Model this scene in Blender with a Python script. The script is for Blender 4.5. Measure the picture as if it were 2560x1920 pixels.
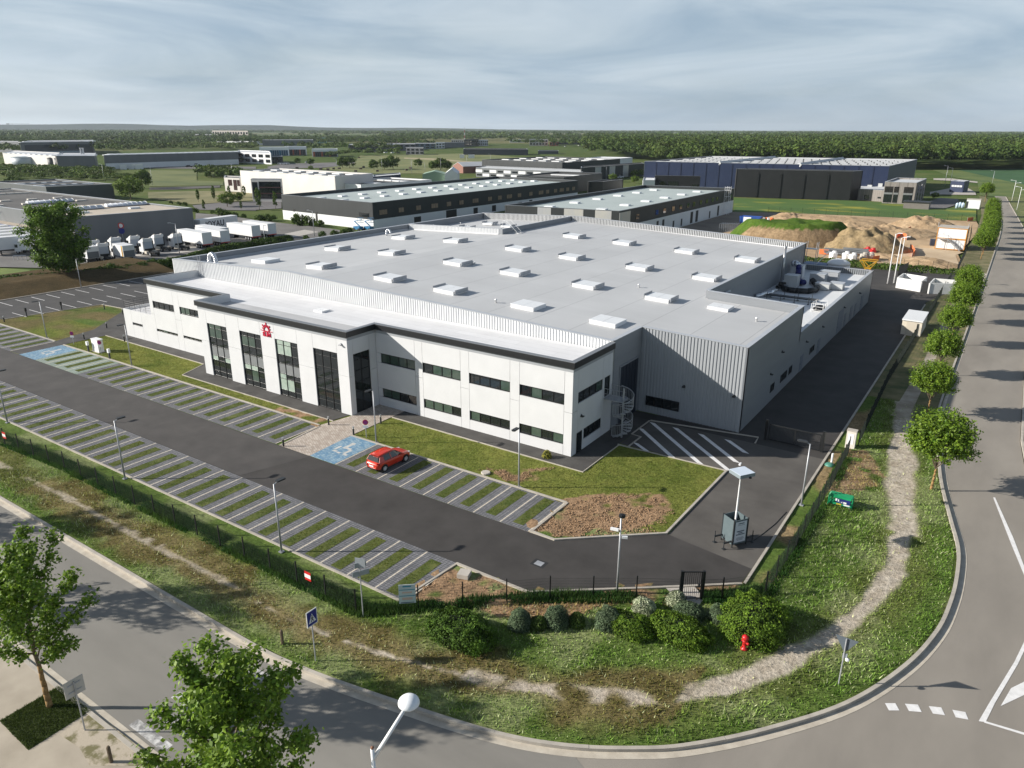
import bpy, math, random
import numpy as np
from mathutils import Matrix, Vector
random.seed(7); RNG = np.random.default_rng(11)
sc = bpy.context.scene
for o in list(bpy.data.objects): bpy.data.objects.remove(o)
COL = sc.collection
# ---------------------------------------------------------------- camera
HC, FPX = 27.5, 1834.86            # drone height (m), focal length in photo pixels (2560 wide)
PITCH, ROLL, YAW = math.radians(19.172), math.radians(0.135), math.radians(-34.072)
def cam_axes():
    cy, sy, cp, sp = math.cos(YAW), math.sin(YAW), math.cos(PITCH), math.sin(PITCH)
    fw = Vector((sy*cp, cy*cp, -sp)); rt = Vector((cy, -sy, 0)); up = rt.cross(fw)
    c, s = math.cos(ROLL), math.sin(ROLL)
    return c*rt+s*up, -s*rt+c*up, fw
CR, CU, CF = cam_axes()
cam = bpy.data.cameras.new('camera'); camo = bpy.data.objects.new('camera', cam); COL.objects.link(camo)
cam.sensor_width = 36; cam.lens = FPX/2560*36; cam.clip_start = 0.5; cam.clip_end = 60000
m = Matrix.Identity(4)
for i in range(3): m[i][0], m[i][1], m[i][2] = CR[i], CU[i], -CF[i]
m[2][3] = HC; camo.matrix_world = m; sc.camera = camo
# ---------------------------------------------------------------- sky, sun, exposure
SUN_AZ, SUN_EL = math.radians(34.4+180), math.radians(23.8)      # where the sun stands (world, ccw from +x)
w = bpy.data.worlds.new('World'); sc.world = w; w.use_nodes = True
nt = w.node_tree; N = nt.nodes; L = nt.links; N.clear()
out = N.new('ShaderNodeOutputWorld'); bg = N.new('ShaderNodeBackground'); bg.inputs[1].default_value = 0.05
sky = N.new('ShaderNodeTexSky'); sky.sky_type = 'NISHITA'; sky.sun_disc = False
sky.sun_elevation = SUN_EL; sky.sun_rotation = math.radians(90)-SUN_AZ
sky.air_density = 1.0; sky.dust_density = 1.2; sky.ozone_density = 1.5
tc = N.new('ShaderNodeTexCoord'); mp = N.new('ShaderNodeMapping'); mp.inputs['Scale'].default_value = (1.1, 1.1, 7.0)
mp.inputs['Rotation'].default_value = (0.10, 0.05, 0.5)
nz = N.new('ShaderNodeTexNoise'); nz.inputs['Scale'].default_value = 1.5; nz.inputs['Detail'].default_value = 6; nz.inputs['Roughness'].default_value = 0.5
nz.inputs['Distortion'].default_value = 0.6
rp = N.new('ShaderNodeValToRGB'); rp.color_ramp.elements[0].position = 0.36; rp.color_ramp.elements[1].position = 0.68
rp.color_ramp.elements[0].color = (0.72, 0.72, 0.72, 1); rp.color_ramp.elements[1].color = (0.95, 0.95, 0.95, 1)
nz2 = N.new('ShaderNodeTexNoise'); nz2.inputs['Scale'].default_value = 2.3; nz2.inputs['Detail'].default_value = 7; nz2.inputs['Roughness'].default_value = 0.55; nz2.inputs['Distortion'].default_value = 0.9
rp2 = N.new('ShaderNodeValToRGB'); rp2.color_ramp.elements[0].position = 0.34; rp2.color_ramp.elements[1].position = 0.66
rp2.color_ramp.elements[0].color = (4.5, 5.9, 7.4, 1); rp2.color_ramp.elements[1].color = (7.9, 9.0, 10.0, 1); L.new(mp.outputs[0], nz2.inputs[0]); L.new(nz2.outputs[0], rp2.inputs[0])
cl = N.new('ShaderNodeMixRGB'); L.new(rp2.outputs[0], cl.inputs[2])
L.new(tc.outputs['Generated'], mp.inputs[0]); L.new(mp.outputs[0], nz.inputs[0]); L.new(nz.outputs[0], rp.inputs[0])
sx = N.new('ShaderNodeSeparateXYZ'); L.new(tc.outputs['Generated'], sx.inputs[0])          # the thin veil is seen edge-on near the horizon, so it is densest there
ev = N.new('ShaderNodeMapRange'); ev.inputs[1].default_value = .12; ev.inputs[2].default_value = .75; ev.inputs[3].default_value = 1.0; ev.inputs[4].default_value = .12; L.new(sx.outputs[2], ev.inputs[0])
mu = N.new('ShaderNodeMath'); mu.operation = 'MULTIPLY'; L.new(rp.outputs[0], mu.inputs[0]); L.new(ev.outputs[0], mu.inputs[1])
L.new(mu.outputs[0], cl.inputs[0]); L.new(sky.outputs[0], cl.inputs[1]); L.new(cl.outputs[0], bg.inputs[0]); L.new(bg.outputs[0], out.inputs[0])
sun = bpy.data.lights.new('sun', 'SUN'); sun.energy = 4.7; sun.angle = math.radians(0.55); sun.color = (1.0, 0.945, 0.86)
suno = bpy.data.objects.new('sun', sun); COL.objects.link(suno)
sd = Vector((math.cos(SUN_AZ)*math.cos(SUN_EL), math.sin(SUN_AZ)*math.cos(SUN_EL), math.sin(SUN_EL)))
suno.rotation_euler = (-sd).to_track_quat('-Z', 'Y').to_euler(); suno.location = (-60, -40, 60)
sc.view_settings.view_transform = 'Standard'; sc.view_settings.look = 'None'; sc.view_settings.gamma = 1.0
sc.view_settings.use_curve_mapping = False; sc.view_settings.exposure = 0.78
sc.render.engine = 'CYCLES'; sc.cycles.max_bounces = 5; sc.cycles.transparent_max_bounces = 8
# ---------------------------------------------------------------- pixel helpers (photo pixel -> direction -> plane)
TO = {k+str(i+1): (640*i, y) for k, y in (('A', 280), ('B', 720), ('C', 1160), ('D', 1440)) for i in range(4)}
def T(n, x, y): return (TO[n][0]+x*640/2212, TO[n][1]+y*640/2212)
def ray(px, py): return CR*((px-1280)/FPX) - CU*((py-960)/FPX) + CF
def P(px, py, z=0.0):
    d = ray(px, py); t = (z-HC)/d.z; return (d.x*t, d.y*t)
def PT(n, x, y, z=0.0): return P(*T(n, x, y), z)
def PJ(x, y, z):
    v = Vector((x, y, z-HC)); c = v.dot(CF); return (1280+FPX*v.dot(CR)/c, 960-FPX*v.dot(CU)/c)
def ZAT(xy, py):
    lo, hi = -5.0, 60.0
    for _ in range(40):
        k = (lo+hi)/2
        if PJ(xy[0], xy[1], k)[1] > py: lo = k
        else: hi = k
    return lo
# ---------------------------------------------------------------- mesh and object helpers
WM = {}
class MB:
    def __init__(s): s.v = []; s.f = []
    def add(s, vs, fs):
        n = len(s.v); s.v += [tuple(a) for a in vs]; s.f += [tuple(i+n for i in f) for f in fs]; return s
    def box(s, x0, x1, y0, y1, z0, z1):
        x0, x1 = min(x0, x1), max(x0, x1); y0, y1 = min(y0, y1), max(y0, y1)
        return s.add([(x0,y0,z0),(x1,y0,z0),(x1,y1,z0),(x0,y1,z0),(x0,y0,z1),(x1,y0,z1),(x1,y1,z1),(x0,y1,z1)],
                     [(3,2,1,0),(4,5,6,7),(0,1,5,4),(1,2,6,5),(2,3,7,6),(3,0,4,7)])
    def obox(s, c, size, rz=0.0, rx=0.0, ry=0.0):
        R = Matrix.Rotation(rz,3,'Z') @ Matrix.Rotation(ry,3,'Y') @ Matrix.Rotation(rx,3,'X'); h = [a/2 for a in size]
        vs = [Vector(c)+R@Vector((sx*h[0],sy*h[1],sz*h[2])) for sz in (-1,1) for sx, sy in ((-1,-1),(1,-1),(1,1),(-1,1))]
        return s.add(vs, [(3,2,1,0),(4,5,6,7),(0,1,5,4),(1,2,6,5),(2,3,7,6),(3,0,4,7)])
    def prism(s, pts, z0, z1):
        n = len(pts); a = sum(pts[i][0]*pts[(i+1)%n][1]-pts[(i+1)%n][0]*pts[i][1] for i in range(n))
        if a < 0: pts = pts[::-1]
        zz0 = z0 if isinstance(z0, (list, tuple)) else [z0]*n; zz1 = z1 if isinstance(z1, (list, tuple)) else [z1]*n
        if a < 0: zz0, zz1 = list(zz0)[::-1], list(zz1)[::-1]
        vs = [(p[0],p[1],z) for p, z in zip(pts, zz0)]+[(p[0],p[1],z) for p, z in zip(pts, zz1)]
        return s.add(vs, [tuple(range(n-1,-1,-1)), tuple(range(n,2*n))]+[(i,(i+1)%n,n+(i+1)%n,n+i) for i in range(n)])
    def poly(s, pts, z):
        n = len(pts); a = sum(pts[i][0]*pts[(i+1)%n][1]-pts[(i+1)%n][0]*pts[i][1] for i in range(n))
        if a < 0: pts = pts[::-1]
        return s.add([(p[0],p[1],z) for p in pts], [tuple(range(n))])
    def quad(s, a, b, c, d): return s.add([a,b,c,d], [(0,1,2,3)])
    def tube(s, p0, p1, r, n=6, r1=None):
        p0, p1 = Vector(p0), Vector(p1); d = (p1-p0).normalized(); r1 = r if r1 is None else r1
        a = Vector((0,0,1)) if abs(d.z) < .9 else Vector((1,0,0)); u = d.cross(a).normalized(); w_ = d.cross(u)
        vs = []
        for p, q in ((p0,r),(p1,r1)):
            for i in range(n):
                t = 2*math.pi*i/n; vs.append(p+u*(q*math.cos(t))+w_*(q*math.sin(t)))
        return s.add(vs, [(i,(i+1)%n,n+(i+1)%n,n+i) for i in range(n)][::1]+[tuple(range(n-1,-1,-1)), tuple(range(n,2*n))])
    def path(s, pts, r, n=6):
        for a, b in zip(pts[:-1], pts[1:]): s.tube(a, b, r, n)
        return s
    def lathe(s, c, prof, n=12):
        vs = []; k = len(prof)
        for r, z in prof:
            for i in range(n):
                t = 2*math.pi*i/n; vs.append((c[0]+r*math.cos(t), c[1]+r*math.sin(t), c[2]+z))
        fs = [(j*n+i, j*n+(i+1)%n, (j+1)*n+(i+1)%n, (j+1)*n+i) for j in range(k-1) for i in range(n)]
        return s.add(vs, fs+[tuple(range(n-1,-1,-1)), tuple((k-1)*n+i for i in range(n))])
    def ribbon(s, pts, off0, off1, z):          # flat strip along a polyline, offsets to the left
        a = offset(pts, off0); b = offset(pts, off1); n = len(pts)
        zz = z if isinstance(z, (list, tuple)) else [z]*n
        return s.add([(p[0],p[1],q) for p, q in zip(a,zz)]+[(p[0],p[1],q) for p, q in zip(b,zz)], [(i,i+1,n+i+1,n+i) for i in range(n-1)])
    def wallstrip(s, pts, off, z0, z1):
        a = offset(pts, off); n = len(a)
        return s.add([(p[0],p[1],z0) for p in a]+[(p[0],p[1],z1) for p in a], [(i,i+1,n+i+1,n+i) for i in range(n-1)])
    def kerb(s, pts, off0, off1, z0, z1):
        s.ribbon(pts, off0, off1, z1); s.wallstrip(pts, off0, z0, z1); s.wallstrip(pts, off1, z0, z1); return s
    def mesh(s, name):
        me = bpy.data.meshes.new(name); me.from_pydata(s.v, [], s.f); me.update(); return me
    def build(s, name, mat, parent=None, smooth=False):
        me = s.mesh(name); me.materials.append(mat)
        if smooth: me.polygons.foreach_set('use_smooth', [True]*len(me.polygons))
        return link(name, me, parent)
def offset(pts, o):
    r = []
    for i, p in enumerate(pts):
        a = pts[max(i-1,0)]; b = pts[min(i+1,len(pts)-1)]; dx, dy = b[0]-a[0], b[1]-a[1]; l = math.hypot(dx,dy) or 1
        r.append((p[0]-dy/l*o, p[1]+dx/l*o))
    return r
def link(name, data, parent=None):
    o = bpy.data.objects.new(name, data); COL.objects.link(o); WM[o.name] = Matrix.Identity(4)
    if parent is not None:
        o.parent = parent; o.matrix_parent_inverse = WM[parent.name].inverted()
    return o
def thing(name, label, cat, loc=(0,0,0), group=None):
    o = bpy.data.objects.new(name, None); COL.objects.link(o); o.location = loc; o.empty_display_size = .5
    WM[o.name] = Matrix.Translation(Vector(loc)); return tag(o, label, cat, group)
def tag(o, label=None, cat=None, group=None, kind=None):
    for k, v in (('label',label),('category',cat),('group',group),('kind',kind)):
        if v: o[k] = v
    return o
def copy_tree(o, parent=None):
    c = o.copy(); COL.objects.link(c)
    if parent is not None: c.parent = parent
    for ch in list(o.children): copy_tree(ch, c)
    return c
def place(proto, used, loc, rz=0.0, label=None, group=None, s=1.0):   # first call moves the prototype, later ones copy it
    o = proto if not used else copy_tree(proto)
    used.append(1); o.location = loc; o.rotation_euler = (0,0,rz); o.scale = (s,s,s) if not isinstance(s,(tuple,list)) else s
    if label: o['label'] = label
    if group: o['group'] = group
    return o
def fastmesh(name, V, F, mat, cols=None, parent=None, smooth=False):
    me = bpy.data.meshes.new(name); V = np.asarray(V, np.float32); F = np.asarray(F, np.int32); k = F.shape[1]
    me.vertices.add(len(V)); me.vertices.foreach_set('co', V.ravel())
    me.loops.add(F.size); me.loops.foreach_set('vertex_index', F.ravel())
    me.polygons.add(len(F)); me.polygons.foreach_set('loop_start', np.arange(0, F.size, k, dtype=np.int32))
    me.polygons.foreach_set('loop_total', np.full(len(F), k, np.int32))
    if smooth: me.polygons.foreach_set('use_smooth', np.ones(len(F), bool))
    me.update(calc_edges=True)
    if cols is not None:
        at = me.color_attributes.new('Col', 'FLOAT_COLOR', 'POINT')
        at.data.foreach_set('color', np.concatenate([np.asarray(cols,np.float32), np.ones((len(cols),1),np.float32)],1).ravel())
    me.materials.append(mat)
    return link(name, me, parent)
def catmull(pts, step=8):
    r = []
    for i in range(len(pts)-1):
        p0 = pts[max(i-1,0)]; p1 = pts[i]; p2 = pts[i+1]; p3 = pts[min(i+2,len(pts)-1)]
        for k in range(step):
            t = k/step
            r.append(tuple(.5*(2*p1[j]+(p2[j]-p0[j])*t+(2*p0[j]-5*p1[j]+4*p2[j]-p3[j])*t*t+(3*p1[j]-p0[j]-3*p2[j]+p3[j])*t**3) for j in (0,1)))
    return r+[tuple(pts[-1])]
# ---------------------------------------------------------------- numpy helpers
def vnoise(x, y, sc_, seed=0):
    x = np.asarray(x)/sc_+seed*17.3; y = np.asarray(y)/sc_+seed*9.1; xi = np.floor(x); yi = np.floor(y); fx = x-xi; fy = y-yi
    fx = fx*fx*(3-2*fx); fy = fy*fy*(3-2*fy)
    h = lambda a, b: np.modf(np.abs(np.sin(a*127.1+b*311.7)*43758.5453))[0]
    return (h(xi,yi)*(1-fx)+h(xi+1,yi)*fx)*(1-fy)+(h(xi,yi+1)*(1-fx)+h(xi+1,yi+1)*fx)*fy
def inpoly(x, y, poly):
    r = np.zeros(np.shape(x), bool); n = len(poly)
    for i in range(n):
        (x0,y0),(x1,y1) = poly[i], poly[(i+1)%n]
        if y0 == y1: continue
        c = ((y0 > y) != (y1 > y)) & (x < (x1-x0)*(y-y0)/(y1-y0)+x0); r ^= c
    return r
def pdist(x, y, pts):                     # distance to polyline, side (+ left) and parameter
    d = np.full(np.shape(x), 1e9); side = np.zeros(np.shape(x)); par = np.zeros(np.shape(x))
    for i, ((ax,ay),(bx,by)) in enumerate(zip(pts[:-1], pts[1:])):
        dx, dy = bx-ax, by-ay; l2 = dx*dx+dy*dy+1e-9; t = np.clip(((x-ax)*dx+(y-ay)*dy)/l2, 0, 1)
        q = np.hypot(x-ax-t*dx, y-ay-t*dy); m_ = q < d; d = np.where(m_, q, d)
        side = np.where(m_, np.sign(dx*(y-ay)-dy*(x-ax)), side); par = np.where(m_, i+t, par)
    return d, side, par
sstep = lambda a, b, v: (lambda t: t*t*(3-2*t))(np.clip((v-a)/(b-a), 0, 1))
# ---------------------------------------------------------------- materials
def lin(c):
    if isinstance(c, str):
        c = c.lstrip('#'); c = [int(c[i:i+2],16)/255 for i in (0,2,4)]
        return tuple(a/12.92 if a <= .04045 else ((a+.055)/1.055)**2.4 for a in c)
    return tuple(c)
MATS = {}
def mat(name, c1, c2=None, scale=1.0, rough=.8, bump=0.0, bscale=None, metal=0.0, spec=.4, detail=4, obj=False, stretch=None, coat=0.0, contrast=(.3,.7)):
    if name in MATS: return MATS[name]
    m_ = bpy.data.materials.new(name); m_.use_nodes = True; nt = m_.node_tree; N = nt.nodes; L = nt.links
    b = N['Principled BSDF']; b.inputs['Roughness'].default_value = rough; b.inputs['Metallic'].default_value = metal
    b.inputs['Specular IOR Level'].default_value = spec; b.inputs['Coat Weight'].default_value = coat
    c1 = lin(c1); b.inputs['Base Color'].default_value = (*c1,1); m_.diffuse_color = (*c1,1)
    if c2 is not None or bump:
        if obj: src = N.new('ShaderNodeTexCoord').outputs['Object']
        else: src = N.new('ShaderNodeNewGeometry').outputs['Position']
        if stretch:
            mp = N.new('ShaderNodeMapping'); mp.inputs['Scale'].default_value = stretch; L.new(src, mp.inputs[0]); src = mp.outputs[0]
        if c2 is not None:
            n = N.new('ShaderNodeTexNoise'); n.inputs['Scale'].default_value = scale; n.inputs['Detail'].default_value = detail; n.inputs['Roughness'].default_value = .6
            L.new(src, n.inputs['Vector']); r = N.new('ShaderNodeValToRGB'); e = r.color_ramp.elements
            e[0].position, e[1].position = contrast; e[0].color = (*c1,1); e[1].color = (*lin(c2),1)
            L.new(n.outputs['Fac'], r.inputs[0]); L.new(r.outputs[0], b.inputs['Base Color'])
        if bump:
            n2 = N.new('ShaderNodeTexNoise'); n2.inputs['Scale'].default_value = bscale or scale*6; n2.inputs['Detail'].default_value = 3
            L.new(src, n2.inputs['Vector']); bp = N.new('ShaderNodeBump'); bp.inputs['Strength'].default_value = 1; bp.inputs['Distance'].default_value = bump
            L.new(n2.outputs['Fac'], bp.inputs['Height']); L.new(bp.outputs[0], b.inputs['Normal'])
    MATS[name] = m_; return m_
def vcmat(name, rough=.9, spec=.15, fine=0.0, fscale=8.0, trans=0.0, bump=0.0):       # colour attribute x fine noise
    m_ = bpy.data.materials.new(name); m_.use_nodes = True; nt = m_.node_tree; N = nt.nodes; L = nt.links
    b = N['Principled BSDF']; b.inputs['Roughness'].default_value = rough; b.inputs['Specular IOR Level'].default_value = spec
    a = N.new('ShaderNodeVertexColor'); a.layer_name = 'Col'; c = a.outputs[0]
    if fine:
        g = N.new('ShaderNodeNewGeometry'); n = N.new('ShaderNodeTexNoise'); n.inputs['Scale'].default_value = fscale; n.inputs['Detail'].default_value = 6; n.inputs['Roughness'].default_value = .7
        L.new(g.outputs['Position'], n.inputs['Vector']); mr = N.new('ShaderNodeMapRange'); mr.inputs[1].default_value = .3; mr.inputs[2].default_value = .7
        mr.inputs[3].default_value = 1-fine; mr.inputs[4].default_value = 1+fine; L.new(n.outputs['Fac'], mr.inputs[0])
        x = N.new('ShaderNodeVectorMath'); x.operation = 'SCALE'; L.new(c, x.inputs[0]); L.new(mr.outputs[0], x.inputs['Scale']); c = x.outputs[0]
        if bump:
            bp = N.new('ShaderNodeBump'); bp.inputs['Strength'].default_value = 1; bp.inputs['Distance'].default_value = bump
            L.new(n.outputs['Fac'], bp.inputs['Height']); L.new(bp.outputs[0], b.inputs['Normal'])
    L.new(c, b.inputs['Base Color'])
    if trans:
        t = N.new('ShaderNodeBsdfTranslucent'); L.new(c, t.inputs[0]); mx = N.new('ShaderNodeMixShader'); mx.inputs[0].default_value = trans
        L.new(b.outputs[0], mx.inputs[1]); L.new(t.outputs[0], mx.inputs[2]); L.new(mx.outputs[0], N['Material Output'].inputs[0])
    MATS[name] = m_; return m_
def gridmat(name, c1, c2, cell, joint, jw, rough=.8, obj=False, offset_=0.0, rz=0.0, var=.0):      # pavers / seams by a brick texture on world xy
    m_ = bpy.data.materials.new(name); m_.use_nodes = True; nt = m_.node_tree; N = nt.nodes; L = nt.links
    b = N['Principled BSDF']; b.inputs['Roughness'].default_value = rough; b.inputs['Specular IOR Level'].default_value = .3
    g = N.new('ShaderNodeTexCoord').outputs['Object'] if obj else N.new('ShaderNodeNewGeometry').outputs['Position']
    mp = N.new('ShaderNodeMapping'); mp.inputs['Rotation'].default_value = (0,0,rz); L.new(g, mp.inputs[0])
    br = N.new('ShaderNodeTexBrick'); br.inputs['Color1'].default_value = (*lin(c1),1); br.inputs['Color2'].default_value = (*lin(c2),1); br.inputs['Mortar'].default_value = (*lin(joint),1)
    br.inputs['Scale'].default_value = 1; br.inputs['Brick Width'].default_value = cell[0]; br.inputs['Row Height'].default_value = cell[1]
    br.inputs['Mortar Size'].default_value = jw; br.inputs['Mortar Smooth'].default_value = .2; br.offset = offset_; br.inputs['Bias'].default_value = 0
    L.new(mp.outputs[0], br.inputs['Vector']); n = N.new('ShaderNodeTexNoise'); n.inputs['Scale'].default_value = .35; n.inputs['Detail'].default_value = 7; n.inputs['Roughness'].default_value = .65
    L.new(g, n.inputs['Vector']); mr = N.new('ShaderNodeMapRange'); mr.inputs[1].default_value = .3; mr.inputs[2].default_value = .7; mr.inputs[3].default_value = 1-var; mr.inputs[4].default_value = 1+var
    L.new(n.outputs['Fac'], mr.inputs[0]); x = N.new('ShaderNodeVectorMath'); x.operation = 'SCALE'; L.new(br.outputs['Color'], x.inputs[0]); L.new(mr.outputs[0], x.inputs['Scale'])
    L.new(x.outputs[0], b.inputs['Base Color']); MATS[name] = m_; return m_
M_ASPH_NEW = mat('asphalt_new', (.034,.031,.029), (.058,.053,.050), .35, .82, .004, 60, detail=8)
M_ASPH_MID = mat('asphalt_mid', (.070,.064,.058), (.115,.106,.096), .3, .85, .004, 60, detail=8)
M_ASPH_OLD = mat('asphalt_old', (.205,.185,.160), (.285,.258,.222), .22, .88, .004, 50, detail=9, stretch=(1,.35,1))
M_ASPH_OLD2 = mat('asphalt_old_south', (.18,.170,.152), (.25,.236,.21), .22, .88, .004, 50, detail=9, stretch=(.35,1,1))
M_KERB = mat('kerb_concrete', (.34,.31,.27), (.46,.42,.36), 1.2, .9, .004, 30)
M_CONC = mat('concrete', (.36,.33,.29), (.48,.44,.39), .8, .9, .003, 30)
M_PAINT = mat('road_paint', (.62,.61,.60), (.78,.77,.76), 3.0, .7)
M_WORN = mat('worn_road_paint', (.22,.215,.21), (.62,.61,.59), 2.2, .8, contrast=(.42,.62))
M_GALV = mat('galvanised_steel', (.34,.35,.37), (.46,.47,.49), 2.0, .45, metal=.35)
M_BLACK = mat('black_steel', (.012,.013,.014), None, rough=.5)
M_DARK = mat('dark_grey_metal', (.03,.033,.036), None, rough=.55)
M_WHITE = mat('white_paint', (.78,.78,.78), None, rough=.45)
M_RUBBER = mat('rubber', (.015,.015,.016), None, rough=.8)
M_GLASS = mat('dark_glass', (.012,.016,.018), None, rough=.04, spec=.9)
M_WOOD = mat('weathered_wood', (.09,.065,.04), (.16,.12,.08), 8, .9)
# ================================================================ GROUND
def struct(mb, name, mt, parent=None, smooth=False):
    o = mb.build(name, mt, parent, smooth)
    if parent is None: o['kind'] = 'structure'
    return o
KERB = [(-300,20.0),(-180,20.0)]+catmull([(-70,20.0),(-64,20.0),(-58,20.0),(-52,20.0),(-46,20.0),(-41,20.0),(-37,20.0),(-34,20.0),(-31,20.02),(-28.9,20.12),(-25.9,20.5),(-22.8,21.05),(-18.3,21.95),(-15.3,22.75),(-12.8,23.8),(-10.5,25.2),(-8.3,26.9),(-5.4,30.1),(-2.5,34.2),
    (-0.5,38.8),(0.6,43),(1.0,46.5),(1.1,50),(0.9,53.9),(0.1,58.2),(-1.0,64.1),(-1.7,69.2),(-2.7,78),(-3.1,86),(-3.1,120),(-3.1,200),(-3.6,265),(-6.2,330),(-10.5,395)], 6)
# --- far country: one sheet to the horizon
def far_ground_mat():
    m_ = bpy.data.materials.new('far_fields'); m_.use_nodes = True; nt = m_.node_tree; N = nt.nodes; L = nt.links; b = N['Principled BSDF']
    b.inputs['Roughness'].default_value = 1; b.inputs['Specular IOR Level'].default_value = .05
    g = N.new('ShaderNodeNewGeometry'); v = N.new('ShaderNodeTexVoronoi'); v.inputs['Scale'].default_value = .0021; L.new(g.outputs['Position'], v.inputs['Vector'])
    r = N.new('ShaderNodeValToRGB'); e = r.color_ramp.elements; e[0].color = (.055,.085,.022,1); e[1].color = (.10,.12,.035,1); e.new(.45).color = (.07,.11,.03,1); e.new(.8).color = (.14,.135,.06,1)
    L.new(v.outputs['Color'], r.inputs[0]); n = N.new('ShaderNodeTexNoise'); n.inputs['Scale'].default_value = .06; n.inputs['Detail'].default_value = 8; L.new(g.outputs['Position'], n.inputs['Vector'])
    mx = N.new('ShaderNodeMixRGB'); mx.inputs[2].default_value = (.17,.165,.07,1); r2 = N.new('ShaderNodeValToRGB'); r2.color_ramp.elements[0].position = .45; r2.color_ramp.elements[1].position = .75
    r2.color_ramp.elements[1].color = (.6,.6,.6,1)
    L.new(n.outputs['Fac'], r2.inputs[0]); L.new(r2.outputs[0], mx.inputs[0]); L.new(r.outputs[0], mx.inputs[1]); L.new(mx.outputs[0], b.inputs['Base Color']); return m_
M_FAR = far_ground_mat()
mb = MB(); mb.poly([(-20000,-300),(14000,-300),(14000,20000),(-20000,20000)], -0.30); struct(mb, 'ground', M_FAR)
# --- site and verge sheet with worn path, lawn, soil (own colours per place)
xs = np.concatenate([np.arange(-156,-70,.6), np.arange(-70,4.01,.25)]); ys = np.arange(17.0, 84.1, .25)
GX, GY = np.meshgrid(xs, ys); gx, gy = GX.ravel(), GY.ravel()
kd, ks, _ = pdist(gx, gy, KERB); sd_k = kd*ks
PATH = [PT('C1',0,20),PT('C1',530,280),PT('C1',1000,530),PT('C1',1500,800),PT('C1',1900,1010),PT('D2',60,260),PT('D2',480,470),PT('D2',1000,660),PT('D2',1500,800),PT('D3',0,960),PT('D3',500,1020),PT('D3',1000,1070),
    PT('D3',1600,1010),PT('D3',1900,950),PT('D3',2150,850),PT('C4',560,1500),PT('C4',700,1370),PT('C4',900,1180),PT('C4',1060,950),PT('C4',1130,700),PT('C4',1170,500),PT('C4',1150,300),PT('C4',1150,0),PT('B4',1130,1300),PT('B4',1180,950),(-5.9,88),(-6.2,100),(-6.4,130)]
PATH = [(-110,24.3),(-80,24.0)]+PATH
DIRT1 = [(-25,44.2),(-23.5,46.6),(-21.5,48.6),(-19.5,49.4),(-17.2,47.6),(-16.6,44.5),(-22.8,39.3),(-24.8,39.3)]
DIRT2 = [(-26.6,32.8),(-21,33),(-10.3,41.3),(-10.3,39.6),(-19,31.0),(-24.4,28.6),(-26.9,28.0)]
DIRT3 = [PT('B2',2000,1560),PT('C2',1900,70),PT('C2',2212,60),PT('C3',380,40),PT('C3',100,180),PT('C3',0,200)]
DUG = [PT('B4',640,1420),PT('B4',900,1420),PT('B4',1000,1659),PT('C4',760,300),PT('C4',540,240)]
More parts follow.
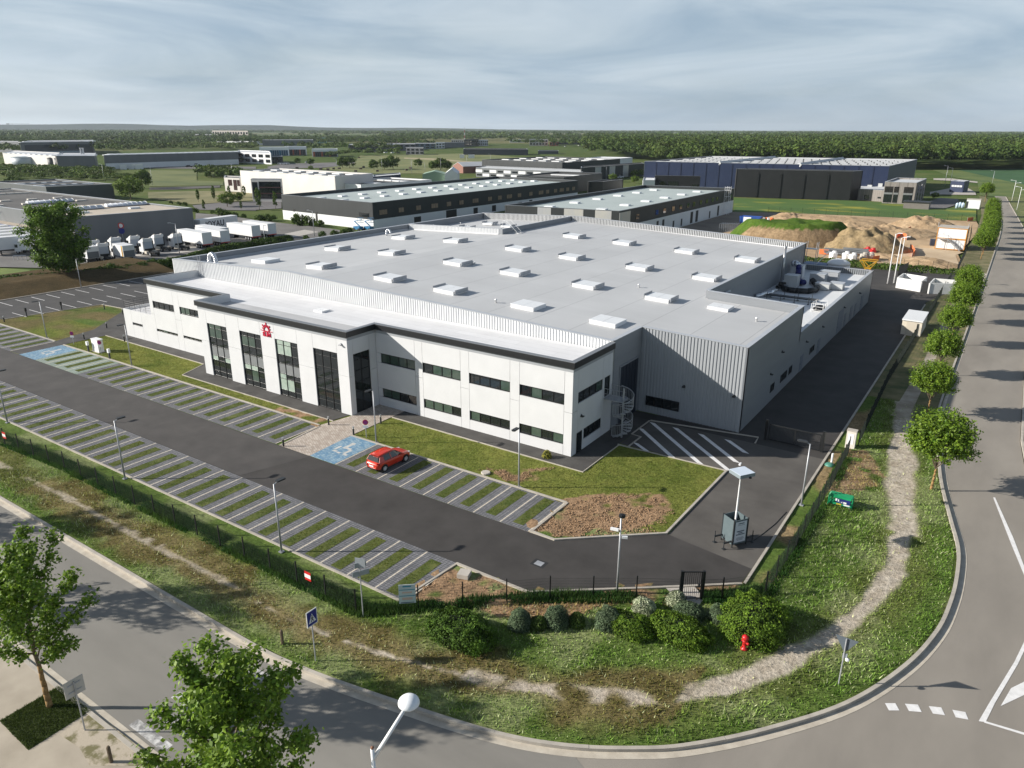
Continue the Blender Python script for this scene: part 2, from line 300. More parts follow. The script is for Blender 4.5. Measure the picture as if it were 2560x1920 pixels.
def ground_cols(x, y):
    n1, n2, n3, n4 = vnoise(x,y,3.1,1), vnoise(x,y,.9,2), vnoise(x,y,8.0,3), vnoise(x,y,.35,4)
    f = n1*.4+n2*.35+n4*.25
    base = np.outer(1-f,(.060,.110,.022))+np.outer(f,(.160,.205,.055))
    hay = sstep(.50,.66, n1*.55+n3*.2+n2*.25)[:,None]; base = base*(1-hay*.45)+np.array((.27,.28,.15))*hay*.45        # cut hay lying on the verge
    dk, sk, par = pdist(x, y, PATH)
    kd_, ks_, _ = pdist(x, y, KERB)
    verge = (y < 26.5) | (x > -10.4)
    wob = (n1-.5)*1.6+(n2-.5)*.9
    brown = sstep(2.4,.9, dk+wob*1.2)*np.where(x > -9.5, .3, .9)*np.where(x < -62, .6, 1.0)
    bc = np.outer(1-n2,(.115,.072,.034))+np.outer(n2,(.225,.165,.085))
    base = base*(1-brown[:,None]*.85)+bc*brown[:,None]*.85
    wid = np.where(x > -9, .78, np.where(x > -20, .75, .28)); wid = np.where((x > -6)&(y > 54), 1.35, wid)
    pale = sstep(1.0,.55, (dk+wob*.35)/wid)*np.where((x < -9)&(x > -34), sstep(.42,.62,n2*.6+n1*.4), 1.0)*np.where(x < -34, sstep(.2,.5,n2), 1.0)
    pc = np.outer(1-n4,(.37,.31,.245))+np.outer(n4,(.52,.46,.385)); pm = (pale*np.where(x < -34,.65,.92))[:,None]; base = base*(1-pm)+pc*pm
    lawn = (((x < -48)&(y > 44.2)&(y < 52)&(x > -128))|((x > -48.5)&(x < -16)&(y > 44)&(y < 58)))
    lc = np.outer(1-f,(.085,.120,.022))+np.outer(f,(.225,.225,.060)); base = np.where(lawn[:,None], lc, base)
    bank = (x < -104)&(y > 45); bkc = np.outer(1-f,(.085,.085,.030))+np.outer(f,(.20,.155,.075)); bk = (bank*sstep(.3,.6,n3*.5+n1*.5))[:,None]; base = base*(1-bk)+bkc*bk
    bk2 = (x < -137.8)&(y > 45); base = np.where(bk2[:,None], np.outer(1-f,(.05,.04,.02))+np.outer(f,(.12,.085,.045)), base)
    soil = np.zeros(len(x))
    for pl, thr in ((DIRT1,.36),(DIRT2,.36),(DIRT3,.44)):
        soil = np.maximum(soil, inpoly(x+(n1-.5)*3.4+(n3-.5)*3,y+(n2-.5)*2.0+(n1-.5)*2.5,pl)*sstep(thr-.1,thr+.1, n2*.5+n1*.3+n4*.2))
    soil = np.maximum(soil, .75*((x > -10.4)&(x < -8.6)&(y > 42)&(y < 80))*sstep(.35,.5,n1))
    soil = np.maximum(soil, ((y > 43.9)&(y < 46.2)&(x > -60)&(x < -52))*sstep(.3,.5,n2))
    scol = np.outer(1-f,(.205,.130,.075))+np.outer(f,(.37,.245,.15)); base = base*(1-soil[:,None])+scol*soil[:,None]
    dug = (inpoly(x+(n1-.5)*1.2,y+(n2-.5)*1.2,DUG)*sstep(.25,.45,n2))[:,None]; base = base*(1-dug)+(np.outer(1-n2,(.21,.13,.075))+np.outer(n2,(.36,.25,.16)))*dug
    return base, brown, pale, soil
gc, gbrown, gpale, gsoil = ground_cols(gx, gy)
gz = np.where(sd_k > .22, .12, -.05)+np.where(sd_k > .6, (vnoise(gx,gy,1.3,6)-.5)*.06+(vnoise(gx,gy,.5,7)-.5)*.05*(1+gsoil*1.5), 0)
paved = (((gy > 27)&(gy < 58))|((gy > 46)&(gx < -9.9)))&((gsoil < .1)|(gy > 58)); gz = np.where(paved, np.minimum(gz,.112), gz)
gz = np.where((gx < -138)&(gy > 44), .12+np.clip((-138-gx)*.16,0,1.3), gz)            # grassy bank behind the side car park
k = len(xs); ii = np.arange(len(ys)-1)[:,None]*k+np.arange(k-1)[None,:]; F = np.stack([ii,ii+1,ii+k+1,ii+k],-1).reshape(-1,4)
M_VERGE = vcmat('verge_soil_and_grass', .95, .05, .5, 5.0, 0, .08)
verge = fastmesh('grass_verge', np.stack([gx,gy,gz],1), F, M_VERGE, gc, None, True); verge['kind'] = 'structure'
# --- grass blades (nobody could count them)
M_BLADE = vcmat('grass_blades', .8, .15, 0, 1, .3)
def blades(name, x, y, h, wd, cols, z0=.1, label=None, lean=.6):
    n = len(x); a = RNG.uniform(0,2*np.pi,n); dx, dy = np.cos(a)*wd, np.sin(a)*wd; b = RNG.uniform(0,2*np.pi,n); l = h*lean*RNG.uniform(.2,1,n)
    z0 = np.broadcast_to(z0,(n,)); V = np.empty((n,3,3)); V[:,0] = np.stack([x-dx,y-dy,z0-.02],1); V[:,1] = np.stack([x+dx,y+dy,z0-.02],1); V[:,2] = np.stack([x+np.cos(b)*l,y+np.sin(b)*l,z0+h],1)
    o = fastmesh(name, V.reshape(-1,3), np.arange(3*n).reshape(-1,3), M_BLADE, np.repeat(cols,3,0)); tag(o, label, 'grass', None, 'stuff'); return o
def sample_verge(n, x0, x1, y0, y1, dens=None):
    x = RNG.uniform(x0,x1,n); y = RNG.uniform(y0,y1,n); d, s, _ = pdist(x,y,KERB); return x, y, d*s
FENCE_S = [PT('C1',-700,-460),PT('C1',565,55),PT('C1',1340,450),PT('C2',128,935),PT('C2',868,1300)]
FENCE_C = [PT('C2',868,1300),PT('C2',1405,1262),PT('C3',327,1178),PT('C3',1070,1178),PT('C3',1440,1188)]
FENCE_C2 = [PT('C3',1645,1188),PT('C3',1810,1190),PT('C3',2185,1140)]
FENCE_E = [PT('C3',2185,1140),PT('C4',240,735),PT('C4',530,232),PT('B4',690,1440)]
FENCE_E2 = [PT('B4',775,1380),(-8.9,90),(-8.8,118),(-8.7,150)]
SITE = [p for p in FENCE_S]+FENCE_C+FENCE_C2+FENCE_E+[(-8.9,90),(-8.7,170),(-140,170),(-140,FENCE_S[0][1])]
bx, by, bs = sample_verge(380000, -72, 2, 19.5, 84)
site_in = inpoly(bx, by, SITE); keep = (bs > .35) & ~site_in; bx, by, bs = bx[keep], by[keep], bs[keep]
bc, bb, bp_, bso = ground_cols(bx, by); keep = RNG.uniform(0,1,len(bx)) > np.clip(bp_*1.1+bb*.35,0,.97); bx, by, bc, bb = bx[keep], by[keep], bc[keep], bb[keep]
cv = (RNG.uniform(.7,1.9,len(bx))*(.7+.7*vnoise(bx,by,.45,31)))[:,None]; hayb = (RNG.uniform(0,1,len(bx)) < .25*vnoise(bx,by,3.1,1)+.04)[:,None]
bcol = np.where(hayb, np.array((.34,.37,.20))*cv*.85, bc*cv*np.array((.95,1.15,.75)))
blades('verge_grass', bx, by, RNG.uniform(.05,.16,len(bx))*np.where(vnoise(bx,by,2.2,9) > .5, 1.6, 1), .032, bcol, .12, 'mown verge grass with drying hay between the fence and the kerb', 1.2)
# lawn grass in front of the building
lx = RNG.uniform(-104,-16,60000); ly = RNG.uniform(44.3,58,60000); lcol, _, _, lso = ground_cols(lx, ly); keep = (lso < .4)&~((lx < -48)&(ly > 51))
lx, ly, lcol = lx[keep], ly[keep], lcol[keep]
LAWN_A = [(-102.3,44.5),(-77.6,44.5),(-52.8,44.5),(-52.8,45.8),(-77.8,45.8),(-79.4,49.7),(-102.3,50.0)]
LAWN_B = [(-48.2,44.6),(-25,44.6),(-24.8,42),(-16.7,44.6),(-16.6,56.4),(-26.3,56.3),(-26.4,49.5),(-47.5,49.6)]
keep = inpoly(lx,ly,LAWN_A)|inpoly(lx,ly,LAWN_B); lx, ly, lcol = lx[keep], ly[keep], lcol[keep]
blades('lawn_grass', lx, ly, RNG.uniform(.05,.16,len(lx)), .022, lcol*RNG.uniform(.75,1.5,len(lx))[:,None], .12, 'yellow green lawn grass in front of the white facade', .8)
# rank green weeds standing in the strip along the fence
def weeds_along(line, n, off0, off1):
    t = RNG.uniform(0,len(line)-1,n); i = np.minimum(t.astype(int),len(line)-2); f = (t-i)[:,None]; A = np.array(line); p = A[i]*(1-f)+A[i+1]*f
    d = A[i+1]-A[i]; d = d/np.linalg.norm(d,axis=1)[:,None]; o = RNG.uniform(off0,off1,n)[:,None]; return p+np.stack([-d[:,1],d[:,0]],1)*o
def densify(line, step=1.5):
    r = []
    for a, b in zip(line[:-1], line[1:]):
        k_ = max(1,int(math.hypot(b[0]-a[0],b[1]-a[1])/step)); r += [(a[0]+(b[0]-a[0])*i/k_, a[1]+(b[1]-a[1])*i/k_) for i in range(k_)]
    return r+[line[-1]]
wp = np.concatenate([weeds_along(densify(FENCE_S),26000,-.35,1.15),weeds_along(densify(FENCE_C),9000,-.5,.7),weeds_along(densify(FENCE_C2),3000,-.4,.9),weeds_along(densify(FENCE_E),5000,-.5,.5)])
wn = vnoise(wp[:,0],wp[:,1],1.5,12); keep = RNG.uniform(0,1,len(wp)) < sstep(.1,.4,wn); wp, wn = wp[keep], wn[keep]
wc = np.array((.035,.085,.018))*RNG.uniform(.7,1.6,len(wp))[:,None]+np.array((.05,.04,.01))*(wn[:,None]-.5)
blades('fence_weeds', wp[:,0], wp[:,1], RNG.uniform(.12,.42,len(wp))*(.4+wn), .03, np.clip(wc,.01,1), .12, 'tall dark green weeds growing along the wire fence', .5)
# loose soil clods on the bare earth
def clods(name, polys, n, label):
    V = []; Fc = []; Cc = []
    ico = np.array([(0,0,1),(.9,0,.2),(.28,.85,.2),(-.72,.52,.2),(-.72,-.52,.2),(.28,-.85,.2),(0,0,-.6)]); fi = [(0,1,2),(0,2,3),(0,3,4),(0,4,5),(0,5,1),(6,2,1),(6,3,2),(6,4,3),(6,5,4),(6,1,5)]
    k_ = 0
    while k_ < n:
        pl = polys[RNG.integers(len(polys))]; xx = [p[0] for p in pl]; yy = [p[1] for p in pl]; x, y = RNG.uniform(min(xx),max(xx)), RNG.uniform(min(yy),max(yy))
        if not inpoly(np.array([x]),np.array([y]),pl)[0]: continue
        if float(vnoise(x,y,3.1,1))*.4+float(vnoise(x,y,.9,2))*.6 < .44: k_ += .2; continue
        r = RNG.uniform(.02,.075)*RNG.uniform(.5,1.2); v = ico*RNG.uniform(.6,1.3,(7,3))*r; a = RNG.uniform(0,6.3); R = np.array([[math.cos(a),-math.sin(a),0],[math.sin(a),math.cos(a),0],[0,0,1]])
        b0 = 7*len(V); V.append(v@R.T+np.array((x,y,.13+r*.3))); Fc += [tuple(q+b0 for q in f) for f in fi]; c = np.array((.33,.22,.135))*RNG.uniform(.75,1.2); Cc.append(np.tile(c,(7,1))); k_ += 1
    o = fastmesh(name, np.concatenate(V), Fc, M_SOIL, np.concatenate(Cc)); tag(o, label, 'soil', None, 'stuff')
M_SOIL = vcmat('soil_clods', .95, .05, .2, 20)
clods('soil_clods', [DIRT1,DIRT1,DIRT2,DIRT3], 5200, 'loose lumps of dry brown earth on the unsown beds')
# ================================================================ PUBLIC ROADS


mb = MB(); mb.poly([(-300,20.0)]+[p for p in KERB if p[0] < -12 and p[1] < 24]+[(-9.2,22),(-9,16),(-14,11.9),(-26,12.45),(-300,12.45)], .006); struct(mb, 'road_south', M_ASPH_OLD2)
mb = MB(); mb.poly([p for p in KERB if p[0] > -22 or p[1] > 24][:]+[(-6.4,395),(1.4,272),(4.0,200),(4.0,79),(4.6,70),(7,60),(14,52),(40,45),(40,-6),(-26.2,-6),(-26.2,20.2)], 0.0); struct(mb, 'road_east', M_ASPH_OLD)
# kerb of the verge: stones on the road side
KB = [p for p in KERB if -60 < p[0] and p[1] < 300]

rs = densify([(-118,20.0)]+[p for p in KB if p[0] > -60], .5); seg = [rs[0]]
out_ = []; acc = 0
for a, b in zip(rs[:-1], rs[1:]):
    acc += math.hypot(b[0]-a[0],b[1]-a[1]); seg.append(b)
    if acc >= (2.0 if b[1] < 75 else 10.0): out_.append(seg); seg = [b]; acc = 0
kroot = None
gut = MB(); gl = rs; gut.ribbon(gl, -.42, .0, .012); kroot = struct(gut, 'gutter', mat('gutter_concrete', (.40,.355,.29), (.54,.49,.41), 1.5, .9, .003, 30))
for sg in out_:
    kmb = MB(); kmb.kerb(sg, -.02, .19, -.04, .19+random.uniform(-.006,.006))
    for e in (sg[0], sg[-1]): pass
    kmb.build('kerb_stone', M_KERB, kroot)
# south pavement with tree pit
mb = MB(); mb.box(-120, -26.4, 5.0, 12.2, -.1, .125); pav = struct(mb, 'pavement', mat('pavement_stabilised', (.33,.285,.225), (.44,.385,.31), .5, .95, .004, 40, detail=8))
mb = MB(); mb.box(-120, -27.0, 12.2, 12.42, -.1, .14); mb.build('kerb_edge', M_KERB, pav)
mb = MB(); mb.box(-120, -26.0, 12.42, 12.85, -.1, .014); mb.build('gutter_slab', MATS['gutter_concrete'], pav)
PITS = [(-35.6,11.4)]
pit = [PT('D1',510,970),PT('D1',790,1180),PT('D1',250,1525),PT('D1',0,1270)]
mb = MB(); mb.poly(pit, .131); o = mb.build('grass_bed', mat('dark_turf', (.03,.05,.012), (.07,.09,.025), 3, .95, .02, 12), pav)  # bed turf in a darker green than the bay strips
n = 9000; u, v_ = RNG.uniform(0,1,n), RNG.uniform(0,1,n); A = np.array(pit); pp = (A[0]*(1-u[:,None])+A[1]*u[:,None])*(1-v_[:,None])+(A[3]*(1-u[:,None])+A[2]*u[:,None])*v_[:,None]
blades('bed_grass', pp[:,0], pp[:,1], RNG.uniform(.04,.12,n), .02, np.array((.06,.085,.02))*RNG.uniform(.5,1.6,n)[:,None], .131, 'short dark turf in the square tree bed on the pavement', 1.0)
bedirt = [PT('D1',800,1200),PT('D1',1020,1350),PT('D1',1420,1659),PT('D1',780,1659),PT('D1',690,1500),PT('D1',520,1390)]
mb = MB(); mb.poly(bedirt, .13); mb.build('dirt_patch', mat('trodden_dirt', (.16,.145,.07), (.43,.37,.29), 1.1, .95, .01, 10, contrast=(.4,.52)), pav)
# painted markings
rm = thing('road_marking', 'white painted lines around the give way island on the junction', 'road marking', (2,40,0))
def mk(pts, z=.012, mt=M_PAINT): MB().poly(pts, z).build('painted_line', mt, rm)
for q in ((1010,1100,1100,1100,1135,1163,1045,1163),(1183,1105,1295,1112,1328,1177,1218,1168),(1388,1125,1497,1137,1530,1205,1425,1190),(1592,1157,1705,1177,1732,1243,1622,1222)):
    mk([PT('D4',q[i],q[i+1]) for i in (0,2,4,6)])
mk([PT('D4',1820,1255),PT('D4',1880,1265),PT('D4',1960,1100),PT('D4',2060,930),PT('D4',2160,760),PT('D4',2212,650),PT('D4',2330,300),PT('D4',2330,180),PT('D4',2212,570),PT('D4',2130,740),PT('D4',2020,920),PT('D4',1910,1100)])
mk([PT('D4',1875,1255),PT('D4',2212,1355),PT('D4',2500,1440),PT('D4',2500,1462),PT('D4',2212,1375),PT('D4',1865,1268)],.016)
mk([PT('D4',2010,1125),PT('D4',2100,970),PT('D4',2212,915),PT('D4',2500,800),PT('D4',2500,900),PT('D4',2212,1030)])
mk([PT('C4',1945,290),PT('C4',1962,290),PT('C4',2120,640),PT('C4',2212,880),PT('C4',2300,1150),PT('C4',2280,1150),PT('C4',2212,960),PT('C4',2100,690)])
zb = thing('zebra_crossing', 'worn zebra crossing stripes on the south road', 'road marking', (-30,16,0))
for i in range(6):
    y0 = 13.0+i*1.12; MB().box(-31.3, -28.4, y0, y0+.5, .007, .0125).build('painted_stripe', M_WORN, zb)
# ================================================================ SITE PAVING
def sheet(name, pts, z, mt, parent=None): return struct(MB().poly(pts, z), name, mt, parent)
sheet('car_park_lane', [(-175,33.0),(-26.7,33.0),(-21.0,33.05),(-10.3,41.4),(-10.25,43.4),(-16.6,44.4),(-22.8,39.05),(-47.9,39.0),(-175,39.1)], .146, M_ASPH_NEW)
sheet('access_drive', [(-10.25,43.0),(-10.2,66),(-26.5,66),(-26.5,57),(-16.4,57),(-16.5,44.4)], .142, M_ASPH_MID)
sheet('asphalt_lane_west', [(-175,33.1),(-49.8,33.1),(-47.9,38.9),(-175,39.0)], .151, mat('asphalt_grey', (.052,.048,.046), (.078,.072,.068), .4, .85, .004, 60, detail=8))
sheet('service_yard', [(-29,60),(-26.4,60),(-26.4,64),(-10.2,64),(-10.2,139),(-4.5,166),(-4.5,170),(-24,169),(-60,160),(-60,134),(-18.3,134),(-18.3,65.5),(-29,65.5)], .147, M_ASPH_NEW)
sheet('side_car_park', [(-138.4,44.8),(-124.3,46.2),(-121.9,60),(-115.2,60.5),(-100,60.5),(-99.5,90),(-138,90)], .145, mat('asphalt_side', (.045,.044,.044), (.066,.063,.062), .4, .85, .004, 60))
# footways round the building
M_WALK = mat('asphalt_footway', (.050,.047,.045), (.080,.076,.072), .7, .9, .004, 60)
sheet('footway', [(-105,39.1),(-102.4,39.1),(-102.4,50.3),(-79.5,50.0),(-77.8,46.0),(-52.6,46.0),(-51.5,52.2),(-100.4,52.6),(-104,60),(-115,60),(-107,51),(-105,44.5)], .149, M_WALK)
sheet('footway_east', [(-48.4,50.0),(-26.55,49.85),(-26.5,63.8),(-29,64),(-28.7,52.0),(-48.4,52.0)], .1495, M_WALK)
M_STONE = gridmat('entrance_paving', (.36,.30,.25), (.50,.44,.385), (.24,.21,.18), .012) if False else gridmat('entrance_paving_setts', (.36,.30,.25), (.50,.44,.38), (.4,.2), (.22,.19,.17), .012, .85, False, .5, .5, .12)
sheet('entrance_paving', [(-52.1,39.0),(-48.0,39.0),(-48.3,44.4),(-48.4,52.2),(-52.3,52.4),(-51.9,47.9),(-52.7,44.3)], .1535, M_STONE)
# kerbs and edgings
def edging(name, pts, wdt=.16, z=.20, mt=M_KERB): 
    mb = MB(); p = densify(pts, 4); mb.kerb(p, 0, wdt, .05, z); o = mb.build(name, mt); o['kind'] = 'structure'; return o
edging('kerb', [(-26.7,33.0),(-21.0,33.0),(-14.3,38.2),(-10.3,41.4)][::-1], .18, .23)
edging('kerb', [(-10.2,41.4),(-10.2,137)], -.18, .23)
edging('kerb', [(-24.9,39.1),(-22.8,39.05),(-16.6,44.35),(-16.4,56.8)], .18, .25)
edging('kerb', [(-110,27.85),(-27.0,27.85)], -.15, .19)
edging('kerb', [(-27.0,27.85),(-26.6,33.0)], .15, .19)
edging('kerb', [(-122,44.65),(-105,44.6)], .2, .2); edging('kerb', [(-102.4,44.4),(-52.7,44.3)], .2, .2); edging('kerb', [(-48.3,44.25),(-24.9,44.3)], .2, .2); edging('kerb', [(-24.9,44.4),(-24.9,39.1)], .18, .2)
edging('kerb', [(-52.5,44.2),(-52.0,39.0)], .12, .19)
edging('edging', [(-102.4,50.2),(-79.4,49.95),(-77.75,46.0),(-52.4,45.95)], -.09, .185); edging('edging', [(-48.3,50.0),(-26.5,49.85),(-26.5,56.7),(-16.4,57.0)], -.09, .185)
edging('edging', [(-26.5,63.7),(-16.4,65.5),(-16.3,63.9)], .15, .22); edging('edging', [(-26.6,56.6),(-25.5,56.7),(-25.5,59.5),(-26.5,59.6),(-26.5,63.7)], .15, .2)
edging('kerb', [(-138.4,44.8),(-138.0,90)], .25, .25); edging('edging', [(-124.2,46.4),(-121.9,60),(-115.2,60.5)], -.12, .19)
# ================================================================ PARKING BAYS
M_PAVER = gridmat('grey_pavers', (.135,.137,.147), (.19,.19,.20), (.25,.20), (.045,.045,.05), .018, .85, False, 0.0, 0, .14)
M_PAVERG = gridmat('green_tinted_pavers', (.24,.30,.26), (.32,.37,.32), (.25,.20), (.09,.10,.09), .016, .85, False, 0.0, 0, .12)
M_PAVERB = gridmat('blue_pavers', (.115,.255,.40), (.30,.42,.50), (.25,.20), (.09,.14,.19), .018, .85, False, 0.0, 0, .12)
M_PAVERW = mat('cream_pavers', (.50,.44,.35), (.62,.56,.47), 3, .9)
M_TURF = mat('bay_turf', (.055,.085,.012), (.12,.13,.03), 1.4, .95, .03, 14)
bay_grass = []
def bay_row(name, x0, n, y0, y1, mt, gy0, gy1, first_line=True, pitch=2.5):
    o = sheet(name, [(x0,y0),(x0+n*pitch,y0),(x0+n*pitch,y1),(x0,y1)], .150, mt)
    for i in range(n+1):
        x = x0+i*pitch; lm = MB(); nb = 13; h = (y1-y0-.06)/nb
        for j in range(nb): lm.box(x-.055, x+.055, y0+.03+j*h+.015, y0+.03+(j+1)*h-.015, .150, .1545)
        if (i > 0 or first_line): lm.build('marking_line', M_PAVERW, o)
        if i < n:
            g = MB(); g.box(x+pitch/2-.46, x+pitch/2+.46, gy0, gy1, .150, .158); g.build('grass_strip', M_TURF, o); bay_grass.append((x+pitch/2-.46, x+pitch/2+.46, gy0, gy1))
    return o
bay_row('parking_bays_south', -26.75-2.5*31, 31, 27.85, 33.0, M_PAVER, 28.05, 32.4)
bay_row('parking_bays_north_east', -44.8, 8, 39.05, 44.25, M_PAVER, 39.6, 44.05, True, 2.475)
bay_row('parking_bays_north_west', -88.2, 14, 39.05, 44.3, M_PAVER, 39.7, 44.1, True, 2.54)
bay_row('charging_bays', -98.2, 4, 39.05, 44.35, M_PAVERG, 39.7, 44.1, False, 2.5)
bay_row('parking_bays_far_west', -122.5, 7, 39.05, 44.6, M_PAVER, 39.7, 44.3, True, 2.5)
for nm, x0, x1 in (('accessible_bay', -48.25, -44.9), ('accessible_bay_west', -102.4, -98.25)):
    o = sheet(nm, [(x0,39.05),(x1,39.05),(x1,44.3),(x0,44.3)], .150, M_PAVERB); cx, cy = (x0+x1)/2, 41.7
    for dx, dy, wx, wy in ((-.1,1.35,.45,.4),(-.1,.65,.35,1.0),(.35,.35,.6,.3),(.75,-.2,.3,.9),(1.0,-.75,.45,.25),(-.65,.0,.25,.8),(-.35,-.65,.5,.25),(.2,-.75,.4,.25)):
        MB().box(cx+dx-wx/2, cx+dx+wx/2, cy+dy-wy/2, cy+dy+wy/2, .150, .1545).build('symbol_paver', mat('pale_symbol_pavers', (.44,.44,.42), (.55,.55,.53), 3, .9), o)
g = np.array(bay_grass); n = 52000; i = RNG.integers(len(g),size=n); a = g[i]; gx_ = RNG.uniform(a[:,0],a[:,1]); gy_ = RNG.uniform(a[:,2],a[:,3]); nn = vnoise(gx_,gy_,1.1,21); n5 = vnoise(gx_,gy_,4.0,22)
keep = RNG.uniform(0,1,n) < sstep(.05,.35,nn); gx_, gy_, nn, n5 = gx_[keep], gy_[keep], nn[keep], n5[keep]; f = np.clip(nn*.5+n5*.6,0,1)
gcol = (np.outer(1-f,(.055,.12,.015))+np.outer(f,(.16,.175,.035)))*RNG.uniform(.75,1.4,len(f))[:,None]
blades('bay_grass', gx_, gy_, RNG.uniform(.03,.10,len(f)), .022, gcol, .156, 'short green grass in the strips between the parking bay pavers', .7)
# hatched bay beside the spiral stair
hz = thing('hatched_marking', 'white diagonal hatching and arrow painted beside the corrugated wall', 'road marking', (-21,60,.15))
def hm(pts): MB().poly(pts, .1545).build('painted_stripe', M_PAINT, hz)
for a, b in (((1110,1225),(1390,1480)),((1210,1175),(1635,1540)),((1410,1220),(1870,1590)),((1630,1275),(1940,1520)),((1860,1325),(2020,1440)),((1065,1350),(1160,1420))):
    p, q = PT('B3',*a), PT('B3',*b); dx, dy = q[0]-p[0], q[1]-p[1]; l = math.hypot(dx,dy); nx, ny = .27, .27*.2
    hm([(p[0]-.3,p[1]),(p[0]+.3,p[1]),(q[0]+.3,q[1]),(q[0]-.3,q[1])])
# side car park lines
sp = thing('car_park_lines', 'white bay lines painted on the dark side car park', 'road marking', (-130,60,.15))
for i in range(14):
    y = 51.2+i*2.46; MB().box(-137.3,-132.6,y-.06,y+.06,.150,.1525).build('painted_line', M_PAINT, sp)
for i in range(9):
    y = 49.0+i*2.48; MB().box(-127.6,-122.9,y-.06,y+.06,.150,.1525).build('painted_line', M_PAINT, sp)
# ================================================================ FURTHER GROUND AREAS
M_MEADOW = mat('meadow', (.05,.10,.015), (.16,.20,.035), .12, .95, detail=9)
M_SAND = mat('sandy_soil', (.30,.195,.105), (.52,.38,.235), .09, .95, .25, .5, detail=10)
M_SANDP = mat('packed_sand', (.42,.31,.20), (.56,.44,.30), .12, .95, .1, .8, detail=9)
def PZ(l, z=0): return [PT(a,b,c,z) for a,b,c in l]
sheet('meadow', PZ([('A3',1915,740),('A4',0,750),('A4',700,760),('A4',1200,795),('A4',1370,830),('A4',1800,830),('A4',1800,945),('A4',1000,910),('A4',100,870),('A3',1920,860)]), -.10, mat('flower_meadow', (.055,.115,.016), (.40,.34,.03), .10, .95, detail=10, contrast=(.52,.80), stretch=(.45,1,1)))
sheet('building_plot', PZ([('A3',1400,1010),('A3',1910,862),('A4',120,868),('A4',1000,905),('A4',1800,943),('A4',1840,1010),('A4',1640,1225),('A4',1690,1330),('A4',1660,1345),('A4',900,1345),('A4',400,1300),('A3',1900,1200)]), -.07, M_SAND)
sheet('gravel_yard', PZ([('A3',1150,1010),('A3',1430,1005),('A3',1912,862),('A4',0,868),('A4',170,872),('A4',30,930),('A3',2100,960),('A3',1850,1040)]), -.04, mat('gravel', (.16,.13,.105), (.25,.21,.165), .12, .95, detail=9))
sheet('packed_access', PZ([('A4',760,1130),('A4',1440,1180),('A4',1690,1210),('A4',1620,1235),('A4',1660,1340),('A4',1000,1310),('A4',900,1230)]), -.035, M_SANDP)
sheet('crop_field', PZ([('A4',1640,498),('A4',2212,484),('A4',2900,484),('A4',2900,640),('A4',2212,625),('A4',2040,590)]), -.09, mat('crop', (.022,.075,.020), (.035,.10,.028), .03, .95))
sheet('east_meadow', PZ([('A4',1420,500),('A4',1640,498),('A4',2040,590),('A4',2212,625),('A4',2900,700),('A4',2900,1000),('A4',2212,900),('A4',2010,735),('A4',1830,720),('A4',1810,600),('A4',1600,560)]), -.08, mat('rough_grass', (.045,.09,.014), (.13,.16,.035), .06, .95, detail=9))
ev = sheet('east_verge', [(4.05,79),(4.7,70),(7.2,60),(14,52.5),(40,46),(40,395),(-6,395),(1.6,272),(4.05,200)], .05, mat('east_verge_grass', (.05,.085,.016), (.19,.19,.07), .3, .95, .05, 6, detail=8))
MB().kerb([(4.7,70.0),(4.05,79),(4.02,130),(4.02,200),(1.5,272),(-6.3,392)], -.2, .0, -.04, .14).build('kerb_edge', M_KERB, ev)
sheet('west_path', [(-10.1,83.7),(-2.95,83.7),(-3.0,86),(-3.0,152),(-10.1,152)], .125, mat('path_grass', (.045,.07,.016), (.20,.165,.08), .5, .95, .03, 6, detail=8))
sheet('worn_path', [(-7.0,79),(-5.4,79),(-5.3,100),(-5.6,120),(-5.2,150),(-6.4,150),(-6.6,120),(-6.5,100)], .130, mat('pale_path', (.22,.18,.13), (.42,.37,.30), .5, .95, .01, 10))
sheet('plot_entrance', [(-9,168),(-3.2,166),(-3.2,176),(-9,180),(-24,168)], .02, M_CONC)
sheet('north_verge', [(-8.7,180),(-3.3,176),(-3.4,255),(-7,330),(-14,390),(-16,390),(-10.5,300),(-9.0,240)], .02, mat('north_verge_grass', (.06,.075,.02), (.24,.20,.11), .3, .95, detail=8))
sheet('truck_yard', PZ([('A1',1690,870),('A1',1950,890),('A1',2212,930),('A2',0,930),('A2',650,1005),('A2',860,1040),('A2',400,1095),('A2',0,1140),('A1',1920,1190),('A1',1250,1310),('A1',700,1350),('A1',0,1335),('A1',-200,1330),('A1',-200,1150),('A1',745,1120),('A1',1690,1050)]), -.10, mat('yard_concrete', (.12,.115,.11), (.20,.19,.18), .08, .9, detail=8))
sheet('yard_slab', PZ([('A1',0,1230),('A1',220,1225),('A1',1100,1250),('A1',1560,1215),('A1',1900,1175),('A1',1620,1160),('A1',1100,1215),('A1',0,1200)]), -.06, mat('pale_slab', (.36,.34,.31), (.46,.43,.40), .2, .9))
sheet('yard_slab_east', PZ([('A2',215,1105),('A2',250,1050),('A2',420,1015),('A2',545,1035),('A2',300,1085)]), -.06, MATS['pale_slab'])
sheet('grass_lot', PZ([('A1',-200,1345),('A1',0,1345),('A1',260,1360),('A1',180,1470),('A1',-200,1470)]), -.07, M_MEADOW)
sheet('back_road', PZ([('A1',1290,650),('A1',1700,640),('A1',1900,632),('A1',1900,650),('A1',1500,668),('A1',1290,668)]), -.10, M_ASPH_MID)
sheet('side_road', PZ([('A1',1660,803),('A1',1900,782),('A1',2212,768),('A2',0,765),('A2',220,745),('A2',220,830),('A2',0,842),('A1',2212,848),('A1',1700,842)]), -.10, mat('grey_asphalt', (.11,.105,.105), (.16,.15,.15), .05, .9))
sheet('far_car_park', PZ([('A2',100,470),('A2',230,445),('A2',560,438),('A2',960,425),('A2',960,445),('A2',560,480),('A2',100,490)]), -.12, MATS['grey_asphalt'])
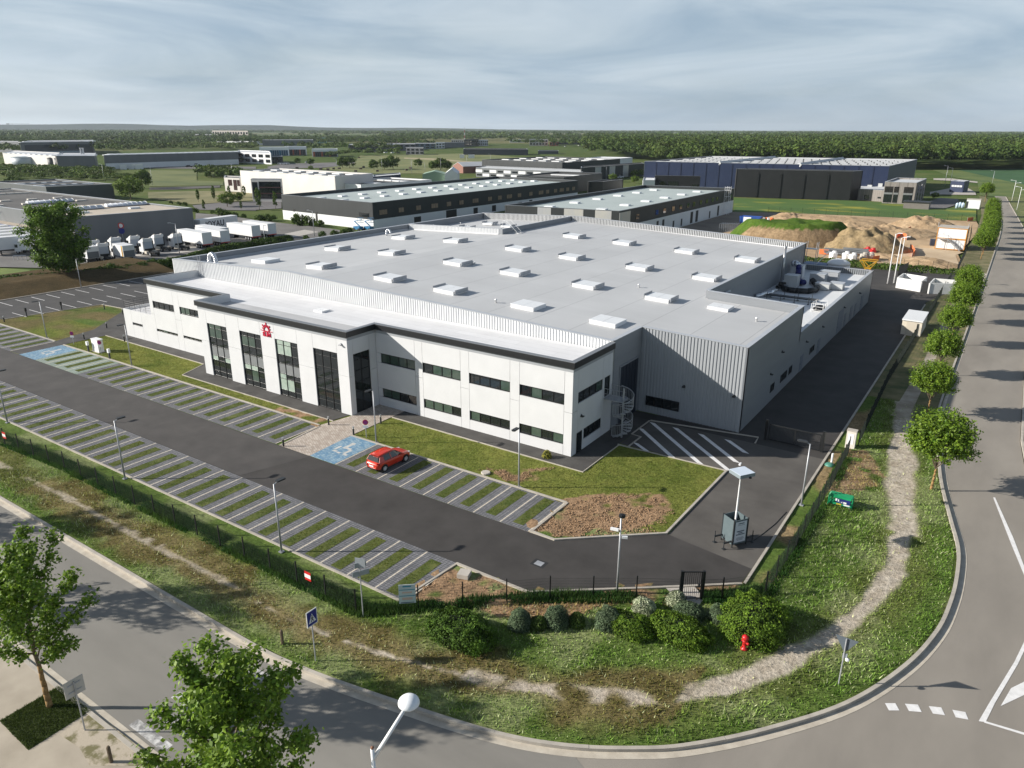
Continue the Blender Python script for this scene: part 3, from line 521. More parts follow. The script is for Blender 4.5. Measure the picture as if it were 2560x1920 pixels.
sheet('factory_forecourt', PZ([('A1',1250,470),('A1',1650,470),('A1',2212,470),('A1',2212,490),('A1',1650,488),('A1',1300,485)]), -.12, MATS['grey_asphalt'])
M_HAYF = mat('hay_meadow', (.085,.115,.028), (.20,.195,.075), .02, .95, detail=9)
sheet('hay_meadow', PZ([('A2',560,490),('A2',850,440),('A2',900,375),('A2',1900,355),('A2',2212,385),('A3',300,400),('A3',0,420),('A2',2000,470),('A2',1900,530),('A2',900,530)]), -.11, M_HAYF)
sheet('dry_track', PZ([('A2',1280,392),('A2',1500,398),('A2',2060,440),('A2',2060,450),('A2',1500,412),('A2',1280,402)]), -.105, mat('dry_track', (.28,.24,.13), (.36,.31,.19), .05, .95))
sheet('rough_field', PZ([('A1',1280,690),('A1',1700,680),('A1',1930,680),('A2',0,690),('A2',215,700),('A2',215,745),('A1',2212,760),('A1',1660,795),('A1',1280,740)]), -.11, mat('rough_field', (.10,.105,.035), (.25,.22,.11), .05, .95, detail=9))
sheet('green_field', PZ([('A1',1280,500),('A1',1700,505),('A1',1700,590),('A1',1930,600),('A1',1930,630),('A1',1290,640)]), -.11, mat('green_field', (.055,.085,.02), (.16,.17,.05), .02, .95, detail=9, stretch=(1,2,1)))
# ================================================================ THE FACTORY
def C5(x, y): return (1880+x*360/2212, 600+y*360/2212)
M_PANEL = mat('white_facade_panel', (.57,.575,.585), (.61,.615,.625), .6, .5, spec=.35)
M_CORE = mat('facade_core', (.55,.55,.56), None, rough=.8)
M_CLAD = mat('grey_cladding', (.30,.315,.335), (.335,.35,.37), .5, .5, spec=.4, stretch=(1,1,.15))
M_CLADS = mat('grey_smooth_cladding', (.215,.228,.245), (.245,.258,.275), .5, .45, spec=.4, stretch=(.3,.3,3))
M_RIBW = mat('pale_ribbed_cladding', (.56,.57,.58), (.62,.63,.64), .5, .42, spec=.5)
M_CAP = mat('parapet_cap_metal', (.40,.42,.45), (.46,.48,.51), 1, .4, metal=.1)
M_FASCIA = mat('black_fascia', (.012,.013,.015), None, rough=.4, spec=.5)
M_FCAP = mat('dark_grey_cap', (.16,.17,.185), None, rough=.4)
M_FRAME = mat('black_window_frame', (.010,.011,.012), None, rough=.4)
M_BLIND = mat('blind_behind_glass', (.25,.33,.28), (.40,.47,.41), 1.2, .06, spec=.8)
M_BLIND2 = mat('green_blind_behind_glass', (.035,.062,.05), (.07,.10,.08), .8, .05, spec=.9)
M_SPAN = mat('grey_spandrel_glass', (.20,.21,.215), None, rough=.12, spec=.6)
M_DOORD = mat('dark_blue_door', (.012,.018,.030), (.018,.025,.04), 1, .4)
def roofmat():
    m_ = bpy.data.materials.new('membrane_roof'); m_.use_nodes = True; nt = m_.node_tree; N = nt.nodes; L = nt.links; b = N['Principled BSDF']
    b.inputs['Roughness'].default_value = .55; b.inputs['Specular IOR Level'].default_value = .35
    g = N.new('ShaderNodeNewGeometry'); def_ = []
    mp = N.new('ShaderNodeMapping'); mp.inputs['Location'].default_value = (4.75,0,0); L.new(g.outputs['Position'], mp.inputs[0])
    b1 = N.new('ShaderNodeTexBrick'); b1.offset = 0; b1.inputs['Scale'].default_value = 1
    for k_, v in (('Brick Width',5.15),('Row Height',300.),('Mortar Size',.05),('Mortar Smooth',.6)): b1.inputs[k_].default_value = v
    b1.inputs['Color1'].default_value = (.50,.505,.51,1); b1.inputs['Color2'].default_value = (.48,.485,.49,1); b1.inputs['Mortar'].default_value = (.31,.315,.32,1); L.new(mp.outputs[0], b1.inputs['Vector'])
    b2 = N.new('ShaderNodeTexBrick'); b2.offset = .5; b2.inputs['Scale'].default_value = 1
    for k_, v in (('Brick Width',10.3),('Row Height',1.05),('Mortar Size',.02),('Mortar Smooth',.5)): b2.inputs[k_].default_value = v
    b2.inputs['Color1'].default_value = (1,1,1,1); b2.inputs['Color2'].default_value = (.97,.97,.97,1); b2.inputs['Mortar'].default_value = (.90,.90,.90,1); L.new(g.outputs['Position'], b2.inputs['Vector'])
    n = N.new('ShaderNodeTexNoise'); n.inputs['Scale'].default_value = .11; n.inputs['Detail'].default_value = 6; L.new(g.outputs['Position'], n.inputs['Vector'])
    mr = N.new('ShaderNodeMapRange'); mr.inputs[1].default_value = .3; mr.inputs[2].default_value = .7; mr.inputs[3].default_value = .93; mr.inputs[4].default_value = 1.06; L.new(n.outputs['Fac'], mr.inputs[0])
    x = N.new('ShaderNodeMixRGB'); x.blend_type = 'MULTIPLY'; x.inputs[0].default_value = 1; L.new(b1.outputs[0], x.inputs[1]); L.new(b2.outputs[0], x.inputs[2])
    y = N.new('ShaderNodeVectorMath'); y.operation = 'SCALE'; L.new(x.outputs[0], y.inputs[0]); L.new(mr.outputs[0], y.inputs['Scale']); L.new(y.outputs[0], b.inputs['Base Color']); return m_
M_ROOF = roofmat()
M_ROOFW = gridmat('white_membrane_roof', (.64,.64,.65), (.69,.69,.70), (7.5,1.1), (.46,.465,.48), .018, .5, False, .37, 0, .05)
M_ROOFG = gridmat('grey_membrane_roof', (.43,.43,.435), (.46,.46,.465), (7.5,1.1), (.36,.36,.365), .018, .6, False, .37, 0, .08)
FAC = thing('factory', 'large white fronted grey factory with flat skylit roof and red sun logo', 'factory', (-60,90,0))
def zf(x): return 10.7-.0385*(x+74) if x > -74 else 10.7+.0325*(x+74)
def zr(x): return zf(x)-1.0
XL, XR, Y0, YB, XN, YN = -98.6, -18.3, 59.4, 134.0, -29.5, 86.4
# core volume and roof sheets (sloping both ways from the ridge)
core = MB(); roof = MB()
def slab(x0, x1, y0, y1, dz=0, rf=True):
    core.prism([(x0,y0),(x1,y0),(x1,y1),(x0,y1)], 0, [zr(x0)-.05+dz,zr(x1)-.05+dz,zr(x1)-.05+dz,zr(x0)-.05+dz])
    if rf: roof.quad((x0,y0,zr(x0)+dz),(x1,y0,zr(x1)+dz),(x1,y1,zr(x1)+dz),(x0,y1,zr(x0)+dz))
slab(XL+.1,-76.2,Y0+.1,109); slab(-76.2,-74,Y0+.1,YB-.1); slab(-74,XN-.1,Y0+.1,YB-.1); slab(XN-.1,-29.0,Y0+.1,YN-.05); slab(-29.0,XR-.1,65.85,YN-.05); slab(XL+.1,-76.2,109,YB-.1,-.25)
core.build('wall', M_CLADS, FAC); rf_o = roof.build('roof', M_ROOF, FAC)
# outer walls
def pw(x0, y0, x1, y1, th, top=None, z0=0.0, name='parapet', mt=M_CLADS, cap=True, capm=M_CAP):
    """upright wall slab along a line; thickness th to its left; top follows zf unless given; with a metal cap"""
    dx, dy = x1-x0, y1-y0; l = math.hypot(dx,dy); nx, ny = -dy/l*th, dx/l*th
    xs_ = [x0]+([-74] if min(x0,x1) < -74 < max(x0,x1) else [])+[x1]
    mb = MB(); cb = MB()
    for a, b in zip(xs_[:-1], xs_[1:]):
        ta = (a-x0)/dx if dx else 0; tb = (b-x0)/dx if dx else 1
        p = [(x0+dx*ta,y0+dy*ta),(x0+dx*tb,y0+dy*tb)]; q = [(p[0][0]+nx,p[0][1]+ny),(p[1][0]+nx,p[1][1]+ny)]
        zt = [top if top is not None else zf(p[0][0]), top if top is not None else zf(p[1][0])]
        mb.prism([p[0],p[1],q[1],q[0]], z0, [zt[0],zt[1],zt[1],zt[0]])
        e = .05; ex, ey = nx/th*e, ny/th*e
        cb.prism([(p[0][0]-ex,p[0][1]-ey),(p[1][0]-ex,p[1][1]-ey),(q[1][0]+ex,q[1][1]+ey),(q[0][0]+ex,q[0][1]+ey)], [zt[0]+.003,zt[1]+.003]*1+[zt[1]+.003,zt[0]+.003], [zt[0]+.045,zt[1]+.045,zt[1]+.045,zt[0]+.045])
    o = mb.build(name, mt, FAC)
    if cap: cb.build('parapet_cap', capm, o)
    return o
pw(XL,Y0,-28.9,Y0,.38,name='parapet'); pw(-28.9,Y0,-28.9,65.75,.38,top=8.95); pw(-28.9,65.75,XR,65.75,.38); pw(XR,65.75,XR,YN,.38,top=8.56)
pw(XR,YN,XN,YN,.38,z0=4.4); pw(XN,YN,XN,YB,.38,top=8.98,z0=4.4); pw(XL,YB,XL,Y0,.38,top=9.85); pw(XN,YB,XL,YB,.38)
pw(-98.2,109,-76.2,109,.35,z0=8.0); pw(-76.2,109,-76.2,YB-.3,-.35,top=10.55,z0=8.0)
pw(XR,YN,XR,YB,.34,top=5.42,name='low_parapet'); pw(XR,YB,XN,YB,.34,top=5.42,name='low_parapet')
MB().box(XN,XR-.3,YN,YB-.3,0,4.55).build('low_roof', mat('low_membrane_roof', (.62,.63,.64), (.68,.69,.70), .3, .5), FAC)
# corrugated skins
def corr(name, x0, x1, y, z0, ztop, mt, pitch=.333, depth=.06, side=-1):
    n = int((x1-x0)/pitch); V = []
    for i in range(n):
        a = x0+i*pitch
        for u, d in ((0,0),(.42,0),(.5,1),(.92,1)): V.append((a+u*pitch, d))
    V.append((x1,0)); mb = MB(); k_ = len(V)
    mb.add([(a,y+side*(.01+d*depth),z0(a) if callable(z0) else z0) for a, d in V]+[(a,y+side*(.01+d*depth),ztop(a)) for a, d in V], [(i,i+1,k_+i+1,k_+i) if side < 0 else (i+1,i,k_+i,k_+i+1) for i in range(k_-1)])
    return mb.build(name, mt, FAC)
corr('corrugated_cladding', XL+.02, -28.75, Y0-.003, .0, lambda x: zf(x)-.02, M_RIBW)
corr('corrugated_cladding', -28.75, XR, 65.747, .15, lambda x: zf(x)-.02, M_CLAD)
corr('corrugated_cladding', -75.8, XN-.3, YB-.37, lambda x: zr(x)-.1, lambda x: zf(x)-.02, M_RIBW); corr('corrugated_cladding', -98.1, -76.6, 108.99, lambda x: zr(x)-.1, lambda x: zf(x)-.02, M_RIBW)
corr('corrugated_cladding', -98.1, -76.6, YB-.37, lambda x: zr(x)-.4, lambda x: zf(x)-.02, M_RIBW)
corr('corrugated_cladding', XN+.02, XR-.02, YN-.003, lambda x: zr(x)-.1, lambda x: zf(x)-.02, M_RIBW)
corr('corrugated_cladding', XN+.4, XR-.4, YB-.33, 4.5, lambda x: 5.40, M_CLAD)
for a in (XL+.3,): MB().box(-98.2,-29.4,Y0+.38,Y0+.5,9.0,9.02)
for (x0_,x1_,y_) in ((-75.7,XN-.4,YB-.46),(XN+.1,XR-.5,YN-.09),(-98,-76.7,108.9)):     # white upstand flashing at the foot of the ribbed upstands
    mb = MB(); mb.prism([(x0_,y_-.16),(x1_,y_-.16),(x1_,y_),(x0_,y_)], [zr(x0_),zr(x1_),zr(x1_),zr(x0_)], [zr(x0_)+.10,zr(x1_)+.10,zr(x1_)+.10,zr(x0_)+.10]); mb.build('flashing', M_WHITE, rf_o)
mb = MB(); mb.prism([(-98.2,60.5),(-97.9,60.5),(-97.9,108.6),(-98.2,108.6)], 8.6, 9.15); mb.build('flashing', M_CAP, rf_o)
# tall sliding door, windows and doors of the works
def window(parent, x0, x1, z0, z1, y, n, axis='y', out=-1, mats=None, rows=None, depth=.06, name='window', fr=.07):
    """framed strip window in a wall plane; u runs along the wall; panes are sub-parts"""
    rows = rows or [z0,z1]; us = n if isinstance(n,(list,tuple)) else [x0+(x1-x0)*i/n for i in range(n+1)]
    def B(mb, u0, u1, za, zb, d0, d1):
        a, b = y+out*d0, y+out*d1
        if axis == 'y': mb.box(u0,u1,a,b,za,zb)
        else: mb.box(a,b,u0,u1,za,zb)
    f = MB()
    B(f,x0,x1,z1-fr,z1,0,depth); B(f,x0,x1,z0,z0+fr,0,depth); B(f,x0,x0+fr,z0+fr,z1-fr,0,depth); B(f,x1-fr,x1,z0+fr,z1-fr,0,depth)
    for u in us[1:-1]: B(f,u-fr*.55,u+fr*.55,z0+fr,z1-fr,0,depth*.93)
    for r in rows[1:-1]: B(f,x0+fr,x1-fr,r-.025,r+.025,0,depth*.8)
    fo = f.build(name, M_FRAME, parent); k_ = 0
    for j in range(len(rows)-1):
        for i in range(len(us)-1):
            pm = MB(); B(pm,us[i]+.03,us[i+1]-.03,rows[j]+.02,rows[j+1]-.02,-.02,.015); mm = M_GLASS
            if mats: mm = mats(i,j) or M_GLASS
            pm.build('pane', mm, fo); k_ += 1
    return fo
# ---- white office front
ZB, ZT, ROOFZ, FAS = .12, 8.35, 8.05, 8.92
off = MB(); off.box(-92.85,-28.95,52.05,Y0-.08,0,8.0); off.box(-75.95,-52.05,48.15,52.1,0,8.0); off.box(-99.85,-92.85,52.1,Y0-.08,0,3.7); off.build('office_wall', M_CORE, FAC)
MB().box(-92.7,-29.1,52.2,Y0-.09,8.0,ROOFZ).build('office_roof', M_ROOFW, FAC); MB().box(-75.9,-52.1,48.2,52.2,8.0,ROOFZ-.004).build('entrance_roof', M_ROOFG, FAC)
def panel(axis, out, plane, u0, u1, z0, z1):
    g = .016; a, b = plane, plane-out*.11; mb = MB()
    if axis == 'y': mb.box(u0+g,u1-g,min(a,b),max(a,b),z0+g,z1-g)
    else: mb.box(min(a,b),max(a,b),u0+g,u1-g,z0+g,z1-g)
    return mb.build('facade_panel', M_PANEL, FAC)
def column(axis, out, plane, u0, u1, holes, z0=ZB, z1=ZT, maxh=4.3):
    zs = z0
    for h0, h1 in sorted(holes)+[(z1,None)]:
        if h0-zs > .05:
            k_ = max(1, math.ceil((h0-zs)/maxh)); 
            for i in range(k_): panel(axis, out, plane, u0, u1, zs+(h0-zs)*i/k_, zs+(h0-zs)*(i+1)/k_)
        zs = h1
UP, LO = (4.84,5.86), (1.13,2.08); YF, YE, XE = 51.9, 48.0, -28.8
rnd = random.Random(4)
def offmix(p): return lambda i,j: M_BLIND2 if rnd.random() < p else None
cols = [(-51.9,-46.69,1),(-46.69,-45.71,0),(-45.71,-41.0,1),(-41.0,-39.98,0),(-39.98,-35.33,1),(-35.33,-34.29,0),(-34.29,-29.64,1),(-29.64,-28.8,0)]
for u0, u1, wv in cols:
    column('y',-1,YF,u0,u1,[UP,LO] if wv else [])
    if wv:
        a = max(u0,-51.3); window(FAC,a,u1,*UP,YF+.14,4,mats=offmix(.55)); window(FAC,a,u1,*LO,YF+.14,4,mats=offmix(.45))
        if u0 < -51.8:
            for h in (UP,LO): panel('y',-1,YF,u0,-51.3,*h)
# east gable of the office
for u0, u1, h in ((51.9,52.88,[(ZB,2.07)] if 0 else []),(52.88,57.5,[(1.05,2.06),UP]),(57.5,59.35,[(3.9,5.85)])):
    column('x',1,XE,u0,u1,h)
window(FAC,52.9,57.48,*UP,XE-.13,4,axis='x',out=1,mats=offmix(.4)); window(FAC,54.1,57.48,1.05,2.06,XE-.13,3,axis='x',out=1,mats=offmix(.3)); panel('x',1,XE,52.88,54.1,1.05,2.06)
window(FAC,57.85,59.0,3.9,5.82,XE-.13,1,axis='x',out=1,name='door'); panel('x',1,XE,57.5,57.85,3.9,5.85); panel('x',1,XE,59.0,59.35,3.9,5.85); window(FAC,52.78,53.75,ZB,2.07,XE+.003,1,axis='x',out=1,name='door',depth=.03)
# entrance block
CW = [(-74.66,-71.1),(-68.8,-65.17),(-62.84,-59.3),(-56.9,-53.42)]
edges = [-76.1]+[e for c in CW for e in c]+[-51.9]
R1 = [ZB+.03,.8,2.1,2.65,3.8,4.8,5.9,6.45]; R2 = [ZB+.03,.95,2.2,3.4,4.6,5.8,6.45]
BL = {0:{(0,6),(1,6),(0,5),(1,5),(0,3-1),(2,2)},1:{(0,5),(1,5),(0,2),(1,2),(1,1)},2:{(0,6),(1,6),(0,5),(1,5),(0,2),(0,1),(1,1)}}
for i in range(len(edges)-1):
    u0, u1 = edges[i], edges[i+1]
    if i % 2: 
        column('y',-1,YE,u0,u1,[(ZB,6.45)]); k_ = i//2
        if k_ < 3: window(FAC,u0,u1,ZB+.03,6.45,YE+.16,3,rows=R1,name='curtain_wall',mats=lambda c,r,k_=k_: M_SPAN if r == 3 else ((M_BLIND if (k_ == 2 or r == 2) else M_BLIND2) if (c,r) in BL[k_] else None))
        else: window(FAC,u0,u1,ZB+.03,6.45,YE+.16,3,rows=R2,name='curtain_wall')
    else: column('y',-1,YE,u0,u1,[])
for u0, u1, h in ((48.0,48.7,[]),(48.7,50.97,[(ZB,6.4)]),(50.97,51.9,[])): column('x',1,-51.9,u0,u1,h)
window(FAC,48.7,50.97,ZB+.03,6.4,-52.06,2,axis='x',out=1,rows=[ZB+.03,2.3,3.4,4.6,5.7,6.4],name='glazed_entrance')
for u0, u1 in ((48.0,51.9),): column('x',-1,-76.1,u0,u1,[])
# left wing
UPL, LOL = (5.13,6.06), (1.95,2.29)
for u0, u1, wv in ((-93.0,-92.2,0),(-92.2,-87.45,1),(-87.45,-86.2,0),(-86.2,-82.2,1),(-82.2,-80.6,0),(-80.6,-76.1,0)):
    column('y',-1,YF,u0,u1,[UPL,LOL] if wv else [])
    if wv: window(FAC,u0,u1,*UPL,YF+.14,4,mats=offmix(.25)); window(FAC,u0,u1,*LOL,YF+.14,4,fr=.04,mats=offmix(.2))
column('x',-1,-93.0,YF,59.3,[])
for u0, u1, wv in ((-100.0,-98.1,0),(-98.1,-95.65,1),(-95.65,-93.0,0)):
    column('y',-1,51.95,u0,u1,[(1.95,2.29)] if wv else [],ZB,4.02)
    if wv: window(FAC,u0,u1,1.95,2.29,52.09,3,fr=.04)
column('x',-1,-100.0,51.95,59.3,[],ZB,4.02)
# fascia and cap of the office, following the plan
FP = [(-93.0,59.3),(-93.0,51.9),(-76.1,51.9),(-76.1,48.0),(-51.9,48.0),(-51.9,51.9),(-28.8,51.9),(-28.8,59.35)]
for i, (a, b) in enumerate(zip(FP[:-1], FP[1:])):
    o_, in_ = .2, .28; dx, dy = b[0]-a[0], b[1]-a[1]; l = math.hypot(dx,dy); nx, ny = dy/l, -dx/l
    ex = lambda p, q: (p[0]+nx*q, p[1]+ny*q)
    def ends(q, off_):   # mitred ends
        r = []
        for j, p in ((i,a),(i+1,b)):
            if 0 < j < len(FP)-1:
                pa, pb = FP[j-1], FP[j+1]; d1 = Vector((p[0]-pa[0],p[1]-pa[1])).normalized(); d2 = Vector((pb[0]-p[0],pb[1]-p[1])).normalized()
                n1, n2 = Vector((d1.y,-d1.x)), Vector((d2.y,-d2.x)); r.append((p[0]+(n1.x+n2.x)*off_, p[1]+(n1.y+n2.y)*off_))
            else: r.append(ex(p,off_))
        return r
    oa, ob = ends(0,o_); ia, ib = ends(0,.002); ka, kb_ = ends(0,-in_)
    MB().prism([oa,ob,ib,ia], ZT-.02, FAS-.05).build('fascia', M_FASCIA, FAC)
    MB().prism([oa,ob,kb_,ka], FAS-.048, FAS).build('fascia_cap', M_FCAP, FAC)
    MB().prism([ia,ib,kb_,ka], ROOFZ-.1, FAS-.05).build('parapet', M_CLAD, FAC)
    wa, wb = ends(0,-in_-.05); MB().prism([ka,kb_,wb,wa], ROOFZ-.02, FAS-.02).build('parapet_lining', mat('pale_lining', (.52,.54,.56), None, rough=.5), FAC)
# red sun logo on the third pilaster
M_RED = mat('red_logo', (.48,.008,.04), None, rough=.4); lg = MB(); lx0, lz0 = -64.0, 7.12; yq = YE-.035
def lbox(x, z, wx, wz, a=0.0, d=0.0): lg.obox((lx0+x,yq-d,lz0+z), (wx,.07,wz), 0, 0, a)
pts = [(math.cos(math.pi*i/10)*.42, math.sin(math.pi*i/10)*.46) for i in range(11)]
for (a, b) in zip(pts[:-1], pts[1:]): lbox((a[0]+b[0])/2,(a[1]+b[1])/2+.02,math.hypot(b[0]-a[0],b[1]-a[1])+.03,.10,-math.atan2(b[1]-a[1],b[0]-a[0]))
for k_, ln in zip(range(1,8), (.18,.36,.18,.40,.18,.34,.18)):
    a = math.pi*k_/8; r = .50+ln/2; lbox(-math.cos(a)*r,math.sin(a)*r+.02,.11,ln,a-math.pi/2)
lbox(-.0,.0,1.9,.045); lbox(.02,-.09,.95,.05); lgo = lg.build('sun_logo', M_RED, FAC)
fc = bpy.data.curves.new('logo_letters', 'FONT'); fc.body = 'SUM'; fc.size = .62; fc.align_x = 'CENTER'; fc.extrude = .035; fc.offset = .018; fc.space_character = .92
tmp = bpy.data.objects.new('tmp', fc); COL.objects.link(tmp); bpy.context.view_layer.update(); me = bpy.data.meshes.new_from_object(tmp.evaluated_get(bpy.context.evaluated_depsgraph_get())); bpy.data.objects.remove(tmp)
me.transform(Matrix.Translation((lx0,yq,lz0-.60)) @ Matrix.Rotation(math.pi/2,4,'X') @ Matrix.Diagonal((1.12,1,1,1))); me.materials.clear(); me.materials.append(M_RED); link('logo_letters', me, FAC)
# wall lamps
def wall_lamp(x, y, z, nx, ny, mt=M_DARK): 
    mb = MB(); mb.obox((x+nx*.12,y+ny*.12,z),(.28 if ny else .3,.28 if nx else .3,.09)); mb.obox((x+nx*.03,y+ny*.03,z+.05),(.12,.12,.22)); mb.build('wall_lamp', mt, FAC)
for a in ((-24.05,65.68,3.67,0,-1),(-19.1,65.68,3.67,0,-1),(-28.79,53.5,3.5,1,0)): wall_lamp(*a)
for y, z in ((74.9,3.5),(78.6,5.0),(90,3.46),(98.4,3.5),(111.8,3.45),(123.5,3.46)): wall_lamp(-18.29,y,z,1,0)
for a in ((-80.9,51.88,6.9,0,-1),(-52.7,47.98,7.45,0,-1)): wall_lamp(*a, M_GALV)
window(FAC,-27.95,-24.4,.97,1.98,65.66,4,depth=.08)
for y0, y1, z0, z1 in ((75.6,77.0,1.2,2.1),(79.5,82.0,1.2,2.1),(82.9,84.2,1.2,2.1),(92.6,95.0,1.2,2.0)): window(FAC,y0,y1,z0,z1,-18.3,2,axis='x',out=1,depth=.05,fr=.05)
M_DOORG = mat('grey_blue_door', (.16,.18,.21), None, rough=.5)
for y0, y1, z1 in ((88.0,89.4,2.15),(96.8,98.2,2.1),(108.6,112.2,3.4),(113.4,114.6,2.2),(117.5,119.2,2.4),(121,122.2,2.2),(126,128,2.6)):
    d = MB(); d.box(-18.31,-18.26,y0,y1,.15,z1); o = d.build('door', M_DOORG, FAC); MB().box(-18.262,-18.23,y0+.1,y0+.2,1.1,1.2).build('handle', M_DARK, o)
d = MB(); d.box(-28.93,-28.84,61.2,65.2,.15,5.95); o = d.build('sliding_door', M_DOORD, FAC)
for i in range(1,6): MB().box(-28.845,-28.825,61.2+i*.667-.02,61.2+i*.667+.02,.2,5.9).build('door_batten', M_BLACK, o)
MB().box(-28.9,-28.8,61.05,61.2,.15,6.1).build('door_jamb', M_CLADS, FAC); MB().box(-28.9,-28.8,61.2,65.2,5.95,6.1).build('door_head', M_CLADS, FAC)
# terrace railing, steps at the west end
tr = MB()
for (x0,y0),(x1,y1) in (((-99.8,52.1),(-99.8,59)),((-99.8,52.1),(-93.2,52.1))):
    for h in (.45,.75,1.05): tr.tube((x0,y0,4.02+h),(x1,y1,4.02+h),.02,5)
    n_ = int(max(abs(x1-x0),abs(y1-y0))/1.3)
    for i in range(n_+1): tr.tube((x0+(x1-x0)*i/n_,y0+(y1-y0)*i/n_,4.0),(x0+(x1-x0)*i/n_,y0+(y1-y0)*i/n_,5.07),.022,5)
tr.build('terrace_railing', M_DARK, FAC)
st = MB()
for i in range(7): st.box(-103.6+i*.5,-103.1+i*.5,54.6,56.6,.12,.35+i*.28)
so = st.build('steps', M_CONC, FAC)
rl = MB()
for y in (54.65,56.55):
    rl.tube((-103.6,y,1.3),(-100.2,y,3.3),.025,5)
    for i in range(5): rl.tube((-103.4+i*.8,y,.4+i*.45),(-103.4+i*.8,y,1.4+i*.47),.02,5)
rl.build('railing', M_DARK, so)
# ---- skylights
M_LID = mat('skylight_lid', (.70,.71,.72), (.76,.77,.78), 2, .3)
def skylight(x, y, fins=True, s=1.0, z=None, parent=FAC):
    sl = -.0385 if x > -74 else .0325; zb = zr(x) if z is None else z
    if z is not None: sl = 0
    def Z(dx, h): return zb+dx*sl+h
    def bx_(mb, a, b, c, d, h0, h1, ins=0.0):
        mb.prism([(x+a,y+c),(x+b,y+c),(x+b,y+d),(x+a,y+d)], [Z(a,h0),Z(b,h0),Z(b,h0),Z(a,h0)], [Z(a,h1),Z(b,h1),Z(b,h1),Z(a,h1)])
    hx, hy = 1.5*s, 1.32*s; mb = MB(); bx_(mb,-hx,hx,-hy,hy,-.02,.36*s); o = mb.build('skylight', M_WHITE, parent)
    mb = MB(); bx_(mb,-hx-.04,-.02,-hy-.04,hy+.04,.36*s+.002,.44*s); bx_(mb,.02,hx+.04,-hy-.04,hy+.04,.36*s+.002,.44*s); mb.build('lid', M_LID, o)
    if fins:
        for sgn in (-1,1):
            f = MB(); a = sgn*(hx+.22); f.prism([(x+a-.03,y-hy*.95),(x+a+.03,y-hy*.95),(x+a+.03,y+hy*.95),(x+a-.03,y+hy*.95)], Z(a,.16), Z(a,.62)); 
            for q in (-.7,.7): f.tube((x+sgn*hx,y+q,Z(a,.3)),(x+a,y+q,Z(a,.35)),.025,4)
            f.build('wind_deflector', M_GALV, o)
    return o
for x in (-89.1,-77.4,-64.8,-55.0,-43.8,-33.8):
    for y in (68.0,81.9,97.4,115.4):
        if x < -76 and y > 100: continue
        skylight(x,y,not(x > -44 and y < 70) and not (x == -89.1 and y < 70))
skylight(-26.6,82.4,False,.8)
for x, y in ((-89,123.4),(-88.8,115.6),(-83.5,122)): skylight(x,y,True,.75,zr(-86)-.22)
skylight(-63.0,54.9,False,.45,ROOFZ)
# roof hatch ladder, ducts and pipes
du = MB(); p0 = Vector((-96.4,63.2,0)); prv = None
for i in range(13):
    a = math.pi*i/12; q = Vector((-95.2-1.0*math.cos(a), 63.5+.15*math.cos(a), zr(-95.2)+.35+1.05*math.sin(a)))
    if prv: du.tube(prv,q,.28,10)
    prv = q
du.tube((-96.2,63.65,zr(-96)),(-96.2,63.65,zr(-95.2)+.4),.28,10); du.tube((-94.2,63.35,zr(-94)),(-94.2,63.35,zr(-95.2)+.4),.28,10)
M_ALU = mat('foil_duct', (.62,.64,.67), (.75,.77,.80), 6, .25, metal=.8); du.build('roof_duct', M_ALU, FAC, True)
du = MB(); prv = None
for i in range(9):
    a = math.pi*i/8; q = (-94.4-.5*math.cos(a), 99.3, zr(-94)+.5+.6*math.sin(a))
    if prv: du.tube(prv,q,.18,8)
    prv = q
du.tube((-94.9,99.3,zr(-95)),(-94.9,99.3,zr(-94)+.55),.18,8); du.build('roof_duct', M_ALU, FAC, True)
la = MB()
for y in (55.2,56.0): pass
for x in (-92.2,-91.6): la.tube((x,59.2,8.05),(x,59.2,zf(x)+1.0),.03,5)
for i in range(8): la.tube((-92.2,59.2,8.3+i*.3),(-91.6,59.2,8.3+i*.3),.018,4)
for z in (9.6,10.2,10.8): la.path([(-92.3,59.2,z),(-92.4,58.7,z),(-91.9,58.4,z),(-91.4,58.7,z),(-91.5,59.2,z)],.018,4)
la.build('roof_ladder', M_GALV, FAC)
la = MB()
for y in (111.0,112.4): la.tube((-76.0,y,zr(-76)+.1),(-73.6,y,zr(-74)+.1),.03,5); la.path([(-77.2,y,10.9),(-77.2,y,11.8),(-76.4,y,11.8),(-75.2,y,10.9),(-73.8,y,zr(-74))],.03,5)
for i in range(6): la.tube((-76.4+i*.45,111.0,11.0-i*.2),(-76.4+i*.45,112.4,11.0-i*.2),.02,4)
la.build('parapet_ladder', M_WHITE, FAC)
def stub(x, y, z, h=.35, r=.11):
    mb = MB(); mb.lathe((x,y,z),[(r,0),(r,h),(r*1.5,h),(r*1.5,h+.08),(r*.4,h+.14)],8); mb.build('vent_pipe', M_WHITE, FAC, True)
for x, y in ((-38.6,86.0),(-21.6,79.6),(-47.7,67.2),(-63.2,83.3),(-62.6,83.0)): stub(x,y,zr(x)-.02)
for i in range(9): stub(-96+i*2.1,114+3*((i*7)%5),zr(-86)-.25,.3,.09)
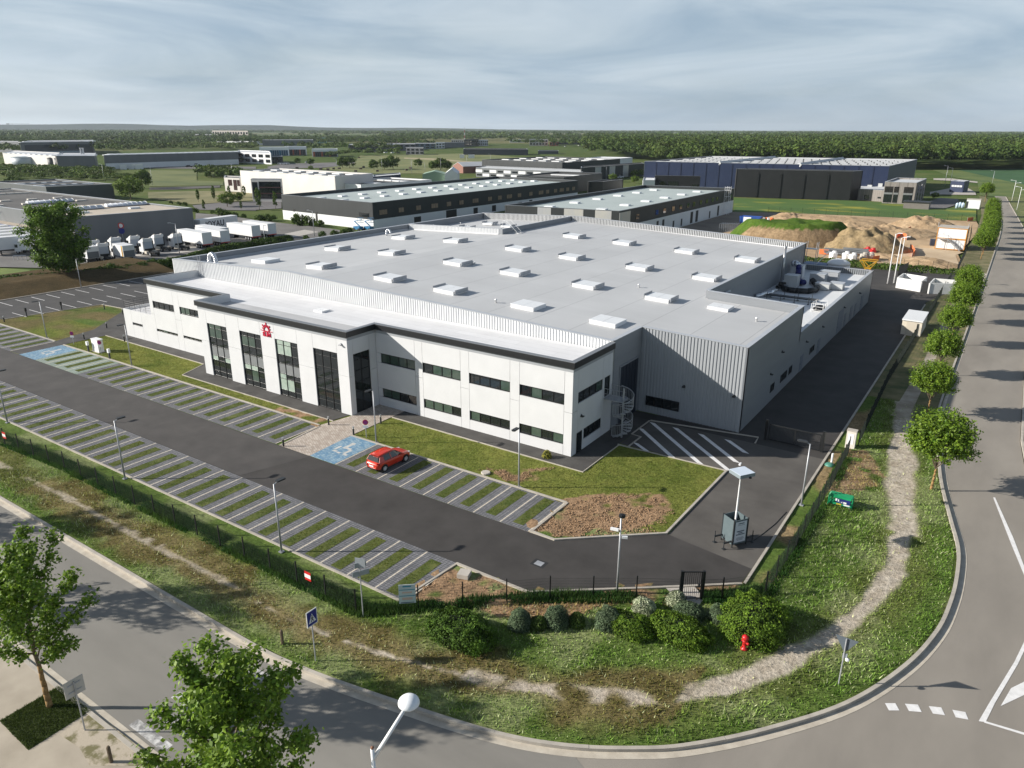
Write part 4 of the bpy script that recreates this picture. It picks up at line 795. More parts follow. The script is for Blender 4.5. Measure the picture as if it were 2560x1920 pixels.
# ---- plant on the low roof
LZ = 4.55
def LP(x, y): return P(*C5(x,y), LZ)
def unit(name, cx, cy, sx, sy, h, mt, z=LZ, top=None):
    mb = MB(); mb.box(cx-sx/2,cx+sx/2,cy-sy/2,cy+sy/2,z+.12,z+h); 
    for q in (-1,1): mb.box(cx-sx/2,cx+sx/2,cy+q*sy*.35-.06,cy+q*sy*.35+.06,z,z+.12)
    o = mb.build(name, mt, FAC); MB().box(cx-sx/2-.05,cx+sx/2+.05,cy-sy/2-.05,cy+sy/2+.05,z+h+.002,z+h+.05).build('unit_lid', top or M_CAP, o); return o
M_UNIT = mat('plant_unit_grey', (.42,.43,.43), (.48,.49,.49), 1, .5)
unit('air_unit',-27.0,116.6,1.9,1.9,1.9,M_UNIT); unit('air_unit',-24.2,121.5,2.2,2.2,1.7,M_CLAD); unit('air_unit',-22.6,117.6,2.0,1.6,1.0,M_UNIT); unit('air_unit',-20.9,119.0,1.9,1.9,1.0,M_UNIT); unit('air_unit',-23.2,124.5,2.8,1.8,1.7,M_CLAD); unit('air_unit',-28.0,124.5,1.6,1.6,2.2,M_WHITE)
sk = MB()
for i in range(2):
    for j in range(3): sk.box(-27.2+i*2.6,-24.9+i*2.6,89.6+j*2.5,91.8+j*2.5,LZ,LZ+.55)
sk.box(-26.6,-23.4,97.6,98.2,LZ,LZ+.4); sk.build('skylight_bank', M_UNIT, FAC)
px_ = [(-28.9,123.5,7.0),(-28.4,123.4,7.2),(-27.7,122.9,6.9),(-27.5,122.4,6.3),(-27.4,121.8,5.5),(-26.9,120.6,5.1),(-26.2,119.0,5.05),(-25.6,118.2,5.2)]
MB().path(px_[:3],.45,10).build('foil_elbow', M_ALU, FAC, True); MB().path(px_[2:],.45,10).build('blue_hose', mat('blue_plastic', (.012,.016,.12), None, rough=.35), FAC, True)
hz_ = [(-24.8,120.2,5.3),(-23.9,118.8,5.0),(-23.2,116.6,4.95),(-23.0,114.6,4.95),(-23.8,113.0,4.95),(-25.2,112.4,4.95),(-26.4,112.4,4.95),(-27.3,113.0,5.0)]
MB().path(catmull3 if False else hz_,.42,10).build('black_hose', mat('black_plastic', (.012,.013,.014), None, rough=.45), FAC, True)
un = MB()
for i in range(9): un.obox((-27.8+random.uniform(-.5,.5),113.6+random.uniform(-.6,.6),LZ+.3+.1*i),(.5,.4,.3),random.random()*3)
un.build('bundled_hose', MATS['black_plastic'], FAC)
ra = MB()
for i in range(4):
    for y in (105.6,107.6): ra.tube((-27.6+i*1.9,y,LZ),(-27.6+i*1.9,y,LZ+1.1),.04,5); ra.box(-27.75+i*1.9,-27.45+i*1.9,y-.15,y+.15,LZ,LZ+.04)
ra.box(-28.2,-21.0,106.9,107.9,LZ+.35,LZ+.5); ra.build('pipe_rack', M_DARK, FAC)
ln_ = MB(); ln_.path([(-29.1,105.5,4.9),(-28.2,107.5,5.0),(-27.6,110.5,5.0)],.3,9); ln_.build('foil_duct_run', M_ALU, FAC, True)
ln_ = MB(); ln_.path([(-29.35,89.2,4.6),(-29.35,89.2,6.4),(-29.35,92.6,7.7),(-29.2,93.6,7.7)],.14,8); ln_.build('overflow_pipe', M_CAP, FAC, True)
ch = MB(); ch.tube((-28.95,118.2,4.55),(-28.95,118.2,10.2),.2,10); ch.lathe((-28.95,118.2,10.2),[(.2,0),(.28,.05),(.28,.2),(.05,.3)],10); ch.build('flue_pipe', mat('stainless', (.42,.42,.42), (.55,.55,.55), 2, .3, metal=.7), FAC, True)
MB().box(-29.0,-27.2,115.2,116.6,4.55,5.0).build('duct_box', M_CLAD, FAC)
jk = MB(); jr = random.Random(3)
for i in range(26): jk.obox((-19.9+jr.uniform(-.6,.6),88.6+jr.uniform(-1.2,3.4),LZ+.08+jr.random()*.2),(jr.uniform(.3,1.2),jr.uniform(.2,.6),.08),jr.random()*3)
jk.build('offcut_pile', mat('offcuts', (.55,.50,.45), (.75,.73,.71), 4, .7), FAC)
jk = MB()
for i in range(12): jk.obox((-28.6+jr.uniform(-.5,.5),98.0+jr.uniform(-.8,.8),LZ+.2+jr.random()*.5),(jr.uniform(.3,.7),jr.uniform(.3,.6),.35),jr.random()*3)
jk.build('bag_pile', mat('grey_bags', (.20,.20,.19), (.32,.31,.29), 5, .9), FAC)
tro = thing('caged_trolley', 'white caged trolley with black coils standing by the low parapet', 'trolley', (-19.9,103.0,LZ))
mb = MB()
for dx in (-.75,.75):
    for dy in (-1.3,0,1.3): mb.tube((-19.9+dx,103+dy,LZ),(-19.9+dx,103+dy,LZ+1.1),.035,5)
    for h in (.3,.7,1.1): mb.tube((-19.9+dx,101.7,LZ+h),(-19.9+dx,104.3,LZ+h),.025,5)
for dy in (-1.3,1.3):
    for h in (.3,.7,1.1): mb.tube((-20.65,103+dy,LZ+h),(-19.15,103+dy,LZ+h),.025,5)
mb.build('cage', M_WHITE, tro); MB().box(-20.6,-19.2,101.8,104.2,LZ+.05,LZ+.12).build('deck', M_WHITE, tro)
for dy in (-.7,.6):
    tq = MB(); 
    for i in range(12): a0, a1 = 2*math.pi*i/12, 2*math.pi*(i+1)/12; tq.tube((-19.9+.45*math.cos(a0),103+dy+.45*math.sin(a0),LZ+.35),(-19.9+.45*math.cos(a1),103+dy+.45*math.sin(a1),LZ+.35),.2,7)
    tq.build('coil', MATS['black_plastic'], tro)
# spiral stair at the office gable
ss = thing('spiral_stair', 'galvanised spiral stair climbing beside the white gable to its upper door', 'staircase', (-27.0,58.6,.15))
cx, cy = -27.05, 58.35; MB().tube((cx,cy,.15),(cx,cy,5.0),.09,10).build('centre_post', M_GALV, ss)
NS = 21; prev = None; rail = MB(); rail2 = MB(); bal = MB()
for i in range(NS):
    a0 = math.radians(-150+i*31.0); a1 = a0+math.radians(29); z = .15+(i+1)*3.72/NS
    tm = MB(); r0, r1 = .09, .92; tm.prism([(cx+r0*math.cos(a0),cy+r0*math.sin(a0)),(cx+r1*math.cos(a0),cy+r1*math.sin(a0)),(cx+r1*math.cos(a1),cy+r1*math.sin(a1)),(cx+r0*math.cos(a1),cy+r0*math.sin(a1))], z-.04, z); tm.build('tread', M_GALV, ss)
    for f_ in (0,.33,.66):
        a = a0+(a1-a0)*f_; zz = z+f_*3.72/NS; q = (cx+.95*math.cos(a),cy+.95*math.sin(a),zz+1.0)
        bal.tube((q[0],q[1],zz-.05),q,.014,4)
        if prev: rail.tube(prev,q,.028,5); rail2.tube((prev[0],prev[1],prev[2]-.95),(q[0],q[1],q[2]-.95),.024,4)
        prev = q
rail.build('handrail', M_GALV, ss); rail2.build('stringer', M_GALV, ss); bal.build('balusters', M_GALV, ss)
ld = MB(); ld.box(-28.75,-26.9,57.7,59.1,3.82,3.88); ld.build('landing', M_GALV, ss)
lr = MB()
for y in (57.7,59.1):
    for h in (.5,1.0): lr.tube((-28.7,y,3.88+h),(-27.2,y,3.88+h),.022,5)
    for i in range(6): lr.tube((-28.7+i*.3,y,3.88),(-28.7+i*.3,y,4.9),.014,4)
lr.build('landing_railing', M_GALV, ss)
# steel stair at the back corner
bs = thing('steel_stair', 'galvanised outside stair at the back corner of the factory', 'staircase', (-28.5,135.5,.1))
mb = MB(); mb.box(-29.6,-27.6,134.05,135.6,8.0,8.06)
for x in (-29.5,-27.7):
    for y in (134.2,135.5): mb.tube((x,y,.1),(x,y,9.2),.05,5)
mb.build('tower_frame', M_GALV, bs); mb = MB()
for k_ in range(3):
    for i in range(8): mb.box(-27.6+(i*.25 if k_%2 == 0 else 1.75-i*.25),-27.4+(i*.25 if k_%2 == 0 else 1.75-i*.25),134.3,135.4,.3+k_*2.6+i*.32,.34+k_*2.6+i*.32)
mb.build('treads', M_GALV, bs)
# ================================================================ VEGETATION GENERATORS
def unitv(n):
    v = RNG.normal(size=(n,3)); return v/np.linalg.norm(v,axis=1)[:,None]
def cards(p, nrm, size, cols, jit=.6, asp=.7, tri=False):
    n = len(p); nn = nrm+RNG.normal(size=(n,3))*jit; nn /= np.linalg.norm(nn,axis=1)[:,None]+1e-9; a = np.cross(nn,unitv(n)); a /= np.linalg.norm(a,axis=1)[:,None]+1e-9; b = np.cross(nn,a)
    s = np.broadcast_to(size,(n,))[:,None]*RNG.uniform(.7,1.3,(n,1)); a = a*s*.5; b = b*s*.5*asp; V = np.empty((n,4,3)); V[:,0] = p-a; V[:,1] = p-b*.9; V[:,2] = p+a; V[:,3] = p+b*.9
    return V.reshape(-1,3), np.arange(4*n).reshape(-1,4), np.repeat(cols,4,0)
M_LEAF = vcmat('leaves', .55, .3, 0, 1, .35); M_LEAFD = vcmat('dense_foliage', .7, .2, 0, 1, .18)
M_BARK = mat('bark', (.10,.075,.05), (.20,.16,.11), 6, .95, .01, 20); M_BARKO = mat('ochre_bark', (.22,.13,.05), (.32,.20,.085), 5, .95, .01, 20)
def leafcol(n, dark, light, var=.25):
    f = RNG.uniform(0,1,n)[:,None]; return (np.array(dark)*(1-f)+np.array(light)*f)*RNG.uniform(1-var,1+var,(n,1))
def open_tree(name, seed, h, th, R, nb, leaf, per, dark, light, ochre=True):
    """tree with visible limbs: tapered trunk, rising limbs, twig tips that carry leaf clusters; built at the origin"""
    r = random.Random(seed); tr_ = MB(); lb = MB(); tips = []
    bend = (r.uniform(-.15,.15), r.uniform(-.15,.15)); q = [(0,0,0)]
    for i in range(1,7): q.append((bend[0]*i/6+r.uniform(-.02,.02), bend[1]*i/6+r.uniform(-.02,.02), th*i/6))
    for i in range(6): tr_.tube(q[i],q[i+1],.15*(1-.06*i),9,.15*(1-.06*(i+1)))
    top = Vector(q[-1]); lead = [top]
    for i in range(6): lead.append(lead[-1]+Vector((r.uniform(-.12,.12),r.uniform(-.12,.12),(h*.9-th)/6)))
    for i in range(6): lb.tube(lead[i],lead[i+1],.10*(1-.14*i),7,.10*(1-.14*(i+1)))
    for k_ in range(nb):
        t = (k_+.5)/nb; s = lead[0].lerp(lead[-1],t*.92); az = k_*2.4+r.uniform(-.4,.4); el = math.radians(r.uniform(18,38)+t*38); env = R*(math.sin(math.pi*(.22+.70*t))**.7)*r.uniform(.8,1.12)
        d = Vector((math.cos(az)*math.cos(el),math.sin(az)*math.cos(el),math.sin(el))); p = s; pts_ = [s]; n_ = 4
        for i in range(n_): p = p+d*(env/max(math.cos(el),.72)*.9/n_)+Vector((r.uniform(-.1,.1),r.uniform(-.1,.1),.06+r.uniform(-.06,.1))); pts_.append(p)
        for i in range(n_): lb.tube(pts_[i],pts_[i+1],.05*(1-.2*i),5,.05*(1-.2*(i+1)))
        for i in range(1,n_+1):
            for j in range(4):
                a2 = az+r.uniform(-1.5,1.5); e2 = r.uniform(.1,1.2); l = env*r.uniform(.14,.32); e = pts_[i]+Vector((math.cos(a2)*math.cos(e2),math.sin(a2)*math.cos(e2),math.sin(e2)))*l
                lb.tube(pts_[i],e,.016,3,.006); tips.append(tuple(e)); tips.append(tuple(pts_[i].lerp(e,.6)))
    tips = np.array(tips); n = len(tips)*per; i = np.repeat(np.arange(len(tips)),per); off = RNG.normal(size=(n,3))*np.array((.17,.17,.14))*R/2.3; p = tips[i]+off
    c = leafcol(n,dark,light)*RNG.uniform(.8,1.2,len(tips))[i][:,None]; nr = off/(np.linalg.norm(off,axis=1)[:,None]+1e-6)*.6+np.array((0,0,.6)); V, F_, Cc = cards(p,nr,leaf,c,.7)
    return tr_, lb, V, F_, Cc
def make_open_tree(label, seed, loc, h, th, R, nb, leaf, per, dark, light, rz=0, group=None):
    t_ = thing('street_tree', label, 'tree', (0,0,0), group); a, b, V, F_, Cc = open_tree('x',seed,h,th,R,nb,leaf,per,dark,light)
    a.build('trunk', M_BARKO, t_, True); b.build('limbs', M_BARK, t_, True); o = fastmesh('crown', V, F_, M_LEAF, Cc, t_); o['kind'] = 'stuff'
    t_.location = loc; t_.rotation_euler = (0,0,rz); return t_
GD, GL = (.075,.150,.014), (.215,.320,.035)
make_open_tree('young maple with ochre trunk rising from the square grass bed', 3, (-35.6,11.4,.12), 8.7, 2.5, 2.6, 18, .20, 19, GD, GL)
make_open_tree('leafy maple beside the white globe street lamp', 8, (-19.3,11.2,.1), 10.2, 2.6, 2.6, 22, .20, 20, GD, GL)
make_open_tree('maple on the pavement that shades the road west of the square bed', 5, (-51.6,10.9,.12), 8.6, 2.6, 2.7, 16, .20, 13, GD, GL)
make_open_tree('westernmost maple on the south pavement', 6, (-67.4,11.0,.12), 8.6, 2.6, 2.6, 16, .21, 10, GD, GL)
# round clipped trees along the east road
def ball_crown(R, hz, n, leaf, dark, light, lumps=60, lump_r=.42, lo=-.75):
    u = unitv(lumps*3); u = u[u[:,2] > lo][:lumps]; c = u*np.array((R,R,hz))*RNG.uniform(.62,.92,(len(u),1)); i = RNG.integers(len(c),size=n); d = unitv(n); lr = lump_r*R*RNG.uniform(.6,1.1,len(c))
    p = c[i]+d*lr[i][:,None]*RNG.uniform(.45,1.05,(n,1)); col = leafcol(n,dark,light,.2)*RNG.uniform(.75,1.2,len(c))[i][:,None]
    nr = d*.7+p/np.array((R,R,hz))*.5; return p, nr, col
def make_ball_tree(label):
    t_ = thing('round_tree', label, 'tree', (0,0,0), 'clipped round trees along the east road'); tm = MB(); z = 0
    for i in range(5): tm.tube((0,0,i*.38),(0.02*i,0,(i+1)*.38),.11-.008*i,9,.102-.008*i)
    tm.build('trunk', M_BARKO, t_, True); lm = MB(); r = random.Random(2)
    for k_ in range(18):
        a = k_*2.4; e = r.uniform(.5,1.4); lm.tube((0,0,1.8),(math.cos(a)*math.cos(e)*1.6,math.sin(a)*math.cos(e)*1.6,1.9+math.sin(e)*2.2),.04,4,.012)
    lm.build('limbs', M_BARK, t_); P_ = []; N_ = []; C_ = []; ns = 210
    for k_ in range(ns):                                              # upright shoots fanning out of the pollard head
        az = k_*2.39996+RNG.uniform(-.2,.2); el = math.asin(min(.995,(k_+.5)/ns*1.38-.38)) ; d = np.array((math.cos(az)*math.cos(el),math.sin(az)*math.cos(el),math.sin(el))); L_ = RNG.uniform(.80,1.14)
        end = d*np.array((2.35,2.35,2.75))*L_+np.array((0,0,.45)); n_ = 54; s = RNG.uniform(.42,1.0,n_)**.8; bend = np.array((0,0,.35))*(s**2)[:,None]*(1-d[2])
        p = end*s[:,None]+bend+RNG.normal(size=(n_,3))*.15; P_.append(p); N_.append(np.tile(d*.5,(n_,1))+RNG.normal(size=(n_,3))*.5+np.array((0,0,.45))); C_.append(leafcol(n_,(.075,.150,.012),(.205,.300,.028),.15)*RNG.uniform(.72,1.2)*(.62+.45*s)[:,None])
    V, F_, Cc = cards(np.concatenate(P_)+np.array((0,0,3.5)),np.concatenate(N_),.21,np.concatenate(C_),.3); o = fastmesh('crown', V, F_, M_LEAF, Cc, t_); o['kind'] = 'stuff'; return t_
bt = make_ball_tree('round clipped tree on the verge opposite the sliding gate'); u_ = []
place(bt,u_,(-1.75,62.9,.1),0.3,s=1.03)
RT = [(-4.0,81.6,.86,'round clipped tree, first one north of the bend by the worn path'),(-4.4,96.6,.84,'round clipped tree, second north of the bend by the worn path'),(-4.4,112.3,.86,'round clipped tree beside the cream shelter'),(-4.4,126.8,.92,'round clipped tree between the cream shelter and the white bin enclosure'),(-4.6,139.4,.95,'round clipped tree next to the white bin enclosure'),
    (-5.2,150.5,.8,'round clipped tree in front of the plot entrance')]
for i, (x, y, s, lb_) in enumerate(RT): place(bt,u_,(x,y,.06),i*1.1,lb_,s=s)
for i, y in enumerate((196,204,214,224,236,249,263,279,297)): place(bt,u_,(-5.3-max(0,y-230)*.035,y,.0),i*.9,'round clipped tree in the row past the white site cabins',s=.95)
place(bt,u_,(-12.5,360,0),2,'lone round clipped tree where the east road bends away',s=1.15)
for i, y in enumerate((205,222,240,258,276,300)): place(bt,u_,(8.6-max(0,y-240)*.05,y,0),i*.7,'round clipped tree behind the row of white street lamps',s=.9)
# shrubs in front of the pedestrian gate
def shrub(label, x, y, rx, ry, h, n, leaf, dark, light, mt=M_LEAFD, lumps=26, name='shrub', box=0.0, up=0.0, group='shrubs planted in front of the pedestrian gate', z=.15):
    d = unitv(n); d[:,2] = np.abs(d[:,2]); sh = np.sign(d)*np.abs(d)**(1-.45*box) if box else d; p = sh*np.array((rx,ry,h))
    nz = vnoise(p[:,0]*1.3+x,p[:,1]*1.3+p[:,2]*1.7+y,.55,5); p = p*(.86+.2*nz[:,None])*RNG.uniform(.86,1.03,(n,1)); c = leafcol(n,dark,light)*(.6+.8*nz[:,None]); nr = d+np.array((0,0,up))
    V, F_, Cc = cards(p,nr,leaf,c,.55); core_v = []
    o = fastmesh(name, V, F_, mt, Cc); tag(o, label, 'shrub', group); o.location = (x,y,z)
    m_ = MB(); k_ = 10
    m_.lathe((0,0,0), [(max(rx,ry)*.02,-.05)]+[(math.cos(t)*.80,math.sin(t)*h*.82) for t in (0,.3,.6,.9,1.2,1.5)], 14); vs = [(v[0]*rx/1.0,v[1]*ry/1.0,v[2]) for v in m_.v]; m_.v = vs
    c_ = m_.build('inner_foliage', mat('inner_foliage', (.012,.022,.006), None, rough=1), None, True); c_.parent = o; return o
BXD, BXL = (.045,.095,.008), (.125,.195,.018); GRD, GRL = (.045,.075,.035), (.115,.155,.085)
shrub('wide dark green clipped hedge beside the information board', -21.9,27.2,2.25,1.35,1.35,9000,.12,(.030,.07,.008),(.085,.15,.018),box=.6)
shrub('broad bright green clipped hedge with two humps below the gate', -11.7,34.3,2.0,1.2,1.1,7000,.12,BXD,BXL,box=.5)
shrub('low green clipped hedge joined to the left of the two humped one', -14.2,33.2,1.5,1.05,1.0,4600,.12,BXD,BXL,box=.5)
shrub('big rounded bright green hedge behind the red hydrant', -8.3,37.4,1.95,2.2,1.8,10000,.12,BXD,BXL,box=.5)
for x, y, rx, h, lb_ in ((-19.6,29.9,.75,1.15,'grey green round shrub just right of the wide dark hedge'),(-18.0,31.3,.85,1.2,'larger grey green round shrub in the middle of the bed'),(-15.4,32.9,.85,1.25,'grey green round shrub left of the two humped hedge'),(-11.9,36.4,1.0,.85,'grey green round shrub before the gate path'),(-10.2,37.2,.8,.85,'grey green shrub tucked against the big rounded hedge')):
    shrub(lb_,x,y,rx,rx,h,3600,.085,GRD,GRL,up=.4)
for x, y, rx, h, lb_ in ((-18.7,30.4,.55,.75,'small dark leafy shrub at the foot of the larger grey green one'),(-17.0,31.9,.55,.75,'small dark leafy shrub standing alone between round ones')):
    shrub(lb_,x,y,rx,rx,h,1600,.10,(.03,.06,.01),(.10,.15,.03))
for x, y, rx, h, lb_ in ((-14.3,35.3,.75,.95,'white and green variegated shrub left of the gate path'),(-13.0,37.2,.7,.75,'variegated pale shrub closest to the pedestrian gate')):
    shrub(lb_,x,y,rx,rx,h,2600,.11,(.14,.18,.09),(.52,.55,.38))
tag(shrub('small yellow flowering bush at the corner of the white gable', -30.5,50.6,.45,.45,.75,500,.09,(.16,.17,.03),(.45,.40,.06)), None, 'bush')
# ================================================================ FENCES AND GATES
def panel_mesh():
    mb = MB()
    for i in range(51): x = i*.05-1.25; mb.box(x-.002,x+.002,-.002,.002,.06,1.5)
    for z in (.08,.28,.48,.68,.88,1.08,1.28,1.48): mb.box(-1.25,1.25,-.006,-.001,z-.004,z+.004)
    return mb.mesh('fence_panel')
PANEL = panel_mesh(); PANEL.materials.append(mat('dark_green_wire', (.015,.022,.017), None, rough=.6)); pm_ = MB(); pm_.box(-.035,.035,-.035,.035,-.1,1.62); pm_.box(-.038,.038,-.038,.038,1.62,1.65); POST = pm_.mesh('fence_post'); POST.materials.append(M_BLACK)
def fence(label, line, sp=2.5, z=.12, h=1.0):
    f = thing('mesh_fence', label, 'fence', (line[0][0],line[0][1],z)); first = True
    for a, b in zip(line[:-1], line[1:]):
        d = math.hypot(b[0]-a[0],b[1]-a[1]); n = max(1,round(d/sp)); ang = math.atan2(b[1]-a[1],b[0]-a[0])
        for i in range(n+1):
            if i or first:
                o = link('post', POST, f); o.location = (a[0]+(b[0]-a[0])*i/n, a[1]+(b[1]-a[1])*i/n, z); o.rotation_euler = (0,0,ang); o.scale = (1,1,h)
            if i < n:
                t = (i+.5)/n; o = link('wire_panel', PANEL, f); o.location = (a[0]+(b[0]-a[0])*t, a[1]+(b[1]-a[1])*t, z); o.rotation_euler = (0,0,ang); o.scale = (d/n/2.5,1,h)
        first = False
    return f
fence('dark wire mesh fence along the south verge behind the parking bays', FENCE_S)
fence('wire mesh fence carrying the information board at the rounded corner', FENCE_C, 2.7)
fence('short wire mesh fence between the pedestrian gate and the east corner post', FENCE_C2)
fence('wire mesh fence from the corner post up to the white meter pillar', FENCE_E, 2.3)
fence('long black mesh fence between the service yard and the worn path', FENCE_E2+[(-8.6,164)], 2.4)
fence('tall mesh fence round the building plot behind the bin enclosure', [(-30,171),(-18,172.5),(-7.5,174)], 3.0, .0, 1.25)
fence('mesh fence along the flower meadow edge', PZ([('A4',0,870),('A4',600,892),('A4',1200,918),('A4',1790,942)]), 4.0, -.1, 1.3)
fence('leaning mesh fence beside the site cabins and the trees', [(-8.4,176),(-8.6,200),(-9.6,232),(-10.6,250)], 3.0, 0, 1.2)
g1, g2 = FENCE_C[-1], FENCE_C2[0]
pg = thing('pedestrian_gate', 'black barred pedestrian gate between two square posts', 'gate', (g1[0],g1[1],.1))
ux, uy = g2[0]-g1[0], g2[1]-g1[1]; gl_ = math.hypot(ux,uy); ux, uy = ux/gl_, uy/gl_; ga = math.atan2(uy,ux)
def GP(s, z): return (g1[0]+ux*s, g1[1]+uy*s, .12+z)
for s in (.06,gl_-.06): MB().obox(GP(s,1.02),(.16,.16,2.1),ga).build('post', M_BLACK, pg)
fr_ = MB(); fr_.obox(GP(gl_/2,2.0),(gl_-.3,.05,.06),ga); fr_.obox(GP(gl_/2,.14),(gl_-.3,.05,.06),ga)
for s in (.18,gl_-.18): fr_.obox(GP(s,1.07),(.05,.05,1.9),ga)
fr_.build('gate_frame', M_BLACK, pg)
for i in range(1,9): MB().tube(GP(.18+(gl_-.36)*i/9,.15),GP(.18+(gl_-.36)*i/9,2.0),.014,5).build('bar', M_BLACK, pg)
MB().obox(GP(gl_-.3,1.05),(.12,.09,.22),ga).build('lock', M_DARK, pg)
sheet('gate_path', [PT('C3',1305,1072),PT('C3',1560,1062),PT('C3',1660,1180),PT('C3',1600,1260),PT('C3',1500,1260),PT('C3',1430,1190)], .185, M_CONC)
vg = thing('sliding_gate', 'black barred sliding gate across the service yard', 'gate', (-15.6,65.55,.12))
fr_ = MB(); fr_.box(-15.5,-10.9,65.5,65.58,.2,.32); fr_.box(-15.5,-10.9,65.5,65.58,1.68,1.78)
for x in (-15.5,-13.2,-10.98): fr_.box(x,x+.08,65.5,65.58,.32,1.68)
fr_.build('gate_frame', M_BLACK, vg)
for i in range(40):
    x = -15.36+i*.11
    if abs(x+13.16) > .06: MB().box(x-.011,x+.011,65.53,65.55,.32,1.68).build('bar', M_BLACK, vg)
for x in (-15.75,-10.75): MB().box(x-.11,x+.11,65.42,65.64,.1,2.15).build('post', M_BLACK, vg)
mp_ = thing('meter_pillar', 'white concrete meter pillar at the end of the wire fence', 'pillar', (-8.8,68.2,.1))
MB().box(-9.25,-8.45,67.9,68.45,.05,1.75).build('cabinet', mat('cream_concrete', (.60,.56,.50), (.68,.64,.58), 1.5, .8), mp_); MB().box(-9.28,-8.42,67.87,68.48,1.752,1.83).build('cap', M_CONC, mp_); MB().box(-9.1,-8.6,67.885,67.898,.5,1.5).build('door', M_WHITE, mp_)
# ================================================================ LAMPS
def site_lamp():
    t_ = thing('car_park_lamp', 'x', 'lamp post', (0,0,0), 'lamp posts around the car park'); mb = MB(); mb.tube((0,0,.05),(0,0,5.15),.075,9,.045); mb.build('pole', M_GALV, t_, True)
    MB().box(-.16,.16,-.16,.16,.0,.05).build('base_plate', M_GALV, t_); a = MB(); a.tube((0,0,5.12),(.3,0,5.22),.035,7); a.build('arm', M_GALV, t_)
    hd = MB(); hd.prism([(.2,-.14),(.85,-.17),(.95,0),(.85,.17),(.2,.14)], 5.2, 5.3); hd.build('lamp_head', M_DARK, t_); return t_
sl = site_lamp(); us_ = []
for x, y, a, lb_ in ((-37.5,27.35,90,'lamp post behind the fence nearest the direction signs'),(-57.1,27.4,90,'lamp post at the foot of the middle of the south bays'),(-78.5,27.6,90,'lamp post at the foot of the west end of the south bays'),(-86,44.55,-90,'lamp post on the lawn before the left wing'),
    (-107.7,44.9,-90,'lamp post beside the far west bays'),(-45.2,44.5,-90,'lamp post beside the round no parking sign at the entrance'),(-29.4,44.5,-90,'lamp post on the lawn near the unsown earth'),(-9.75,54.3,180,'lamp post behind the kerb of the access drive'),(-138.2,65,0,'lamp post on the bank of the side car park')):
    place(sl,us_,(x,y,.12),math.radians(a),lb_)
cl_ = thing('camera_lamp', 'lamp post with two white cameras inside the corner fence', 'lamp post', (-16.4,36.0,.12)); mb = MB(); mb.tube((-16.4,36,.1),(-16.4,36,5.45),.075,9,.05); mb.build('pole', M_GALV, cl_, True)
mb = MB(); mb.lathe((-16.4,36.1,5.4),[(.05,0),(.2,.06),(.2,.2),(.08,.26)],10); mb.build('lamp_head', M_BLACK, cl_)
MB().obox((-16.75,35.9,4.6),(.5,.16,.14),.2).build('camera', M_WHITE, cl_); MB().obox((-16.15,36.1,4.15),(.34,.16,.14),.5).build('camera', M_WHITE, cl_)
def on_y(n, x, y, Y):
    d = ray(*T(n,x,y)); t = Y/d.y; return (d.x*t, Y, HC+d.z*t)
# globe lamp at the junction: post on the south pavement, arm leaning over the road
a = on_y('D2',1005,1490,12.9); b = on_y('D2',1280,1160,13.9); c = on_y('D2',1320,1090,14.2)
gb = thing('globe_street_lamp', 'tall white street lamp with slanting arm and round white head', 'street lamp', (a[0],a[1],0)); mb = MB(); mb.tube((a[0],a[1],0),(a[0],a[1],a[2]),.085,12,.065); mb.build('pole', M_WHITE, gb, True)
MB().lathe((a[0],a[1],a[2]),[(.06,0),(.06,.05),(.01,.08)],8).build('pole_cap', mat('rust_cap', (.2,.1,.06), None, rough=.8), gb)
mb = MB(); mb.tube((a[0],a[1],a[2]-.45),b,.07,12,.06); mb.build('arm', M_WHITE, gb, True); M_GLOBE = mat('white_enamel', (.80,.82,.84), None, rough=.25)
mb = MB(); mb.lathe((c[0],c[1],c[2]),[(.04,-.14),(.30,-.12),(.36,-.05),(.36,.0),(.33,.08),(.25,.16),(.14,.21),(.02,.23)],28); mb.build('lamp_head', M_GLOBE, gb, True)
def mast(label, x, y, h, arm=1.4, ang=180, name='street_lamp', mt=M_WHITE, two=False, z=0):
    t_ = thing(name, label, 'street lamp', (x,y,z)); mb = MB(); mb.tube((x,y,z-.1),(x,y,z+h),.11,8,.06); mb.build('pole', mt, t_, True); ca, sa = math.cos(math.radians(ang)), math.sin(math.radians(ang))
    for k_, s in enumerate((1,-1) if two else (1,)):
        zz = h-(.9*k_); m2 = MB(); m2.tube((x,y,z+zz-.1),(x+ca*arm*s,y+sa*arm*s,z+zz+.15),.05,6); m2.build('arm', mt, t_); MB().obox((x+ca*(arm+.25)*s,y+sa*(arm+.25)*s,z+zz+.17),(.7,.28,.12),math.radians(ang)).build('lamp_head', mt, t_)
    return t_
mast('slim white twin mast by the bin enclosure', -18.1,152.7,9.4,.5,0); mast('second slim white mast close by the twin mast', -17.2,153.9,8.6,.4,0); mast('white mast behind the black yard gate', -18.4,170,6.8,.4,0)
for i, y in enumerate((170,190,212,236,262,292,330,372)): mast('white twin armed street lamp beside the east road', 6.6-max(0,y-236)*.06-(0 if y < 330 else 2),y,8.0,1.3,180,two=True)['group'] = 'white street lamps along the east road'
mast('grey street lamp above the parked lorry cabs', -160.8,98.9,6.7,1.0,230,mt=M_GALV); mast('grey street lamp beside the black and white unit', -157,136.4,6.6,1.0,200,mt=M_GALV)
mast('thin grey pole near the clipped bushes of the lorry yard', -155.7,119.2,4.5,.2,0,mt=M_GALV)
